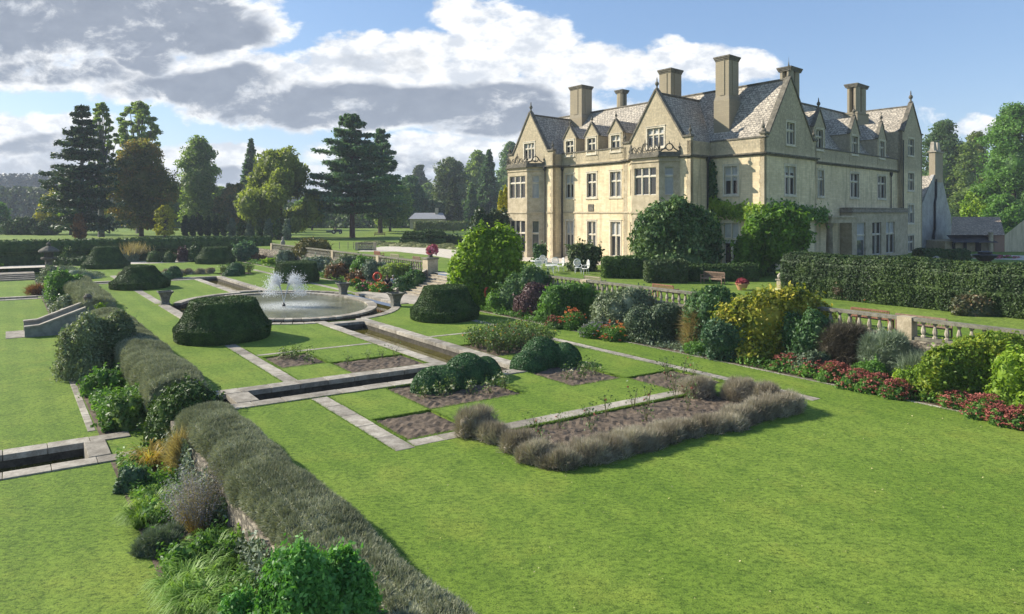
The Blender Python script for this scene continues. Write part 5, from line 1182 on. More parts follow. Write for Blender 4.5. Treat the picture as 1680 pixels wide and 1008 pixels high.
# border left of the steps
for (nm, lab, x, ty, w, b_, m_, kw) in [
    ('ivy_hedge', 'glossy green clipped hedge sloping beside the wide stone steps', 678, 441, 70, 11.9, M_DKGREEN, {}), ('olive_shrub', 'olive green shrub above the orange life ring', 652, 428, 66, 12.6, M_OAK, {}),
    ('grey_shrub', 'grey-green spiky shrub left of the olive shrub before the balustrade', 618, 425, 56, 12.4, M_GREYG, {}), ('russet_shrub', 'russet autumn shrub right of the straight-sided yew drum', 556, 432, 52, 11.5, M_RUSSET, {}),
    ('white_flower_shrub', 'bushy green shrub with creamy tops under the far balustrade', 574, 415, 72, 12.7, M_SILVER, {}), ('green_shrub', 'dark green shrub behind the russet shrub', 596, 420, 44, 12.8, M_GREEN, {}),
    ('grey_shrub', 'spreading grey-blue shrub behind the straight-sided yew drum', 522, 421, 90, 12.4, M_GREYG, {}), ('rhododendron', 'bronze-gold rhododendron mound behind the yew drum', 512, 392, 72, 14.6, LM('bronze_leaves', [(.05, .05, .012), (.13, .12, .025), (.30, .24, .07)], .2), dict(zb=TZ)),
    ('grey_shrub', 'small grey shrub left of the bronze-gold rhododendron', 470, 408, 34, 12.4, M_GREYG, {}), ('orange_mound', 'round orange-brown shrub near the end of the dark hedge', 423, 416, 28, 12.0, M_RUSSET, {}), ('green_shrub', 'low bright green shrub by the end of the dark hedge', 450, 423, 46, 11.6, M_LIME, {}),
    ('brown_shrub', 'tawny shrub between the russet shrub and the life ring', 592, 444, 48, 11.2, M_RUSSET, {}), ('variegated_shrub', 'tiny pale shrub beside the drum of yew', 540, 432, 24, 11.6, M_SILVER, {})]:
    bs(nm, lab, x, ty, w, b_, m_, leaf=.16, **kw)
for k, (x, y, w, hh, f, lab) in enumerate([(600, 478, 34, 18, M_PINKFL, 'pink flowers before the tawny shrub'), (622, 480, 34, 18, M_ORFL, 'orange-red flowers under the life ring left of the steps'), (582, 470, 26, 16, M_ORFL, 'orange flowers at the end of the left border')]):
    flowerclump(lab, x, y, w, hh, f, nf=22, fs=.12, leaf=.12)
# ---------------------------------------------------------------- lower left planting (on the lower lawn level)
L_ = LZ
ps('olive_shrub', 'largest feathery green shrub leaning on the middle lavender hedge', 153, 628, 128, 118, LM('feathery_leaves', [(.05, .08, .03), (.12, .16, .075), (.27, .32, .18)], .25), z=L_, leaf=.085, lump=.35, nl=24, n=24000)
ps('variegated_shrub', 'white-variegated dome beside the left garden steps', 116, 522, 66, 46, M_SILVER, z=L_, leaf=.11)
ps('dark_shrub', 'dark green shrub behind the white-variegated dome', 108, 498, 72, 58, M_GREEN, z=L_, leaf=.12)
ps('silver_shrub', 'pale green-white shrub at the far end of the left planting', 93, 468, 56, 34, M_SILVER, z=L_, leaf=.13)
ps('grey_shrub', 'broad grey-green shrub before the far lavender hedge', 135, 476, 80, 36, M_GREYG, z=L_, leaf=.13, mode='spike', width=.05, up=.6)
ps('lime_sprig', 'small lime yellow shrub by the top of the left garden steps', 164, 520, 18, 22, M_LIME, z=-.1, leaf=.08)
ps('leafy_clump', 'bright leafy perennial clump below the largest feathery shrub', 170, 655, 72, 52, M_GREEN, z=L_, leaf=.12, lump=.5, cat='perennial')
ps('broadleaf_clump', 'broad-leaved pale-spotted clump beside the round yew', 208, 710, 78, 62, LM('spotted_leaves', [(.03, .08, .012), (.09, .17, .03), (.30, .36, .12)], .25, clump=.6), z=L_, leaf=.13, lump=.4, cat='perennial')
AMBER = True
ps('straw_tuft', 'straw-coloured dry tuft between amber grass and lavender hedge', 300, 790, 50, 70, M_STRAW, z=L_, mode='spike', leaf=.5, width=.02, up=1, spread=.5, n=1500, core=.4, cat='ornamental grass', stems=False)
ps('green_mound', 'blue-green cushion plant by the canal corner', 213, 812, 52, 46, LM('cushion_leaves', [(.03, .07, .035), (.06, .12, .06), (.12, .2, .1)], .15), z=L_, leaf=.06, lump=.2, cat='perennial')
def haze_plant(name, label, px, by, w, hgt, stem, bloom, n=520, z=LZ, per=22, dot=.026):
    c, r, H = at_px(px, by, w, hgt, z); c = Vector((c.x, c.y+r*.5, z)); e = empty(name, c, label, 'perennial'); a = NR.random(n)*6.283; q = NR.random(n)**.5
    B_ = np.stack([c.x+np.cos(a)*q*r*.45, c.y+np.sin(a)*q*r*.45, np.full(n, z)], 1); D = np.stack([np.cos(a)*q*r*1.0, np.sin(a)*q*r*1.0, H*(1.05-.35*q**2)*(.55+.45*NR.random(n))], 1)+NR.normal(0, .11, (n, 3))
    side = unit(np.cross(D, NR.normal(0, 1, (n, 3))))*.006; V = np.stack([B_-side, B_+side, B_+D], 1).reshape(-1, 3); arr_mesh('stems', V, [np.arange(3*n).reshape(-1, 3)], stem, e)
    k = .35+.65*NR.random((n, per, 1)); P = (B_[:, None]+D[:, None]*k+NR.normal(0, .022, (n, per, 3))).reshape(-1, 3); V, Q = leaves(P, NR.normal(0, 1, P.shape), dot, 1.5, .5); arr_mesh('flower_spikes', V, [Q], bloom, e); return e
for k_, (x_, y_, w_, h_, m_) in enumerate([(305, 955, 84, 70, M_GREEN), (425, 905, 90, 66, M_LIME), (385, 945, 90, 62, M_GREEN)]): ps('leafy_clump', ['leafy clump at the lawn edge below the grey mat', 'fresh yellow-green leafy clump under the lavender hedge wall', 'leafy clump among the strap-leaved perennials'][k_], x_, y_, w_, h_, m_, z=L_, cat='perennial', leaf=.075, lump=.5)
haze_plant('violet_haze_plant', 'tall hazy grey-violet flowering plant left of the near lavender hedge', 322, 880, 92, 118, M_STRAW, M_BLUEFL)
ps('grey_mat', 'low silvery grey mat plant on the left lawn edge', 262, 915, 76, 40, M_GREYG, z=L_, mode='spike', leaf=.16, width=.016, up=.6, n=7000, lump=.35, core=.85, cat='perennial')
ps('sage_clump', 'sage green leafy clump between violet haze and lavender hedge', 372, 880, 90, 76, LM('sagegreen', [(.05, .09, .03), (.10, .16, .06), (.2, .27, .12)], .25), z=L_, leaf=.07, lump=.45, cat='perennial')
def strappy(label, pts, n, L, mat, nm='daylily_drift'):
    """arching strap leaves in several clumps, one plant drift"""
    e = empty(nm, (pts[0][0], pts[0][1], LZ), label, 'perennial'); Vs = []; Qs = []; o = 0
    for (x, y, r) in pts:
        m = int(n*r); a = NR.random(m)*6.283; rr = NR.random(m)*r*.6; bx, by = x+np.cos(a)*rr, y+np.sin(a)*rr; dr = a+NR.normal(0, .7, m); Ln = L*(.6+.6*NR.random(m)); w = .011+.012*NR.random(m)
        S = 5; ks = np.linspace(0, 1, S); el = NR.uniform(.6, 1.0, m)
        rows = []
        for k in ks:
            hx = np.cos(dr)*Ln*k*.75*(1-el*.35); hy = np.sin(dr)*Ln*k*.75*(1-el*.35); z = LZ+Ln*el*(1.5*k-1.15*k*k)
            sx, sy = -np.sin(dr)*w*(1-k*.9), np.cos(dr)*w*(1-k*.9); rows.append(np.stack([bx+hx-sx, by+hy-sy, z], 1)); rows.append(np.stack([bx+hx+sx, by+hy+sy, z], 1))
        V = np.stack(rows, 1).reshape(-1, 3); b_ = np.arange(m)[:, None]*(2*S)
        for k in range(S-1): Qs.append(o+np.concatenate([b_+2*k, b_+2*k+1, b_+2*k+3, b_+2*k+2], 1))
        Vs.append(V); o += len(V)
    arr_mesh('foliage', np.concatenate(Vs), [np.concatenate(Qs)], mat, e); return e
q = G(240, 772, LZ); q2 = G(262, 766, LZ)
M_AMB = LM('amber_blades', [(.16, .13, .02), (.40, .27, .04), (.55, .48, .12)], .35)
M_STRAP = LM('strap_leaves', [(.06, .13, .016), (.14, .26, .035), (.30, .45, .10)], .35)
strappy('tuft of amber yellow grass hanging over the lower canal', [(q.x, q.y+.2, .3), (q2.x, q2.y+.3, .28)], 600, 1.45, M_AMB, 'yellow_grass')
for k_, (x_, y_) in enumerate([(262, 835), (228, 868), (262, 862), (240, 842)]):
    q = G(x_, y_, LZ); strappy(['strappy green tuft right of the blue-green cushion', 'bright strappy green tuft at the lawn edge above the grey mat', 'strappy green tuft left of the violet haze plant', 'strappy green tuft just below the blue-green cushion'][k_], [(q.x, q.y+.2, .38)], 1000, 1.0, [M_GREEN, M_LIME][k_ % 2], 'strappy_tuft')
pl = []
for (x, y) in [(330, 960), (360, 1000), (390, 940), (420, 985), (345, 925), (450, 930), (400, 1020), (320, 1010), (470, 900), (430, 905), (500, 930), (455, 960), (490, 980), (300, 980)]:
    q = G(x, y, LZ); pl.append((q.x, q.y, .42))
strappy('drift of arching strap-leaved perennials at the lower left corner', pl, 1100, 1.15, M_STRAP)
M_BGL = LM('bright_glossy_leaves', [(.05, .14, .03), (.10, .26, .055), (.22, .46, .12)], .35, .5, spec=.3, clump=.8)
c = Vector((-3.15, 10.4, LZ))
e = shrub('glossy_bush', 'bright glossy small-leaved bush at the bottom edge against the near lavender hedge', 'shrub', tuple(c), 1.15, 3.3, M_BGL, ry=.9, n=42000, leaf=.055, lump=.5, nl=24, core=.8, shell=.25)
shrub('glossy_bush', 'lower bright glossy bush at the bottom edge among the strap leaves', 'shrub', (-4.05, 11.0, LZ), .8, 2.2, M_BGL, ry=.7, n=16000, leaf=.055, lump=.5, nl=18, core=.8, shell=.25)
groundcover('mixed low planting on the near left soil strip', [g(-50, -14.4), g(-26.5, -14.4), g(-26.5, -12.9), g(-50, -12.9)], 34000, M_GREEN, LZ, .5, .075)
groundcover('mixed low planting on the soil strip beyond the lower canal', [g(-23, -14.4), g(0, -14.4), g(0, -12.9), g(-23, -12.9)], 22000, M_GREEN, LZ, .5, .09)
groundcover('low planting on the far left soil strip', [g(5, -14.4), g(48, -14.4), g(48, -12.9), g(5, -12.9)], 8000, M_GREYG, LZ, .4, .15)
ps('russet_grass', 'orange-brown grass tuft at the end of the far lower canal', 60, 485, 34, 14, M_RUSSET, z=L_, mode='spike', leaf=.6, width=.05, up=1, n=900, core=.3, cat='ornamental grass', stems=False)
ps('round_shrub', 'rounded green shrub at the far left end of the far gravel walk', -2, 452, 28, 22, M_LIME, z=L_, leaf=.14)
# ---------------------------------------------------------------- planting and hedge at the far end
prism_hedge('far_hedge', 'long dark clipped yew hedge closing the far end of the garden', 'hedge', [g(57.5, -95), g(57.5, 17.5), g(59.6, 17.5), g(59.6, -95)], -1.2, 3.15, M_YEW, 30000, leaf=.22, wob=.05, bulge=.02, round_=.08)
ps('yellow_shrub', 'golden yellow shrub before the dark hedge at the far left', 43, 436, 66, 38, M_GOLD, leaf=.25, z=L_)
ps('pale_shrub', 'pale white-flecked shrub left of the golden one', 8, 436, 60, 38, M_SILVER, leaf=.25, z=L_)
ps('dark_mound', 'broad dark mound in front of the golden shrub', 35, 441, 80, 24, M_YEW, leaf=.22, z=L_)
ps('pale_spiky_pot', 'rounded grey-green bush with pale upright flower spikes before the dark hedge', 212, 430, 38, 22, M_GREYG, leaf=.2)
c, r_, H_ = at_px(212, 430, 34, 30); e = empty('flower_spikes', (c.x, c.y+1.2, 1.2), 'pale upright flower spikes rising from the grey-green bush', 'flowers')
V, Q = spikes(np.array([c.x, c.y+1.2, 1.3])+NR.normal(0, 1, (500, 3))*[r_*.6, .8, .15], NR.normal(0, .35, (500, 3))+[0, 0, 1], 1.3, .09); arr_mesh('stalks', V, [Q], M_STRAW, e)
ps('yew_ball', 'left one of two clipped light green balls before the dark hedge', 252, 431, 21, 19, M_HEDGE, leaf=.12, lump=.05, core=.97, shell=.04, spread=.4, cat='clipped shrub', group='two clipped balls')
ps('yew_ball', 'right one of two clipped light green balls before the dark hedge', 277, 431, 18, 17, M_HEDGE, leaf=.12, lump=.05, core=.97, shell=.04, spread=.4, cat='clipped shrub', group='two clipped balls')
ps('purple_shrub', 'dim purple shrub right of the two clipped balls', 300, 430, 18, 26, M_PURPLE, leaf=.2)
ps('dark_dome', 'tall dark domed shrub left of the far yew drum', 321, 430, 22, 30, M_YEW, leaf=.2, lump=.1, core=.96)
ps('dark_shrub', 'bluish dark shrub at the right end of the far hedge', 405, 430, 46, 32, M_CEDAR, leaf=.25)
ps('white_flower_shrub', 'low white-flowering shrub left of the far yew cone', 133, 421, 26, 12, M_WFL, leaf=.25, z=-.5)
e = empty('stepped_hedge', G(120, 440, 0), 'low stepped clipped hedge with a small ball on top at the far left', 'hedge')
for k, (x0, x1, y0, y1) in enumerate([(84, 138, 440, 423), (96, 136, 432, 414)]):
    Yd = G(110, y0, -.3).y; prism_hedge('hedge_step', '', '', [(XAT(x0, Yd), Yd), (XAT(x1, Yd), Yd), (XAT(x1, Yd), Yd+2.5), (XAT(x0, Yd), Yd+2.5)], -.6, ZAT(y1, Yd), M_YEW, 1800, leaf=.18, wob=.03, parent=e)
ps('ball_topiary', 'small round clipped ball left of the far yew cone', 111, 424, 12, 14, M_HEDGE, z=.9, leaf=.15, lump=.05, core=.97)
# ---------------------------------------------------------------- terrace and house planting
def tps(name, label, cx, by, w, hgt, mat, **kw): return ps(name, label, cx, by, w, hgt, mat, z=TZ, **kw)
c = G(1560, 512, TZ); d_ = (c.x-F0.x, c.y-F0.y); bb = 0
# garden b of that foot
import itertools
_det = A2.x*B2.y-A2.y*B2.x
def tb(p): x, y = p[0]-F0.x, p[1]-F0.y; return ((x*B2.y-y*B2.x)/_det, (A2.x*y-A2.y*x)/_det)
tt, bb = tb(c); t_end = None
for k in range(4000):
    tq = -80+k*.05; q = g(tq, bb)
    if q.y > 5 and CX+FPX*q.x/q.y < 1283: t_end = tq; break
M_TALLH = LM('tall_hedge_foliage', [(.012, .028, .006), (.028, .058, .011), (.075, .12, .022)], .1, .6, cscale=.8)
prism_hedge('tall_hedge', 'tall wide clipped green hedge on the terrace at the right, before the house', 'hedge', [g(t_end-32, bb), g(t_end, bb), g(t_end, bb+2.6), g(t_end-32, bb+2.6)], TZ, TZ+2.65, M_TALLH, 160000, leaf=.085, wob=.07, bulge=.12, round_=.12)
q0 = g(t_end+1.0, bb+5.0)
prism_hedge('rear_hedge', 'second clipped hedge showing its top behind the tall terrace hedge', 'hedge', [g(t_end-12.5, bb+8), g(t_end-1.5, bb+8), g(t_end-1.5, bb+11), g(t_end-12.5, bb+11)], TZ, TZ+2.0, M_HEDGE, 14000, leaf=.12, wob=.1)
Yh = G(1640, 431, TZ).y
prism_hedge('low_hedge', 'low dark hedge before the pale rendered annex', 'hedge', [(XAT(1515, Yh), Yh), (XAT(1592, Yh), Yh), (XAT(1592, Yh), Yh+2), (XAT(1515, Yh), Yh+2)], TZ, TZ+1.35, M_YEW, 5000, leaf=.14)
prism_hedge('low_hedge', 'low clipped hedge at the foot of the end tower', 'hedge', [(XAT(1420, Yh-4), Yh-4), (XAT(1512, Yh-4), Yh-4), (XAT(1512, Yh-4), Yh-2), (XAT(1420, Yh-4), Yh-2)], TZ, TZ+.75, M_HEDGE, 5000, leaf=.14)
M_CLIMB = LM('climber_leaves', [(.04, .09, .010), (.085, .18, .016), (.18, .32, .035)], .3)
tps('magnolia', 'large glossy magnolia against the house by the second bay', 1118, 456, 150, 134, LM('magnolia_leaves', [(.028, .065, .018), (.06, .125, .032), (.20, .28, .10)], .2, .5, spec=.3), leaf=.22, lump=.5, nl=26, flat=-.4, n=18000)
Yc = 56.0
shrub('wall_climber', 'bright green climbing shrub covering the corner of the manor', 'climbing plant', (XAT(1280, Yc), Yc, TZ+2.7), 3.0, 3.1, M_CLIMB, ry=2.0, leaf=.24, lump=.6, nl=24, flat=-.85, n=15000)
shrub('wall_climber', 'lower leafy skirt of climbing foliage just left of the manor corner', 'climbing plant', (XAT(1238, Yc), Yc+.5, TZ+1.2), 1.7, 3.4, M_CLIMB, ry=1.4, leaf=.24, lump=.6, nl=20, flat=-.6, n=6000)
tps('dark_shrub', 'dark clipped mass under the bright climbing shrub', 1240, 452, 60, 52, M_YEW, leaf=.15, lump=.1, core=.95)
def creeper(label, w, pts, n, th, mat, par_name='creeper'):
    e = empty(par_name, w.P(pts[0][0], .2, pts[0][1]), label, 'climbing plant'); P = []
    for i in range(len(pts)-1):
        (x0, z0, r0), (x1, z1, r1) = pts[i], pts[i+1]; m = n//(len(pts)-1); k = NR.random(m)
        xx = x0+(x1-x0)*k+NR.normal(0, 1, m)*(r0+(r1-r0)*k)*.3; zz = z0+(z1-z0)*k+NR.normal(0, 1, m)*(r0+(r1-r0)*k)*.42; dd = NR.random(m)*th+.05
        P += [tuple(w.P(a_, d__, b_)) for a_, d__, b_ in zip(xx, dd, zz)]
    nn = np.array(w.P(0, 1, 0)-w.P(0, 0, 0)); V, Q = leaves(np.array(P), np.tile(nn, (len(P), 1)), .26, 1.3, .5); arr_mesh('foliage', V, [Q], mat, e)
    mb = MB(); mb.tube([w.P(x, .12, z) for x, z, r in pts], .05, 5); mb.build('stem', M_BARK, e)
creeper('leafy creeper trailing along the lit wall left of the manor corner', w1, [(.2, .2, .8), (1.5, -.1, .9), (3.0, .1, .7), (4.4, .4, .9), (5.4, 1.0, .7)], 1700, .45, M_LIME)
creeper('leafy creeper trailing along the shaded wall right of the manor corner', w4, [(.2, -.1, 1.1), (3, .2, 1.0), (6, .1, .8), (9, -.2, .7), (12.2, -.3, 1.2)], 2200, .5, M_GREEN)
creeper('dark ivy climbing the inner corner beside the magnolia', w1, [(5.2, -5.3, 1.6), (5.3, -2, 1.4), (5.35, 1, .9), (5.4, 4.8, .6)], 2600, .3, M_DKGREEN)
tps('flowering_shrub', 'loose white-flecked shrub against the three-bay wall behind the white chairs', 957, 446, 62, 50, M_SILVER if False else LM('white_flecked_leaves', [(.03, .06, .015), (.08, .12, .035), (.38, .38, .22)], .2, clump=.3), leaf=.2, lump=.5, n=4500)
tps('dark_shrub', 'small dark evergreen at the foot of the left gable block', 886, 432, 26, 34, M_DKGREEN, leaf=.2)
tps('camellia', 'dark pale-flecked evergreen left of the manor', 805, 421, 72, 86, LM('camellia_leaves', [(.015, .04, .012), (.035, .07, .022), (.22, .26, .14)], .15, .5, clump=.5, spec=.3), leaf=.3, lump=.4, nl=22, flat=-.4)
tps('yellow_tree', 'yellow autumn foliage close to the left corner of the manor', 828, 412, 24, 112, M_YTREE, leaf=.35, lump=.4, n=2500)
def twin(cx0, cx1, by, topy, lab, mat, depth=1.6, leaf=.12, n=12000):
    Y = G(0, by, TZ).y; return prism_hedge('clipped_hedge', lab, 'hedge', [(XAT(cx0, Y), Y), (XAT(cx1, Y), Y), (XAT(cx1, Y), Y+depth), (XAT(cx0, Y), Y+depth)], TZ, ZAT(topy, Y), mat, n, leaf=leaf, wob=.08)
twin(991, 1068, 457, 424, 'clipped hedge with a russet left end under the first ground floor windows', M_HEDGE)
twin(1064, 1128, 465, 429, 'darker clipped hedge right of the russet-ended hedge', LM('dull_hedge', [(.02, .045, .012), (.05, .085, .022), (.10, .14, .05)], .1))
twin(1130, 1245, 462, 436, 'low shadowed hedge behind the slatted garden bench', M_YEW)
# shrubs at the foot of the tall hedge
tps('pink_tinged_shrub', 'brown-pink shrub at the left foot of the tall hedge', 1392, 494, 58, 30, M_PURPLE if False else LM('pinkbrown', [(.06, .05, .03), (.14, .10, .06), (.27, .18, .12)], .15), leaf=.1)
tps('berry_shrub', 'wide red-berried shrub at the right foot of the tall hedge', 1612, 520, 130, 40, LM('berry_leaves', [(.05, .06, .03), (.11, .12, .05), (.34, .12, .08)], .15, clump=.6), leaf=.1, deep=.3)
tps('small_shrub', 'small pale plant between the two shrubs under the tall hedge', 1490, 502, 36, 14, M_GREYG, leaf=.08)
flowerclump('scarlet flowers at the foot of the tall hedge', 1436, 498, 26, 26, M_ORFL, z=TZ, nf=14)
# ---------------------------------------------------------------- trees
def PY(by, z=TZ): return FPX*(CAMZ-z)/(by-HY)
def trunk_mb(c, H, r, lean=0):
    mb = MB(); mb.tube([(c[0], c[1], c[2]-.5), (c[0], c[1], c[2]+.25), (c[0]+lean*.2, c[1], c[2]+H*.3), (c[0]+lean*.6, c[1], c[2]+H*.65), (c[0]+lean, c[1], c[2]+H*.95)], [r*1.6, r*1.15, r*.85, r*.5, r*.12], 9); return mb
def tree(name, label, px, by, topy, wpx, kind, mat, bark=None, Y=None, n=None, leaf=None, bot=.12, group=None, airy=False, seed=None, base=None, top_w=.5):
    Y = Y or PY(by); zb = TZ if base is None else base; c = np.array([XAT(px, Y), Y, zb]); H = ZAT(topy, Y)-zb; Wd = wpx*Y/FPX; rg = random.Random(seed or sd()); leaf = leaf or max(.3, Y*.0030)
    e = empty(name, tuple(c), label, 'tree', group); mb = trunk_mb(c, H, max(.2, H*.02), rg.uniform(-.5, .5)); parts = []
    n = n or 9000
    Wd *= {'round': 1.12, 'tall': 1.22, 'airy': 1.25, 'cedar': 1.25, 'fir': 1.2, 'weep': 1.12}[kind]
    if kind in ('round', 'tall', 'airy'):
        nc = {'round': 64, 'tall': 60, 'airy': 95}[kind]; cl = []
        for k in range(nc):
            hh = (k+rg.random())/nc; a = k*2.4+rg.uniform(-.6, .6)
            if kind == 'round': pr = max(.25, math.sin(math.pi*min(1, hh*.78+.20)))**.6
            elif kind == 'tall': pr = (1-hh**2.6)**.5*(.80+.20*math.sin(hh*8+rg.random()*2))*(.75+.25*min(1, hh*4))
            else: pr = (.35+.65*math.sin(math.pi*min(1, hh*.78+.2))**.7)*(.85+.15*math.sin(hh*11))
            sz = Wd*(.150 if kind != 'airy' else .085)*rg.uniform(.7, 1.35); rr = max(0, Wd/2*pr-sz*.75)*rg.uniform(.35, 1.08)**.7
            cl.append((c[0]+math.cos(a)*rr, c[1]+math.sin(a)*rr*.9, zb+H*(bot+(1-bot)*hh)-sz*.55*hh, sz))
        for i_, (x, y, z, sz) in enumerate(cl):
            parts += blob((x, y, z), sz, sz, sz*.70, int(n/nc*1.25), leaf*.85, .5, 7, sd(), core=None, flat=-.8, shell=.75, spread=1.0, aspect=1.5)
            if i_ % 2 == 0: mb.tube([(c[0], c[1], zb+H*.18+(z-zb)*.35), ((c[0]+x)/2, (c[1]+y)/2, zb+(z-zb)*.72), (x, y, z)], [H*.008, H*.005, H*.002], 5, cap=False)
        if kind != 'airy':
            zc = zb+H*(bot+(1-bot)*.46); parts += [q_ for q_ in blob((c[0], c[1], zc), Wd*.33, Wd*.3, H*(1-bot)*.36, 1200, leaf, .6, 14, sd(), core=.72, flat=-.95, res=9, shell=.4)]
    elif kind in ('cedar', 'fir'):
        nt = 20 if kind == 'cedar' else 24; n = int(n*1.5)
        for k in range(nt):
            hh = (k+.3+rg.uniform(-.35, .35))/nt; hh = min(.985, hh); z = zb+H*(bot+(1-bot)*hh)
            if kind == 'cedar': Lr = Wd/2*(1-hh)**.62*rg.uniform(.6, 1.2)*(1 if hh > .1 else .8)+.4; nb = 6
            else: Lr = Wd/2*(1-hh)**.85*rg.uniform(.8, 1.1)+.1; nb = 7
            a0 = rg.uniform(0, 6)
            for j in range(nb):
                a = a0+j*6.283/nb+rg.uniform(-.35, .35); L = Lr*rg.uniform(.6, 1.1); m = max(20, int(n/(nt*nb)*(.35+1.3*L/(Wd/2)))); s = NR.random(m)**.6
                rise = (rg.uniform(.10, .34) if kind == 'cedar' else -.28)*L; wd = L*(.22 if kind == 'cedar' else .18)
                off = NR.normal(0, 1, m)*wd*(1.15-s)**.5; th_ = NR.normal(0, 1, m)*(H*.007 if kind == 'cedar' else H*.012)-np.abs(NR.normal(0, 1, m))*.25*(kind == 'fir')-(NR.random(m) < .35)*np.abs(NR.normal(0, 1, m))*H*.010
                P = np.stack([c[0]+np.cos(a)*L*s-np.sin(a)*off, c[1]+np.sin(a)*L*s+np.cos(a)*off, z+rise*s-.1*L*s*s*(kind == 'cedar')+th_], 1)
                parts.append(leaves(P, np.tile([0, 0, 1.], (m, 1)), leaf, 1.8, .6))
                mb.tube([(c[0], c[1], z-L*.02), (c[0]+math.cos(a)*L*.85, c[1]+math.sin(a)*L*.85, z+rise*.85-.08*L)], [H*.006, H*.0015], 4, cap=False)
    elif kind == 'weep':
        for k in range(34):
            hh = rg.random(); a = rg.uniform(0, 6.283); rr = Wd/2*(1-hh**2)**.5*rg.uniform(.3, .85); sz = Wd*.14*rg.uniform(.8, 1.3)
            parts += blob((c[0]+math.cos(a)*rr, c[1]+math.sin(a)*rr, zb+H*(.10+.8*hh)), sz, sz, sz*1.25, int(n/34), leaf, .4, 8, sd(), core=.7, flat=-.9, shell=.45, spread=.8, res=7, aspect=2.0, droop=.8)
    V, Q = join(parts); arr_mesh('crown', V, Q, mat, e); mb.build('trunk', bark or M_BARK, e); return e
tree('cedar', 'tall open cedar at the left rising above the dark garden hedge', 134, 394, 172, 118, 'cedar', LM('larch_needles', [(.022, .05, .025), (.05, .09, .045), (.11, .16, .08)], .15), M_BARKG, n=16000, bot=.06, seed=5)
tree('lime_tree', 'slender airy tree directly behind the tall open cedar', 166, 389, 168, 48, 'airy', M_OAK, M_BARKG, n=9000, bot=.3, seed=8)
tree('copper_beech', 'broad dark bronze-topped beech with a thick trunk', 232, 388, 226, 118, 'round', M_BEECH, n=20000, bot=.10, seed=12)
tree('lime_tree', 'airy tree whose top rises over the bronze-topped beech', 228, 383, 166, 76, 'airy', M_OAK, M_BARKG, n=11000, bot=.35, seed=3)
tree('oak', 'rounded tall tree right of the bronze-topped beech', 326, 380, 222, 84, 'tall', M_OAK, n=14000, bot=.08, seed=4)
tree('fir', 'dark fir behind the pale olive weeping tree', 412, 377, 226, 66, 'fir', M_CONIF, n=9000, bot=.04)
tree('oak', 'darker round tree left of the weeping tree', 384, 380, 300, 60, 'round', M_BEECH, n=8000)
tree('weeping_tree', 'pale olive weeping tree left of the great cedar', 460, 391, 246, 128, 'weep', M_WILLOW, n=20000, seed=6)
tree('great_cedar', 'great dark cedar with a thick bare trunk in the middle of the park', 578, 390, 186, 140, 'cedar', M_CEDAR, simple('red_bark', (.10, .055, .045), .9, .4, 3, .6, 8), n=26000, bot=.18, seed=21)
tree('cedar', 'second cedar with flat outstretched boughs right of the great cedar', 624, 383, 212, 84, 'cedar', M_CEDAR, n=14000, bot=.15, seed=31)
tree('oak', 'broad olive tree under the flat-boughed cedar', 640, 380, 290, 74, 'round', M_OAK, n=8000)
tree('dark_tree', 'very dark round tree in the gap left of the bungalow', 672, 374, 288, 62, 'round', M_CONIF, n=8000)
tree('pale_tree', 'small distant pale tree against the sky', 687, 366, 270, 36, 'round', LM('pale_far_leaves', [(.06, .085, .05), (.10, .13, .08), (.16, .19, .12)], .2), n=4000, bot=.3)
tree('broad_tree', 'tall light green tree beyond the bungalow', 738, 372, 258, 84, 'tall', LM('lightgreen_crown', [(.04, .07, .02), (.08, .12, .035), (.15, .20, .06)], .25), n=14000, bot=.05)
tree('broad_tree', 'olive-topped tree between the light green tree and the manor', 784, 370, 246, 62, 'tall', M_OAK, n=10000)
tree('fir', 'slim dark fir in front of the light green tree', 744, 376, 290, 38, 'fir', LM('goldgreen_needles', [(.03, .05, .012), (.06, .09, .02), (.12, .15, .04)], .1), n=7000, bot=.02)
tree('fir', 'dark spruce close to the left corner of the manor', 802, 374, 244, 62, 'fir', M_CONIF, n=10000, bot=.02)
tree('fir', 'shorter spruce left of the dark spruce', 774, 375, 300, 34, 'fir', M_CONIF, n=5000, bot=.02)
tree('oak', 'tall dark tree showing above the roofline left of the first gable', 838, 368, 232, 66, 'tall', M_WOODS, n=9000)
tree('oak', 'green tree filling the gap between the rounded tall tree and the weeping tree', 356, 378, 306, 56, 'round', M_OAK, n=8000)
tree('oak', 'green tree filling the gap between weeping tree and great cedar', 512, 378, 310, 60, 'round', M_WOODS, n=8000)
tree('oak', 'small dark tree between the beech and the rounded tall tree', 284, 378, 300, 44, 'round', M_OAK, n=6000)
tree('broad_tree', 'dull green tree just right of the dark tree by the bungalow', 700, 368, 300, 56, 'round', M_WOODS, n=7000)
tree('yellow_tree', 'yellow autumn tree glowing beside the tall open cedar', 94, 384, 308, 62, 'round', M_YTREE, n=7000, bot=.15)
tree('lime_sapling', 'lime green tree behind the tall open cedar', 116, 386, 285, 46, 'round', M_LIME, n=6000, bot=.25)
tree('russet_sapling', 'small russet sapling in front of the tall open cedar', 130, 396, 350, 24, 'round', M_RUSSET, n=2500, leaf=.3)
tree('yellow_sapling', 'small yellow-green tree with a lit leafy top right of the beech', 270, 391, 336, 36, 'airy', M_YTREE, n=2500, leaf=.35, bot=.1)
for k, (px, w, top) in enumerate([(-12, 60, 352), (38, 66, 356), (76, 40, 362)]):
    tree('low_yew', ['low dark yew cut by the left edge of the picture', 'broad low yew with a flat lit top at the left', 'small low yew right of the broad flat one'][k], px, 384+k, top, w, 'round', M_YEW, n=6000, bot=.05)
tree('orchard_tree', 'leafy green tree at the far left edge before the blue wooded hill', -4, 381, 332, 44, 'round', M_GREEN, n=5000)
cg = 'columnar shrubs in a row beyond the dark hedge'
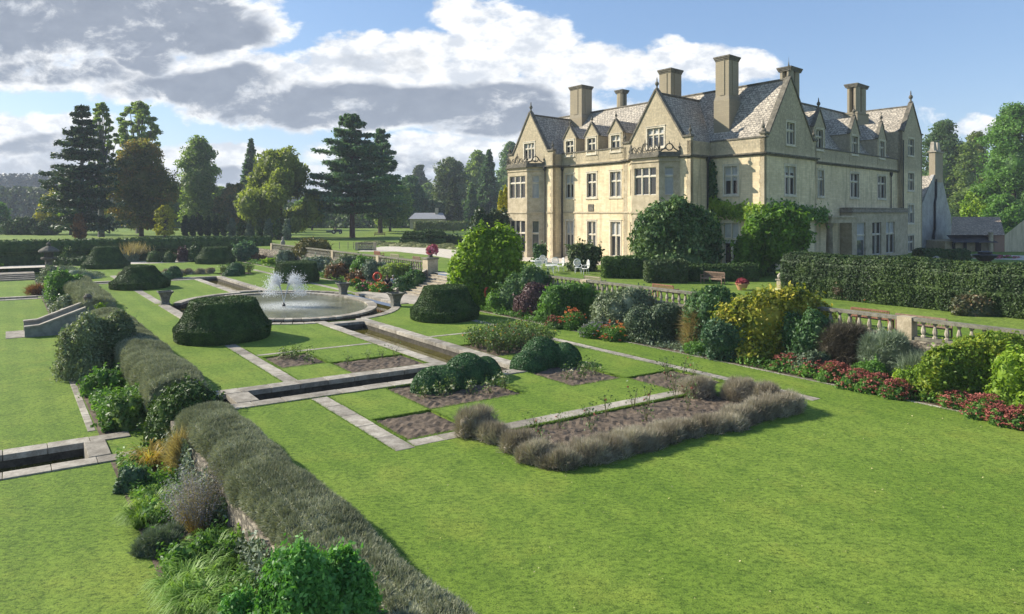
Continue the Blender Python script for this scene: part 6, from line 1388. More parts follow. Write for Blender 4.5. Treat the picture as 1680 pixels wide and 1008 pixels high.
for k in range(6): tree('column_shrub', '%s dark columnar shrub from the left in the row right of the yellow-green tree' % words[k], 304+k*12.5, 387, 353, 13, 'round', M_YEW, n=2200, bot=.02, group=cg, leaf=.3)
for k in range(7): tree('column_shrub', '%s sunlit columnar shrub from the left in the light green row' % words[k], 381+k*15.0, 391+k*.6, 358+k*.2, 15, 'round', M_HEDGE if k % 2 else M_GREYG, n=2400, bot=.02, group='light columnar shrubs', leaf=.28)
# right background
tree('beech', 'tall dark tree behind the rendered annex', 1548, 372, 196, 92, 'tall', M_WOODS, Y=170, n=16000, bot=.05)
tree('oak', 'dark tree between the manor and the right-hand group', 1588, 372, 232, 66, 'round', M_OAK, Y=165, n=9000, bot=.05)
tree('lime_tree', 'yellow-green tree top in the right-hand group', 1600, 372, 215, 60, 'round', LM('yellowish_crown', [(.06, .09, .015), (.12, .16, .03), (.22, .27, .06)], .3), Y=175, n=9000)
tree('plane_tree', 'big bright green tree filling the right edge above the stable block', 1662, 380, 168, 124, 'tall', M_GREEN, Y=125, n=30000, bot=.12, seed=77)
tree('light_tree', 'small light green tree left of the big bright tree', 1606, 380, 304, 60, 'round', M_LIME, Y=128, n=8000)
tree('oak', 'low rounded tree over the stable block roof', 1650, 380, 318, 70, 'round', M_GREEN, Y=120, n=8000)
tree('oak', 'dark round tree at the right edge beyond the stable block', 1700, 380, 300, 70, 'round', M_GREEN, Y=135, n=7000)
# distant belts of woodland: masses nobody could count
def wood_belt(name, label, x0, x1, Y, topf, mat, n, leaf, depth=30, spiky=0):
    depth = min(depth, 14)
    P = []; N = []
    xs = NR.uniform(x0, x1, n); tops = np.array([topf(x) for x in xs]); zt = CAMZ-(tops-HY)*Y/FPX; k = NR.random(n)**.6
    z = TZ+(zt-TZ)*k; X = (xs-CX)/FPX*Y; Yd = Y+depth*k*.9+NR.normal(0, 1.5, n)
    V, Q = leaves(np.stack([X, Yd, z], 1), np.tile([0, -.9, .3], (n, 1)), leaf, 1.3, .9)
    xx = np.linspace(x0, x1, 160); zz = CAMZ-(np.array([topf(x) for x in xx])+1-HY)*Y/FPX; Xc = (xx-CX)/FPX*Y
    W = np.concatenate([np.stack([Xc, np.full(160, Y+1), np.full(160, TZ-.5)], 1), np.stack([Xc, np.full(160, Y+depth*.8), zz], 1), np.stack([Xc, np.full(160, Y+depth+6), np.full(160, TZ-.5)], 1)])
    Qw = np.array([(r*160+i, r*160+i+1, (r+1)*160+i+1, (r+1)*160+i) for r in range(2) for i in range(159)])
    VV, QQ = join([(W, Qw), (V, Q)]); tag(arr_mesh(name, VV, QQ, mat), label, 'woodland', None, 'stuff')
def saw(x, a, p): return a*abs(math.sin(x*p+math.sin(x*.37)*2))
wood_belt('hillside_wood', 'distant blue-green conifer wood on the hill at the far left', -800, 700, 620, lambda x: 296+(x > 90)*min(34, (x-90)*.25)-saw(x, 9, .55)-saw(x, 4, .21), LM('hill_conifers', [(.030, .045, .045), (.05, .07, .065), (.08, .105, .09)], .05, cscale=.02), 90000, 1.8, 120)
wood_belt('middle_wood', 'rounded dark trees at the foot of the wooded hill on the left', -700, 330, 330, lambda x: 318-saw(x, 9, .07)-saw(x, 5, .19), LM('mid_woods', [(.03, .05, .025), (.055, .08, .038), (.09, .12, .055)], .2, cscale=.04), 34000, 1.6, 40)
wood_belt('park_belt', 'dense green undergrowth closing the park under the trees', 150, 860, 230, lambda x: (346 if x < 560 else 340)-saw(x, 9, .09)-saw(x, 5, .31), LM('undergrowth', [(.03, .06, .016), (.065, .115, .028), (.13, .19, .045)], .2, cscale=.1), 34000, 1.0, 15)
wood_belt('park_belt', 'woodland mass seen between trees right of the manor', 1480, 1760, 210, lambda x: 290-saw(x, 12, .06)-saw(x, 6, .17), M_WOODS, 16000, 1.1, 20)

def wall_trail(t0, t1, n, mat, label):
    t_ = NR.uniform(t0, t1, n); k = np.sin(t_*1.7)+np.sin(t_*.63+1)+NR.normal(0, .5, n); keep = k > -.5; t_ = t_[keep]; z = LZ+(.15-LZ)*NR.random(len(t_))**.8*(.55+.45*np.clip(k[keep], 0, 1)); b_ = -12.85-NR.random(len(t_))*.35*(1-(z-LZ)/1.6)
    P = np.stack([F0.x+A2.x*t_+B2.x*b_, F0.y+A2.y*t_+B2.y*b_, z], 1); V, Q = leaves(P, np.tile([-.7, -.4, .5], (len(P), 1)), .075, 1.7, .8); tag(arr_mesh('wall_creeper', V, [Q], mat), label, 'creeper', None, 'stuff')
wall_trail(-50, -26.4, 15000, M_GREYG, 'grey-green trailing growth covering the foot of the low wall under the near lavender hedge')
wall_trail(-23.2, -1, 8000, M_GREEN, 'green trailing growth against the low wall under the middle lavender hedge')
# ---------------------------------------------------------------- stone urns, steps, balustrades
def urn(label, c, s=1.0, group='stone urns round the pond', name='stone_urn', mat=None, plant=None):
    e = empty(name, c, label, 'urn', group); mb = MB(); x, y, z = c; R4 = math.pi/4
    mb.lathe((x, y, z), [(.46*s, 0), (.46*s, .10*s), (.40*s, .14*s)], 4, rot=R4+.6); mb.build('plinth', mat or M_URN, e)
    mb = MB(); mb.lathe((x, y, z+.14*s), [(.40*s, 0), (.38*s, .12*s), (.46*s, .45*s), (.62*s, .72*s), (.76*s, .80*s), (.78*s, .88*s), (.66*s, .885*s), (.60*s, .70*s)], 4, rot=R4+.6); mb.build('bowl', mat or M_URN, e, bevel=.02); return e
for lab, (x, y) in (('stone planter on the pond edge left of the largest yew', (271, 500)), ('stone planter on the far pond edge by the straight-sided yew drum', (563, 484)), ('stone planter on the near pond edge by the stone patio', (649, 503))):
    c = G(x, y); urn(lab, (c.x, c.y, .02), 1.0)
def baluster(c, H, r, par, mat=None):
    mb = MB(); x, y, z = c; mb.lathe((x, y, z), [(r*1.0, 0), (r*1.0, H*.10), (r*.5, H*.16), (r*.95, H*.32), (r*1.0, H*.42), (r*.45, H*.80), (r*.62, H*.85), (r*.9, H*.90), (r*.9, H)], 7); mb.build('baluster', mat or M_BALU, par, smooth=False)
M_BALU = stone_mat('baluster_stone', (.46, .41, .32), (.24, .21, .165), scale=6)
M_RAIL = stone_mat('mossy_rail_stone', (.26, .24, .185), (.12, .115, .085), scale=4)
def balustrade(label, t0, t1, b, z, H=.92, sp=.42, piers=(), w=.16):
    """straight balustrade; balusters past one hundred go into one stuff part"""
    e = empty('stone_balustrade', g((t0+t1)/2, b, z), label, 'balustrade')
    def bx(nm, ta, tb_, w_, z0, z1, mat):
        mb = MB(); n = max(1, int((tb_-ta)/1.6))
        for k in range(n):
            a, b_ = ta+(tb_-ta)*k/n+.004, ta+(tb_-ta)*(k+1)/n-.004; mb.hexa([g(a, b-w_, z0), g(b_, b-w_, z0), g(b_, b+w_, z0), g(a, b+w_, z0), g(a, b-w_, z1), g(b_, b-w_, z1), g(b_, b+w_, z1), g(a, b+w_, z1)])
        mb.build(nm, mat, e)
    bx('plinth_rail', t0, t1, .17, z, z+.14, M_RAIL); bx('top_rail', t0, t1, .19, z+H-.13, z+H, M_RAIL)
    for tp in piers:
        mb = MB(); mb.hexa([g(tp-.28, b-.24, z-.02), g(tp+.28, b-.24, z-.02), g(tp+.28, b+.24, z-.02), g(tp-.28, b+.24, z-.02), g(tp-.28, b-.24, z+H+.02), g(tp+.28, b-.24, z+H+.02), g(tp+.28, b+.24, z+H+.02), g(tp-.28, b+.24, z+H+.02)]); mb.build('pier', M_TRIM, e)
    n = int((t1-t0)/sp); pos = [t0+(k+.5)*(t1-t0)/n for k in range(n)]; pos = [q for q in pos if all(abs(q-tp) > .42 for tp in piers)]
    pos.sort(key=lambda q: g(q, b).length)
    for q in pos[:100]: baluster(g(q, b, z+.14), H-.27, .10, e)
    if len(pos) > 100:
        mb = MB()
        for q in pos[100:]:
            x, y, z_ = g(q, b, z+.14); Hh = H-.27; r = .10; mb.lathe((x, y, z_), [(r, 0), (r, Hh*.10), (r*.5, Hh*.16), (r, Hh*.4), (r*.45, Hh*.8), (r*.9, Hh*.9), (r*.9, Hh)], 6)
        tag(mb.build('distant_balusters', M_BALU, e), 'farthest balusters of this balustrade', None, None, 'stuff')
    return e
BB = 13.75
balustrade('long stone balustrade on the terrace wall right of the wide steps', -52, -6.9, BB, TZ, piers=(-7.2, -17.0, -26.5, -36, -45.5))
balustrade('stone balustrade on the terrace wall left of the wide steps', 3.2, 46, BB, TZ, piers=(12.5, 24, 35, 45.6))
def pier(label, c, H, w=.5, top='ball', name='stone_pier'):
    e = empty(name, c, label, 'stone pier'); f = frame(c, .6); mb = MB(); mb.box(f, -w, w, -w, w, -.05, H); mb.build('shaft', M_TRIM, e, bevel=.02)
    mb = MB(); mb.box(f, -w-.08, w+.08, -w-.08, w+.08, H+.002, H+.16); mb.build('cap', M_RAIL, e, bevel=.02); return e
c = g(2.55, BB); pier('stout stone pier at the head of the wide steps, carrying a planter of pink flowers', (c.x, c.y, 0), 2.85, .52)
u = urn('grey bowl planter on the stout pier at the head of the wide steps', (c.x, c.y, 3.03), .6, group=None, name='stone_planter')
e = empty('pink_flowers', (c.x, c.y, 3.5), 'bright pink flowers growing in the planter on the stout pier', 'flowers'); V, Q = join(blob((c.x+.2, c.y, 3.45), .6, .5, .75, 260, .2, .4, 8, sd(), core=None)); arr_mesh('blooms', V, Q, M_PINKFL, e)
c = g(-6.6, BB-.3); pier('stone pier right of the wide steps hidden beside the lime shrub', (c.x, c.y, 0), 2.7, .45)
# wide steps from the patio up to the terrace
e = empty('wide_stone_steps', g(-.9, 12, 0), 'wide flight of pale stone steps from the pond patio up to the terrace', 'steps')
for k in range(8):
    b0 = 10.8+k*.35; z1 = .19*(k+1)-.005; z0 = -.05
    ta, tb_ = -6.25+k*.02, 1.95
    mb = MB(); q1 = b0+.347 if k < 7 else 13.59; mb.hexa([g(ta, b0, z0), g(tb_, b0, z0), g(tb_, q1, z0), g(ta, q1, z0), g(ta, b0, z1), g(tb_, b0, z1), g(tb_, q1, z1), g(ta, q1, z1)])
    mb.build('step', M_PAVE, e)
    mb = MB(); mb.hexa([g(ta, b0-.04, z1+.002), g(tb_, b0-.04, z1+.002), g(tb_, b0+.29, z1+.002), g(ta, b0+.29, z1+.002), g(ta, b0-.04, z1+.04), g(tb_, b0-.04, z1+.04), g(tb_, b0+.29, z1+.04), g(ta, b0+.29, z1+.04)]); mb.build('tread', M_TRIM, e)
e = empty('sloping_wall', g(2.3, 12, 0), 'stone wall sloping up beside the left side of the wide steps', 'wall')
mb = MB(); mb.hexa([g(1.98, 10.2, -.1), g(2.4, 10.2, -.1), g(2.4, 13.1, -.1), g(1.98, 13.1, -.1), g(1.98, 10.2, .3), g(2.4, 10.2, .3), g(2.4, 13.1, 1.9), g(1.98, 13.1, 1.9)]); mb.build('wall_body', M_RUBBLE, e)
mb = MB(); mb.hexa([g(1.96, 10.1, .302), g(2.45, 10.1, .302), g(2.45, 13.1, 1.902), g(1.96, 13.1, 1.902), g(1.96, 10.1, .40), g(2.45, 10.1, .40), g(2.45, 13.1, 2.0), g(1.96, 13.1, 2.0)]); mb.build('coping', M_PAVE, e)
# left garden steps down to the lower lawn
tA, bA = tb(G(62, 553, LZ)); tC, bC = tb(G(12, 557, LZ))
e = empty('garden_steps', g(tA, bA, LZ), 'stone garden steps with sloping side walls at the left, up from the lower lawn', 'steps')
t0s, t1s = tA+.1, tA+3.3; nst = 6; b_lo = bA+.2; b_hi = -12.9; db = (b_hi-b_lo)/nst
for k in range(nst):
    z1 = LZ+(k+1)*(-LZ)/nst; mb = MB(); q0, q1 = b_lo+k*db, b_hi
    mb.hexa([g(t0s+.36, q0, LZ-.1), g(t1s-.36, q0, LZ-.1), g(t1s-.36, q0+db-.003, LZ-.1), g(t0s+.36, q0+db-.003, LZ-.1), g(t0s+.36, q0, z1), g(t1s-.36, q0, z1), g(t1s-.36, q0+db-.003, z1), g(t0s+.36, q0+db-.003, z1)]); mb.build('step', M_PAVE, e)
for (ta, tb_) in ((t0s, t0s+.35), (t1s-.35, t1s)):
    mb = MB(); mw = MB()
    for (bb0, bb1, za, zb_) in ((b_lo-.9, b_lo-.1, LZ+.62, LZ+.66), (b_lo-.1, b_hi, LZ+.66, .55)):
        mb.hexa([g(ta, bb0, LZ-.1), g(tb_, bb0, LZ-.1), g(tb_, bb1, LZ-.1), g(ta, bb1, LZ-.1), g(ta, bb0, za), g(tb_, bb0, za), g(tb_, bb1, zb_), g(ta, bb1, zb_)])
        mw.hexa([g(ta-.05, bb0-.03, za+.002), g(tb_+.05, bb0-.03, za+.002), g(tb_+.05, bb1, zb_+.002), g(ta-.05, bb1, zb_+.002), g(ta-.05, bb0-.03, za+.11), g(tb_+.05, bb0-.03, za+.11), g(tb_+.05, bb1, zb_+.11), g(ta-.05, bb1, zb_+.11)])
    mb.build('side_wall', simple('grey_step_wall', (.26, .26, .23), .9, .35, 3), e); mw.build('coping', M_PAVE, e)
sheet('stone_landing', [tuple(g(a_, b_)[:2]) for a_, b_ in ((t0s+.1, b_lo-.02), (t1s-.1, b_lo-.02), (t1s-.1, b_lo-1.9), (t0s+.1, b_lo-1.9))], [], LZ+.03, M_PAVE, skirt=.05)
c = g(t1s, -12.5, 0); e = empty('sphinx_block', (c.x, c.y, 0), 'dark mossy carved block topping the far side wall of the left garden steps', 'carved stone'); mb = MB(); mb.lathe((c.x, c.y, .3), [(.3, 0), (.36, .25), (.25, .5), (.3, .7), (.12, .9)], 10); mb.build('body', M_COPING, e)
# far gravel steps at the left
e = empty('broad_low_steps', g(46, -19, LZ), 'broad low stone steps at the far left before the dark hedge', 'steps')
for k in range(4):
    mb = MB(); mb.hexa([g(44.6+k*.8, -26, LZ-.1), g(45.39+k*.8 if k < 3 else 50.4, -26, LZ-.1), g(45.39+k*.8 if k < 3 else 50.4, -14.4, LZ-.1), g(44.6+k*.8, -14.4, LZ-.1), g(44.6+k*.8, -26, LZ+.16*(k+1)), g(45.39+k*.8 if k < 3 else 50.4, -26, LZ+.16*(k+1)), g(45.39+k*.8 if k < 3 else 50.4, -14.4, LZ+.16*(k+1)), g(44.6+k*.8, -14.4, LZ+.16*(k+1))]); mb.build('step', M_STONE, e)
# fountain: nozzle and two spreading jets of separate drops
fc = g(-.6, -.3, .0)
e = empty('fountain', fc, 'fountain in the round pond throwing two diverging jets of white water', 'fountain')
mb = MB(); mb.lathe((fc.x, fc.y, -.1), [(.12, 0), (.12, .2), (.06, .26), (.05, .34)], 10); mb.build('nozzle', M_IRON, e)
M_SPRAY, _t, _b = newmat('white_spray'); _b.inputs['Base Color'].default_value = (.9, .92, .94, 1); _b.inputs['Roughness'].default_value = .3
_tr = _t.add('ShaderNodeBsdfTranslucent', ins={0: (.92, .94, .96, 1)}); _t.l.new(_t.add('ShaderNodeMixShader', ins={0: .45, 1: _b.outputs[0], 2: _tr.outputs[0]}).outputs[0], _t.n['Material Output'].inputs[0])
def drops(P, r):
    n = len(P); o = np.array([(1, 0, 0), (-1, 0, 0), (0, 1, 0), (0, -1, 0), (0, 0, 1.3), (0, 0, -1.3)]); F_ = np.array([(0, 2, 4), (2, 1, 4), (1, 3, 4), (3, 0, 4), (2, 0, 5), (1, 2, 5), (3, 1, 5), (0, 3, 5)])
    V = (P[:, None]+o[None]*(r*(.5+NR.random((n, 1, 1))))).reshape(-1, 3); return V, (np.arange(n)[:, None, None]*6+F_[None]).reshape(-1, 3)
for sgn in (-1, 1):
    n = 3600; hd = NR.normal(0, .26, n); vz = np.abs(6.0+NR.normal(0, .35, n)); vx = sgn*(1.15 if sgn > 0 else .9)+NR.normal(0, .26, n)*1.15; T = vz/9.8*(1.0+NR.random(n)*.85); up_ = NR.random(n) < .28
    T = np.where(up_, NR.random(n)*vz/9.8, T); k = np.where(up_, .16+.5*T, 1.0)
    vxx = np.where(up_, sgn*1.2+(vx-sgn*1.2)*.12, vx*1.0); 
    P = np.stack([fc.x+vxx*T, fc.y+hd*T*np.where(up_, .15, 1.6), .25+vz*T-4.9*T*T], 1); P = P[P[:, 2] > .02]
    V, Q = join([drops(P, .018)]); arr_mesh('water_jet', V, Q, M_SPRAY, e)
# life rings
def lifering(label, c, ang):
    e = empty('life_ring', c, label, 'life ring', 'orange life rings beside the pond'); x, y, z = c; mb = MB()
    mb.tube([(x+math.cos(ang)*.34*math.cos(a), y+math.sin(ang)*.34*math.cos(a), z+1.25+.34*math.sin(a)) for a in [i*math.pi/12 for i in range(24)]], .085, 8, closed=True); mb.build('ring', M_RED, e, smooth=True)
    mb = MB(); mb.tube([(x, y+.1, z-.1), (x, y+.1, z+1.7)], .035, 6); mb.build('post', M_BARKG, e)
c = G(617, 478); lifering('orange life ring on a post in the flowers left of the wide steps', (c.x, c.y+.6, .0), .1)
c = G(799, 510); lifering('orange life ring on a post behind the yew right of the pond, seen almost edge-on', (c.x, c.y+.6, .0), 1.1)
# ---------------------------------------------------------------- benches
def bench(label, c, ang, W=1.75, group='teak benches on the terrace', mat=None, vertical=False):
    mat = mat or M_WOOD; e = empty('garden_bench', c, label, 'bench', group); f = frame(c, ang); w = W/2
    mb = MB()
    for k in range(4): mb.box(f, -w+.05, w-.05, -.22+k*.115, -.13+k*.115, .42, .45)
    mb.box(f, -w+.03, w-.03, -.24, -.21, .34, .418); mb.build('seat', mat, e)
    mb = MB(); n = 14 if vertical else 3
    mb.box(f, -w+.06, w-.06, .27, .31, .82, .90); mb.box(f, -w+.06, w-.06, .25, .29, .48, .54)
    for k in range(18): x = -w+.12+k*(W-.24)/17; mb.box(f, x-.02, x+.02, .265, .285, .542, .818)
    mb.build('backrest', mat, e)
    for sx in (-1, 1):
        for (y, hh) in ((-.22, .62), (.26, .88)):
            mb = MB(); x = sx*(w-.03); mb.box(f, x-.03, x+.03, y-.03, y+.03, -.01, hh); mb.build('leg', mat, e)
        mb = MB(); x = sx*(w-.03); mb.box(f, x-.035, x+.035, -.29, .23, .622, .66); mb.build('armrest', mat, e)
    return e
def face(c, to): return math.atan2(to[1]-c[1], to[0]-c[0])+math.pi/2
along = math.atan2(-A2.y, -A2.x)                     # direction of the terrace edge, towards the right
def tbench(label, px, by, ang, **kw): c = G(px, by, TZ); return bench(label, (c.x, c.y, TZ+.006), ang, **kw)
# seen from behind: benches look at the house, backs towards the garden
def flip(a): return a+math.pi
tbench('slatted wooden bench in front of the shadowed hedge below the house', 1169, 466, along+.15)
M_WOOD2 = simple('reddish_teak', (.30, .14, .085), .7, .35, 8)
def cb(label, px, b_off, mat, W=1.8, group='teak benches on the terrace', ang=None, H=0):
    """bench just inside the balustrade, back to the garden, found by its column"""
    u = (px-CX)/FPX; bq = BB+b_off; s = None
    P0 = g(0, bq); x0, y0 = P0.x, P0.y; tq = (u*y0-x0)/(A2.x-u*A2.y); c = g(tq, bq, TZ+.006); return bench(label, tuple(c), flip(along) if ang is None else ang, W, group, mat)
cb('reddish wooden bench with its back to the balustrade, nearest the tall hedge', 1431, 1.6, M_WOOD2, 1.75)
cb('weathered bench at the right, its back just above the balustrade rail', 1515, 1.2, M_WOOD, 2.1)
cb('brown wooden bench behind the middle of the long balustrade', 1092, 2.2, M_WOOD2, 1.7)
cb('pale wooden bench behind the left part of the long balustrade', 976, 2.4, simple('pale_teak', (.38, .33, .22), .7, .3, 8), 1.7)
cb('small distant red-brown bench beyond the left balustrade', 622, 4.0, M_WOOD2, 1.6, None)
cb('low dark bench behind the left balustrade near the stout pier', 687, 3.0, M_WOOD, 1.6, None)
cb('pale low bench behind the middle of the left balustrade', 651, 3.0, simple('pale_teak', (.38, .33, .22), .7, .3, 8), 2.0, None)
tbench('pair-sized picnic bench far off on the park grass right of the cedar', 623, 388, 0, W=2.4, group=None)
# ---------------------------------------------------------------- white garden chairs and tables
def chair(label, c, ang, s=1.0):
    e = empty('garden_chair', c, label, 'chair', 'white metal garden chairs'); f = frame(c, ang); mb = MB()
    mb.lathe((c[0], c[1], c[2]+.42*s), [(.24*s, 0), (.26*s, .02), (.25*s, .04)], 14); mb.build('seat', M_WHITE, e)
    mb = MB(); cy = .24*s
    mb.tube([f(.27*s*math.cos(a), cy+.03, .80*s+.30*s*math.sin(a)) for a in [i*math.pi/10 for i in range(20)]], .035*s, 6, closed=True)
    for k in range(5): x = -.18*s+k*.09*s; hh = math.sqrt(max(0, .0729-x*x/s/s))*s; mb.tube([f(x, cy+.03, .80*s-hh), f(x, cy+.03, .80*s+hh)], .022*s, 5)
    mb.tube([f(-.24*s, cy+.03, .78*s), f(.24*s, cy+.03, .78*s)], .02*s, 5); mb.build('backrest', M_WHITE, e)
    for sx in (-1, 1):
        mb = MB(); mb.tube([f(sx*.24*s, cy, .70*s), f(sx*.29*s, 0, .68*s), f(sx*.27*s, -.18*s, .64*s), f(sx*.22*s, -.18*s, .44*s)], .022*s, 5); mb.build('armrest', M_WHITE, e)
        for sy in (-1, 1): mb = MB(); mb.tube([f(sx*.17*s, sy*.16*s, .43*s), f(sx*.25*s, sy*.24*s, .0)], [.026*s, .02*s], 5); mb.build('leg', M_WHITE, e)
    return e
def gtable(label, c, r=.5):
    e = empty('garden_table', c, label, 'table', 'white metal garden tables'); mb = MB(); mb.lathe((c[0], c[1], c[2]+.70), [(r, 0), (r+.02, .02), (r, .04)], 20); mb.build('tabletop', M_WHITE, e)
    for k in range(4): a = k*math.pi/2+.4; mb = MB(); mb.tube([(c[0]+math.cos(a)*r*.4, c[1]+math.sin(a)*r*.4, c[2]+.70), (c[0]+math.cos(a)*r*.75, c[1]+math.sin(a)*r*.75, c[2])], .025, 5); mb.build('leg', M_WHITE, e)
def tp(px, py): c = G(px, py, TZ); return (c.x, c.y, TZ+.014)
for lab, px, py, a in [('white round-backed chair standing farthest back beside the left gable block', 892, 440.5, .3), ('white chair nearest the lime shrub', 884, 446.5, 2.9), ('white chair turned sideways in the middle of the seating group', 902, 447, 1.4), ('white round-backed chair facing the garden in the middle of the group', 912, 445, .1),
        ('white chair seen edge-on right of the middle round-backed chair', 919, 446, -1.3), ('white round-backed chair left of the pair near the flecked shrub', 948, 448.5, .1), ('white chair seen edge-on right of the pair near the flecked shrub', 960, 450.5, -1.3)]:
    chair(lab, tp(px, py), a, 1.12)
gtable('white garden table by the lime shrub at the left of the seating group', tp(878, 441)); gtable('white garden table between the chairs at the foot of the house', tp(905, 449), .55)
e = empty('stone_steps', G(930, 441, TZ), 'pale stone steps at the foot of the three-bay wall behind the chairs', 'steps')
for k in range(3):
    mb = MB(); c = w3.P(5.2, 0, 0); mb.box(lambda x, y, z: w3.P(x, y, z), 4.6, 8.4, .05, 1.5-k*.4, -5.4+k*.16+(.002 if k else 0), -5.4+(k+1)*.16); mb.build('step', M_PAVE, e)
sheet('terrace_paving', [tuple(p)[:2] for p in (w2.P(8.5, 0, 0), w3.P(0, 5.6, 0), w3.P(10, 7.2, 0), wb1.P(0, 7, 0), wb1.P(9, 8, 0), wb1.P(9, 0, 0), wb1.P(0, 0, 0), w3.P(w3.L, 0, 0), w3.P(0, 0, 0))], [], TZ+.010, stone_mat('pale_terrace_paving', (.62, .55, .46), (.48, .42, .34), scale=1.2))
# ---------------------------------------------------------------- gravel forecourt, low bank, balustrade stub
sheet('gravel_forecourt', [tuple(G(x, y, TZ)[:2]) for x, y in ((585, 413), (625, 405), (680, 404), (760, 412), (790, 425), (760, 428), (705, 419), (650, 413))], [], TZ+.008, M_GRAVEL)
e = empty('grass_bank', G(680, 404, TZ), 'low tawny grass bank behind the gravel forecourt', 'grass bank'); pr = []
for k in range(9):
    c = G(598+k*19, 402.5+k*.9, TZ); pr += blob((c.x, c.y+2, TZ-.4), 2.2, 1.6, 1.0+.2*(k % 3 == 1), 900, .2, .1, 6, sd(), core=.97, shell=.03, spread=.3, flat=-.2)
V, Q = join(pr); arr_mesh('turf', V, Q, LM('tawny_turf', [(.10, .12, .035), (.17, .19, .06), (.27, .27, .11)], .1), e)
e = empty('stone_balustrade', G(600, 411, TZ), 'short far balustrade at the left end of the gravel forecourt', 'balustrade')
Yb = G(600, 411, TZ).y; xa_, xb_ = XAT(583, Yb), XAT(617, Yb)
mb = MB(); mb.box(ident, xa_, xb_, Yb-.18, Yb+.18, TZ, TZ+.18); mb.build('plinth_rail', M_RAIL, e); mb = MB(); mb.box(ident, xa_, xb_, Yb-.2, Yb+.2, TZ+.95, TZ+1.1); mb.build('top_rail', M_RAIL, e)
for xx in (xa_, xb_-.4): mb = MB(); mb.box(ident, xx, xx+.4, Yb-.22, Yb+.22, TZ, TZ+1.15); mb.build('pier', M_TRIM, e)
for k in range(8): baluster((xa_+.6+k*(xb_-xa_-1.2)/7, Yb, TZ+.18), .77, .13, e)
for k, px in enumerate((557, 571, 580)):
    c = G(px, 409, TZ); o = empty('fence_post', tuple(c), '%s thin post standing on the grass left of the short far balustrade' % words[k], 'post', 'thin posts on the grass'); mb = MB(); mb.tube([tuple(c), (c.x, c.y, TZ+1.05)], .045, 5); mb.build('post_shaft', M_BARKG, o)
# stepped yew blocks in the park
for k, (px, w, by, top) in enumerate([(677, 44, 404, 382), (707, 46, 402, 379)]):
    Y = PY(by); e = empty('stepped_yew', (XAT(px, Y), Y, TZ), ['left stepped dark yew block behind the gravel forecourt', 'right stepped dark yew block behind the gravel forecourt'][k], 'topiary', 'stepped yew blocks')
    for j, (ww, z0, z1) in enumerate([(1.0, 0, .55), (.86, .55, .8), (.7, .8, 1.0)]):
        Hh = ZAT(top, Y)-TZ; hw_ = w*Y/FPX/2*ww; prism_hedge('tier', '', '', [(XAT(px, Y)-hw_, Y+(1-ww)*3), (XAT(px, Y)+hw_, Y+(1-ww)*3), (XAT(px, Y)+hw_, Y+5-(1-ww)*3), (XAT(px, Y)-hw_, Y+5-(1-ww)*3)], TZ+Hh*z0+(.03 if j else 0), TZ+Hh*z1, M_YEW, 1600, leaf=.2, wob=.05, parent=e)
tps('dark_shrub', 'low dark clipped shrub right of the stepped yew blocks', 745, 401, 36, 14, M_YEW, leaf=.25, lump=.1)
Y = PY(379); prism_hedge('field_hedge', 'light green clipped hedge before the bungalow', 'hedge', [(XAT(679, Y), Y), (XAT(762, Y), Y), (XAT(762, Y), Y+4), (XAT(679, Y), Y+4)], TZ, ZAT(365, Y), LM('light_hedge', [(.06, .09, .02), (.13, .17, .04), (.22, .26, .07)], .15), 6000, leaf=.35, wob=.1)
# bungalow
Y = 215.0; e = empty('bungalow', (XAT(705, Y), Y, TZ), 'low distant bungalow with a pale grey roof beyond the light hedge', 'house'); X0, X1 = XAT(670, Y), XAT(732, Y)
mb = MB(); mb.box(ident, X0+.5, X1-.5, Y, Y+8, TZ, ZAT(359, Y)); mb.build('wall', M_TRIM, e)
ze, zr = ZAT(359.5, Y), ZAT(349.5, Y)
mb = MB(); xm = XAT(712, Y)
mb.quad((X0, Y-.5, ze), (X1, Y-.5, ze), (X1-1.5, Y+4, zr), (X0+1.5, Y+4, zr)); mb.quad((X0, Y+8.5, ze), (X1, Y+8.5, ze), (X1-1.5, Y+4, zr), (X0+1.5, Y+4, zr)); mb.quad((X0, Y-.5, ze), (X0+1.5, Y+4, zr), (X0+1.5, Y+4, zr), (X0, Y+8.5, ze)); mb.build('roof', simple('pale_roof', (.30, .30, .31), .7, .2), e)
mb = MB(); mb.box(ident, xm, xm+1, Y+3, Y+4.5, zr-1, zr+1.6); mb.build('chimney', M_TRIM, e)
for k in range(4): mb = MB(); xx = X0+2+k*2.6; mb.box(ident, xx, xx+1.3, Y-.05, Y-.004, TZ+1, TZ+2.1); mb.build('window', M_GLASS, e)
# tractor mower under the cedar
Y = PY(384); c = (XAT(553, Y), Y, TZ); e = empty('tractor', c, 'small dark tractor with a driver left of the great cedar trunk', 'tractor'); f = frame(c, .15)
mb = MB(); mb.box(f, -.2, 1.2, -.35, .35, .55, 1.15); mb.box(f, -.9, -.21, -.45, .45, .5, .9); mb.build('body', simple('dark_blue_paint', (.03, .04, .10), .4, .1), e, bevel=.05)
for (x, r_) in ((-.75, .55), (.85, .38)):
    for sy in (-1, 1):
        mb = MB(); mb.tube([f(x, sy*.5, r_), f(x, sy*.72, r_)], r_, 16); w_ = mb.build('wheel', M_IRON, e); mb = MB(); mb.tube([f(x, sy*.49, r_), f(x, sy*.735, r_)], r_*.45, 10); mb.build('hub', M_WHITE, w_)
mb = MB()
for sx in (-.85, -.15):
    for sy in (-.4, .4): mb.tube([f(sx, sy, .9), f(sx, sy, 1.95)], .04, 5)
mb.build('roll_frame', M_IRON, e)
mb = MB(); mb.box(f, -2.6, -1.2, -.7, .7, .35, .9); mb.box(f, -1.25, -.9, -.1, .1, .4, .5); mb.build('collector_box', simple('grey_green_paint', (.14, .17, .13), .5), e, bevel=.05)
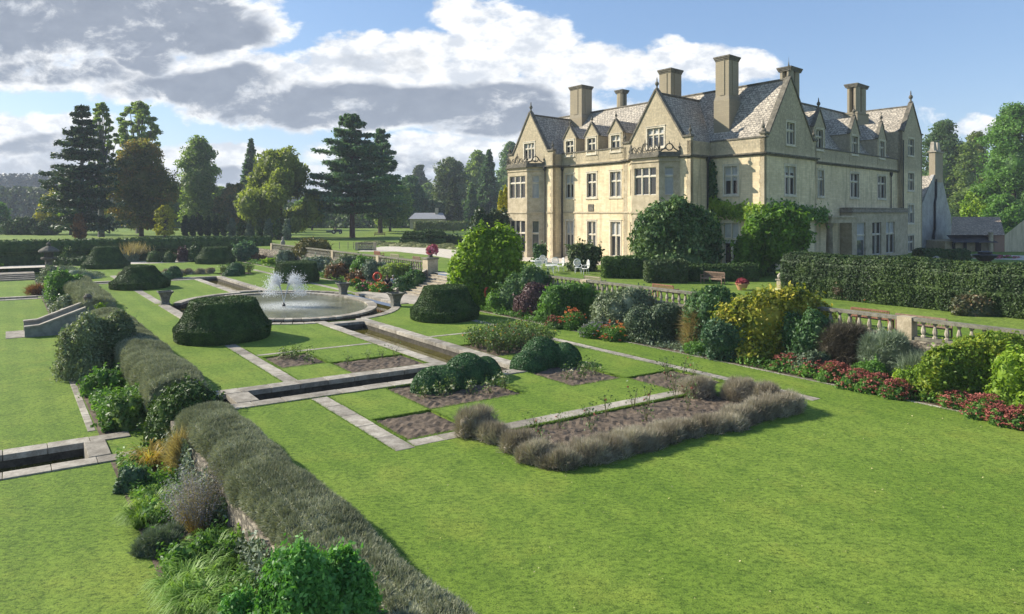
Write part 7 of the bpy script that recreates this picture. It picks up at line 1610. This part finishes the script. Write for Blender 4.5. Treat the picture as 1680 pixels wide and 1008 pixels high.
# people: skinned figures
M_SKIN = simple('skin', (.50, .30, .21), .55, .08)
def person(label, c, ang, pose, cloth, trousers, hair, s=1.0):
    e = empty('person', c, label, 'person'); f = frame(c, ang); J = pose; names_ = list(J); 
    def skin(nm, chain, mat, par):
        me = bpy.data.meshes.new(nm); vs = []; idx = {}; es = []; rad = []
        for link_ in chain:
            prev = None
            for (p, r) in link_:
                key = tuple(round(q, 4) for q in p)
                if key not in idx: idx[key] = len(vs); vs.append(f(*[q*s for q in p])); rad.append(r*s)
                if prev is not None: es.append((prev, idx[key]))
                prev = idx[key]
        me.from_pydata(vs, es, []); o = link(nm, me, mat, par); m = o.modifiers.new('skin', 'SKIN'); m.use_smooth_shade = True
        for i, r in enumerate(rad): me.skin_vertices[0].data[i].radius = (r, r*.85)
        me.skin_vertices[0].data[0].use_root = True; o.modifiers.new('sub', 'SUBSURF').levels = 1; return o
    P = pose; body = []
    body.append([(P['pelvis'], .14), (P['chest'], .16), (P['neck'], .07), (P['head'], .095), (P['crown'], .075)])
    for sd_ in ('l', 'r'):
        body.append([(P['pelvis'], .14), (P['hip'+sd_], .10), (P['knee'+sd_], .065), (P['ankle'+sd_], .04), (P['toe'+sd_], .04)])
        body.append([(P['chest'], .16), (P['sh'+sd_], .065), (P['elb'+sd_], .042), (P['wri'+sd_], .028), (P['hand'+sd_], .035)])
    b = skin('body', body, M_SKIN, e)
    shirt = [[(P['pelvis'], .155), (P['chest'], .175)]]
    for sd_ in ('l', 'r'): shirt.append([(P['chest'], .175), (P['sh'+sd_], .08), (P['elb'+sd_], .056)])
    skin('shirt', shirt, cloth, e); tr = []
    for sd_ in ('l', 'r'): tr.append([(P['pelvis'], .155), (P['hip'+sd_], .115), (P['knee'+sd_], .08), (P['ankle'+sd_], .058)])
    skin('trousers', tr, trousers, e)
    mb = MB(); hx, hy, hz = f(*[q*s for q in P['head']]); mb.lathe((hx, hy, hz), [(.115*s, -.02), (.12*s, .05*s), (.09*s, .11*s), (.03*s, .135*s)], 10); mb.build('hair', hair, e, smooth=True); return e
def seated(): return dict(pelvis=(0, 0, .55), chest=(0, .06, .95), neck=(0, .05, 1.15), head=(0, .0, 1.28), crown=(0, .0, 1.38), hipl=(-.11, -.02, .53), hipr=(.11, -.02, .53), kneel=(-.13, -.44, .52), kneer=(.13, -.44, .52), anklel=(-.13, -.46, .09), ankler=(.13, -.46, .09), toel=(-.13, -.62, .04), toer=(.13, -.62, .04),
    shl=(-.19, .05, 1.05), shr=(.19, .05, 1.05), elbl=(-.24, -.08, .80), elbr=(.24, -.08, .80), wril=(-.12, -.28, .70), wrir=(.12, -.28, .70), handl=(-.08, -.35, .68), handr=(.08, -.35, .68))
c = G(642, 476); c = (c.x, c.y+.2, 0.008)
bench('dark wooden bench with a seated person left of the wide steps', c, .25, 1.6, None, simple('dark_teak', (.06, .05, .04), .7, .3, 8))
fq = frame(c, .25); pc = fq(.15, .05, -.08)
person('person in a pale top and dark trousers sitting on the bench by the wide steps', pc, .25, seated(), simple('pale_cloth', (.55, .55, .62), .8, .15), simple('dark_cloth', (.02, .02, .025), .8, .2), simple('grey_hair', (.35, .33, .30), .8, .2))
pc = fq(-.40, .05, -.08)
person('person in black clothes sitting at the left end of the bench by the wide steps', pc, .25, seated(), simple('dark_cloth', (.02, .02, .025), .8, .2), simple('dark_cloth', (.02, .02, .025), .8, .2), simple('brown_hair', (.08, .05, .03), .8, .2))
Y = PY(384); c = (XAT(553, Y), Y, TZ); f = frame(c, .15); pc = f(-.45, 0, .42)
person('person in purple driving the small dark tractor', pc, .15+math.pi/2, seated(), simple('purple_cloth', (.14, .05, .22), .8, .2), simple('dark_cloth', (.02, .02, .025), .8, .2), simple('brown_hair', (.08, .05, .03), .8, .2))
# terracotta pot, pale pier and stone ornaments on the terrace
c = G(1217, 476, TZ); e = empty('flower_pot', tuple(c), 'terracotta pot of dark red flowers near the end of the tall hedge', 'flower pot', None); mb = MB(); mb.lathe(tuple(c), [(.26, 0), (.42, .38), (.46, .40), (.46, .47), (.40, .47)], 16); mb.build('pot', simple('terracotta_buff', (.50, .27, .14), .8, .2), e)
V, Q = join(blob((c.x, c.y, TZ+.45), .45, .45, .38, 500, .09, .3, 8, sd(), core=.7)); arr_mesh('blooms', V, Q, LM('deep_red_blooms', [(.10, .01, .02), (.28, .03, .05), (.42, .10, .10)], .15), e)
c = G(1280, 478, TZ); e = empty('carved_pier', tuple(c), 'pale stone pier with a carved finial at the left end of the tall hedge', 'stone pier'); mb = MB(); mb.box(frame(c, along), -.17, .17, -.17, .17, -.6, .75); mb.build('shaft', M_TRIM, e, bevel=.01)
mb = MB(); mb.box(frame(c, along), -.23, .23, -.23, .23, .752, .84); mb.lathe((c.x, c.y, TZ+.84), [(.12, 0), (.2, .12), (.21, .22), (.12, .34), (.05, .42)], 10); mb.build('finial', M_PAVE, e)
c = G(1536, 436, TZ); e = empty('ball_finial_post', tuple(c), 'stone ball on a post showing above the tall hedge', 'stone pier'); mb = MB(); mb.tube([(c.x, c.y, TZ), (c.x, c.y, TZ+.25)], .3, 8); mb.build('shaft', M_TRIM, e); mb = MB(); mb.lathe((c.x, c.y, TZ+.25), [(.1, 0), (.33, .14), (.40, .36), (.33, .58), (.1, .72)], 14); mb.build('ball', M_PAVE, e, smooth=True)
c = G(1616, 437, TZ); e = empty('black_urn', tuple(c), 'large black urn on the far lawn at the right above the tall hedge', 'urn'); mb = MB(); mb.lathe(tuple(c), [(.7, 0), (.7, .3), (.45, .45), (1.0, 1.0), (1.15, 1.15), (.6, 1.25), (.65, 1.45), (.2, 1.55)], 16); mb.build('bowl', M_IRON, e)
c = G(1606, 427, TZ); flowerclump('strip of pink bedding flowers on the far right lawn', 1640, 424, 70, 4, M_PINKFL, z=TZ, nf=60, fs=.2)
# stone lantern before the far hedge
c = G(80, 443, -.2); e = empty('stone_lantern', tuple(c), 'dark stone lantern with a curved cap before the far hedge', 'stone lantern'); mb = MB(); s = 1.0
mb.lathe((c.x, c.y, -.5), [(.75, 0), (.75, .5), (.4, .6), (.4, 1.5), (.85, 1.7), (.85, 1.9)], 10); mb.build('pedestal', M_COPING, e)
mb = MB(); mb.lathe((c.x, c.y, 1.402), [(.55, 0), (.55, .7)], 6); mb.build('light_box', M_DARKSTONE, e); mb = MB(); mb.lathe((c.x, c.y, 2.103), [(1.15, 0), (1.1, .2), (.6, .55), (.2, .75), (.28, 1.0), (.05, 1.25)], 12); mb.build('cap', M_COPING, e)
# stone figure and small sloping wall near the end of the left balustrade
c = G(464, 432, 0); e = empty('stone_statue_plinth', tuple(c), 'pale stone figure on a plinth at the far end of the left balustrade', 'statue'); mb = MB(); mb.lathe(tuple(c), [(.5, 0), (.5, 1.9), (.6, 2.0)], 4, rot=.6); mb.build('plinth', M_STONE, e); mb = MB(); mb.lathe((c.x, c.y, 2.0), [(.3, 0), (.28, .5), (.36, .9), (.2, 1.2), (.12, 1.3), (.17, 1.45), (.1, 1.7)], 10); mb.build('figure', M_PAVE, e, smooth=True)

# fallen leaves, clover heads and ragged turf edges
def scatter(name, label, n, fn, mat, size):
    P = fn(n); V, Q = leaves(P, np.tile([0, 0, 1.], (len(P), 1)), size, 1.4, .5); tag(arr_mesh(name, V, [Q], mat), label, 'ground litter', None, 'stuff')
def onlawn(n):
    X = NR.uniform(-2, 24, n); Y_ = NR.uniform(11, 24, n); return np.stack([X, Y_, np.full(n, .025)], 1)
scatter('fallen_leaves', 'tiny pale leaves and clover flowers scattered over the front lawn', 500, onlawn, LM('litter', [(.10, .20, .03), (.45, .40, .18), (.55, .5, .35)], .2, clump=.2), .035)
def edge_blades():
    E_ = []; runs = []
    for (t0, t1, b0, b1) in beds.values(): runs += [((t0, b0), (t1, b0)), ((t1, b0), (t1, b1)), ((t1, b1), (t0, b1)), ((t0, b1), (t0, b0))]
    for b_ in (7.08, 7.67, 9.93): runs.append(((-36, b_), (-7 if b_ != 9.93 else -4, b_)))
    for b_ in (-7.97, -7.31): runs += [((-32.8, b_), (-26.3, b_)), ((-23.1, b_), (-8, b_))]
    runs += [((-52, 9.93), (-36, 9.93)), ((-23.28, -10.8), (-23.28, -1.35)), ((-26.18, -10.8), (-26.18, -1.3)), ((-23.2, -1.33), (-9.5, -1.33)), ((-26.8, 2.08), (-9.5, 2.08)), ((-32.2, -5.3), (-32.2, -7.2)), ((-33.0, -4.8), (-33.0, 4.3))]
    for (a_, b_) in runs:
        p, q = np.array(g(*a_)), np.array(g(*b_)); L = np.linalg.norm(q-p); m = int(L*130); k = NR.random((m, 1)); E_.append(p+(q-p)*k+NR.normal(0, .022, (m, 3))*[1, 1, 0])
    P = np.concatenate(E_); P[:, 2] = -.01; V, Q = spikes(P, NR.normal(0, .5, P.shape)+[0, 0, 1], .07, .014); tag(arr_mesh('turf_edges', V, [Q], LM('turf_blades', [(.05, .10, .012), (.12, .21, .025), (.2, .3, .05)], .3)), 'ragged grass blades along the cut turf edges', 'grass', None, 'stuff')
edge_blades()
# ---------------------------------------------------------------- air: pale even haze round the whole scene
mb = MB(); mb.box(ident, -1510, 1510, -310, 1810, -4.5, 90)
mh = bpy.data.materials.new('haze_air'); mh.use_nodes = True; th = NT(mh.node_tree)
for n_ in list(th.n): th.n.remove(n_)
vol = th.add('ShaderNodeVolumePrincipled'); vol.inputs['Color'].default_value = (.80, .88, 1, 1); vol.inputs['Density'].default_value = .00034; vol.inputs['Anisotropy'].default_value = 0
th.l.new(vol.outputs[0], th.add('ShaderNodeOutputMaterial').inputs['Volume'])
hz = mb.build('haze', mh); tag(hz, kind='stuff', label='thin pale summer air over the whole park')
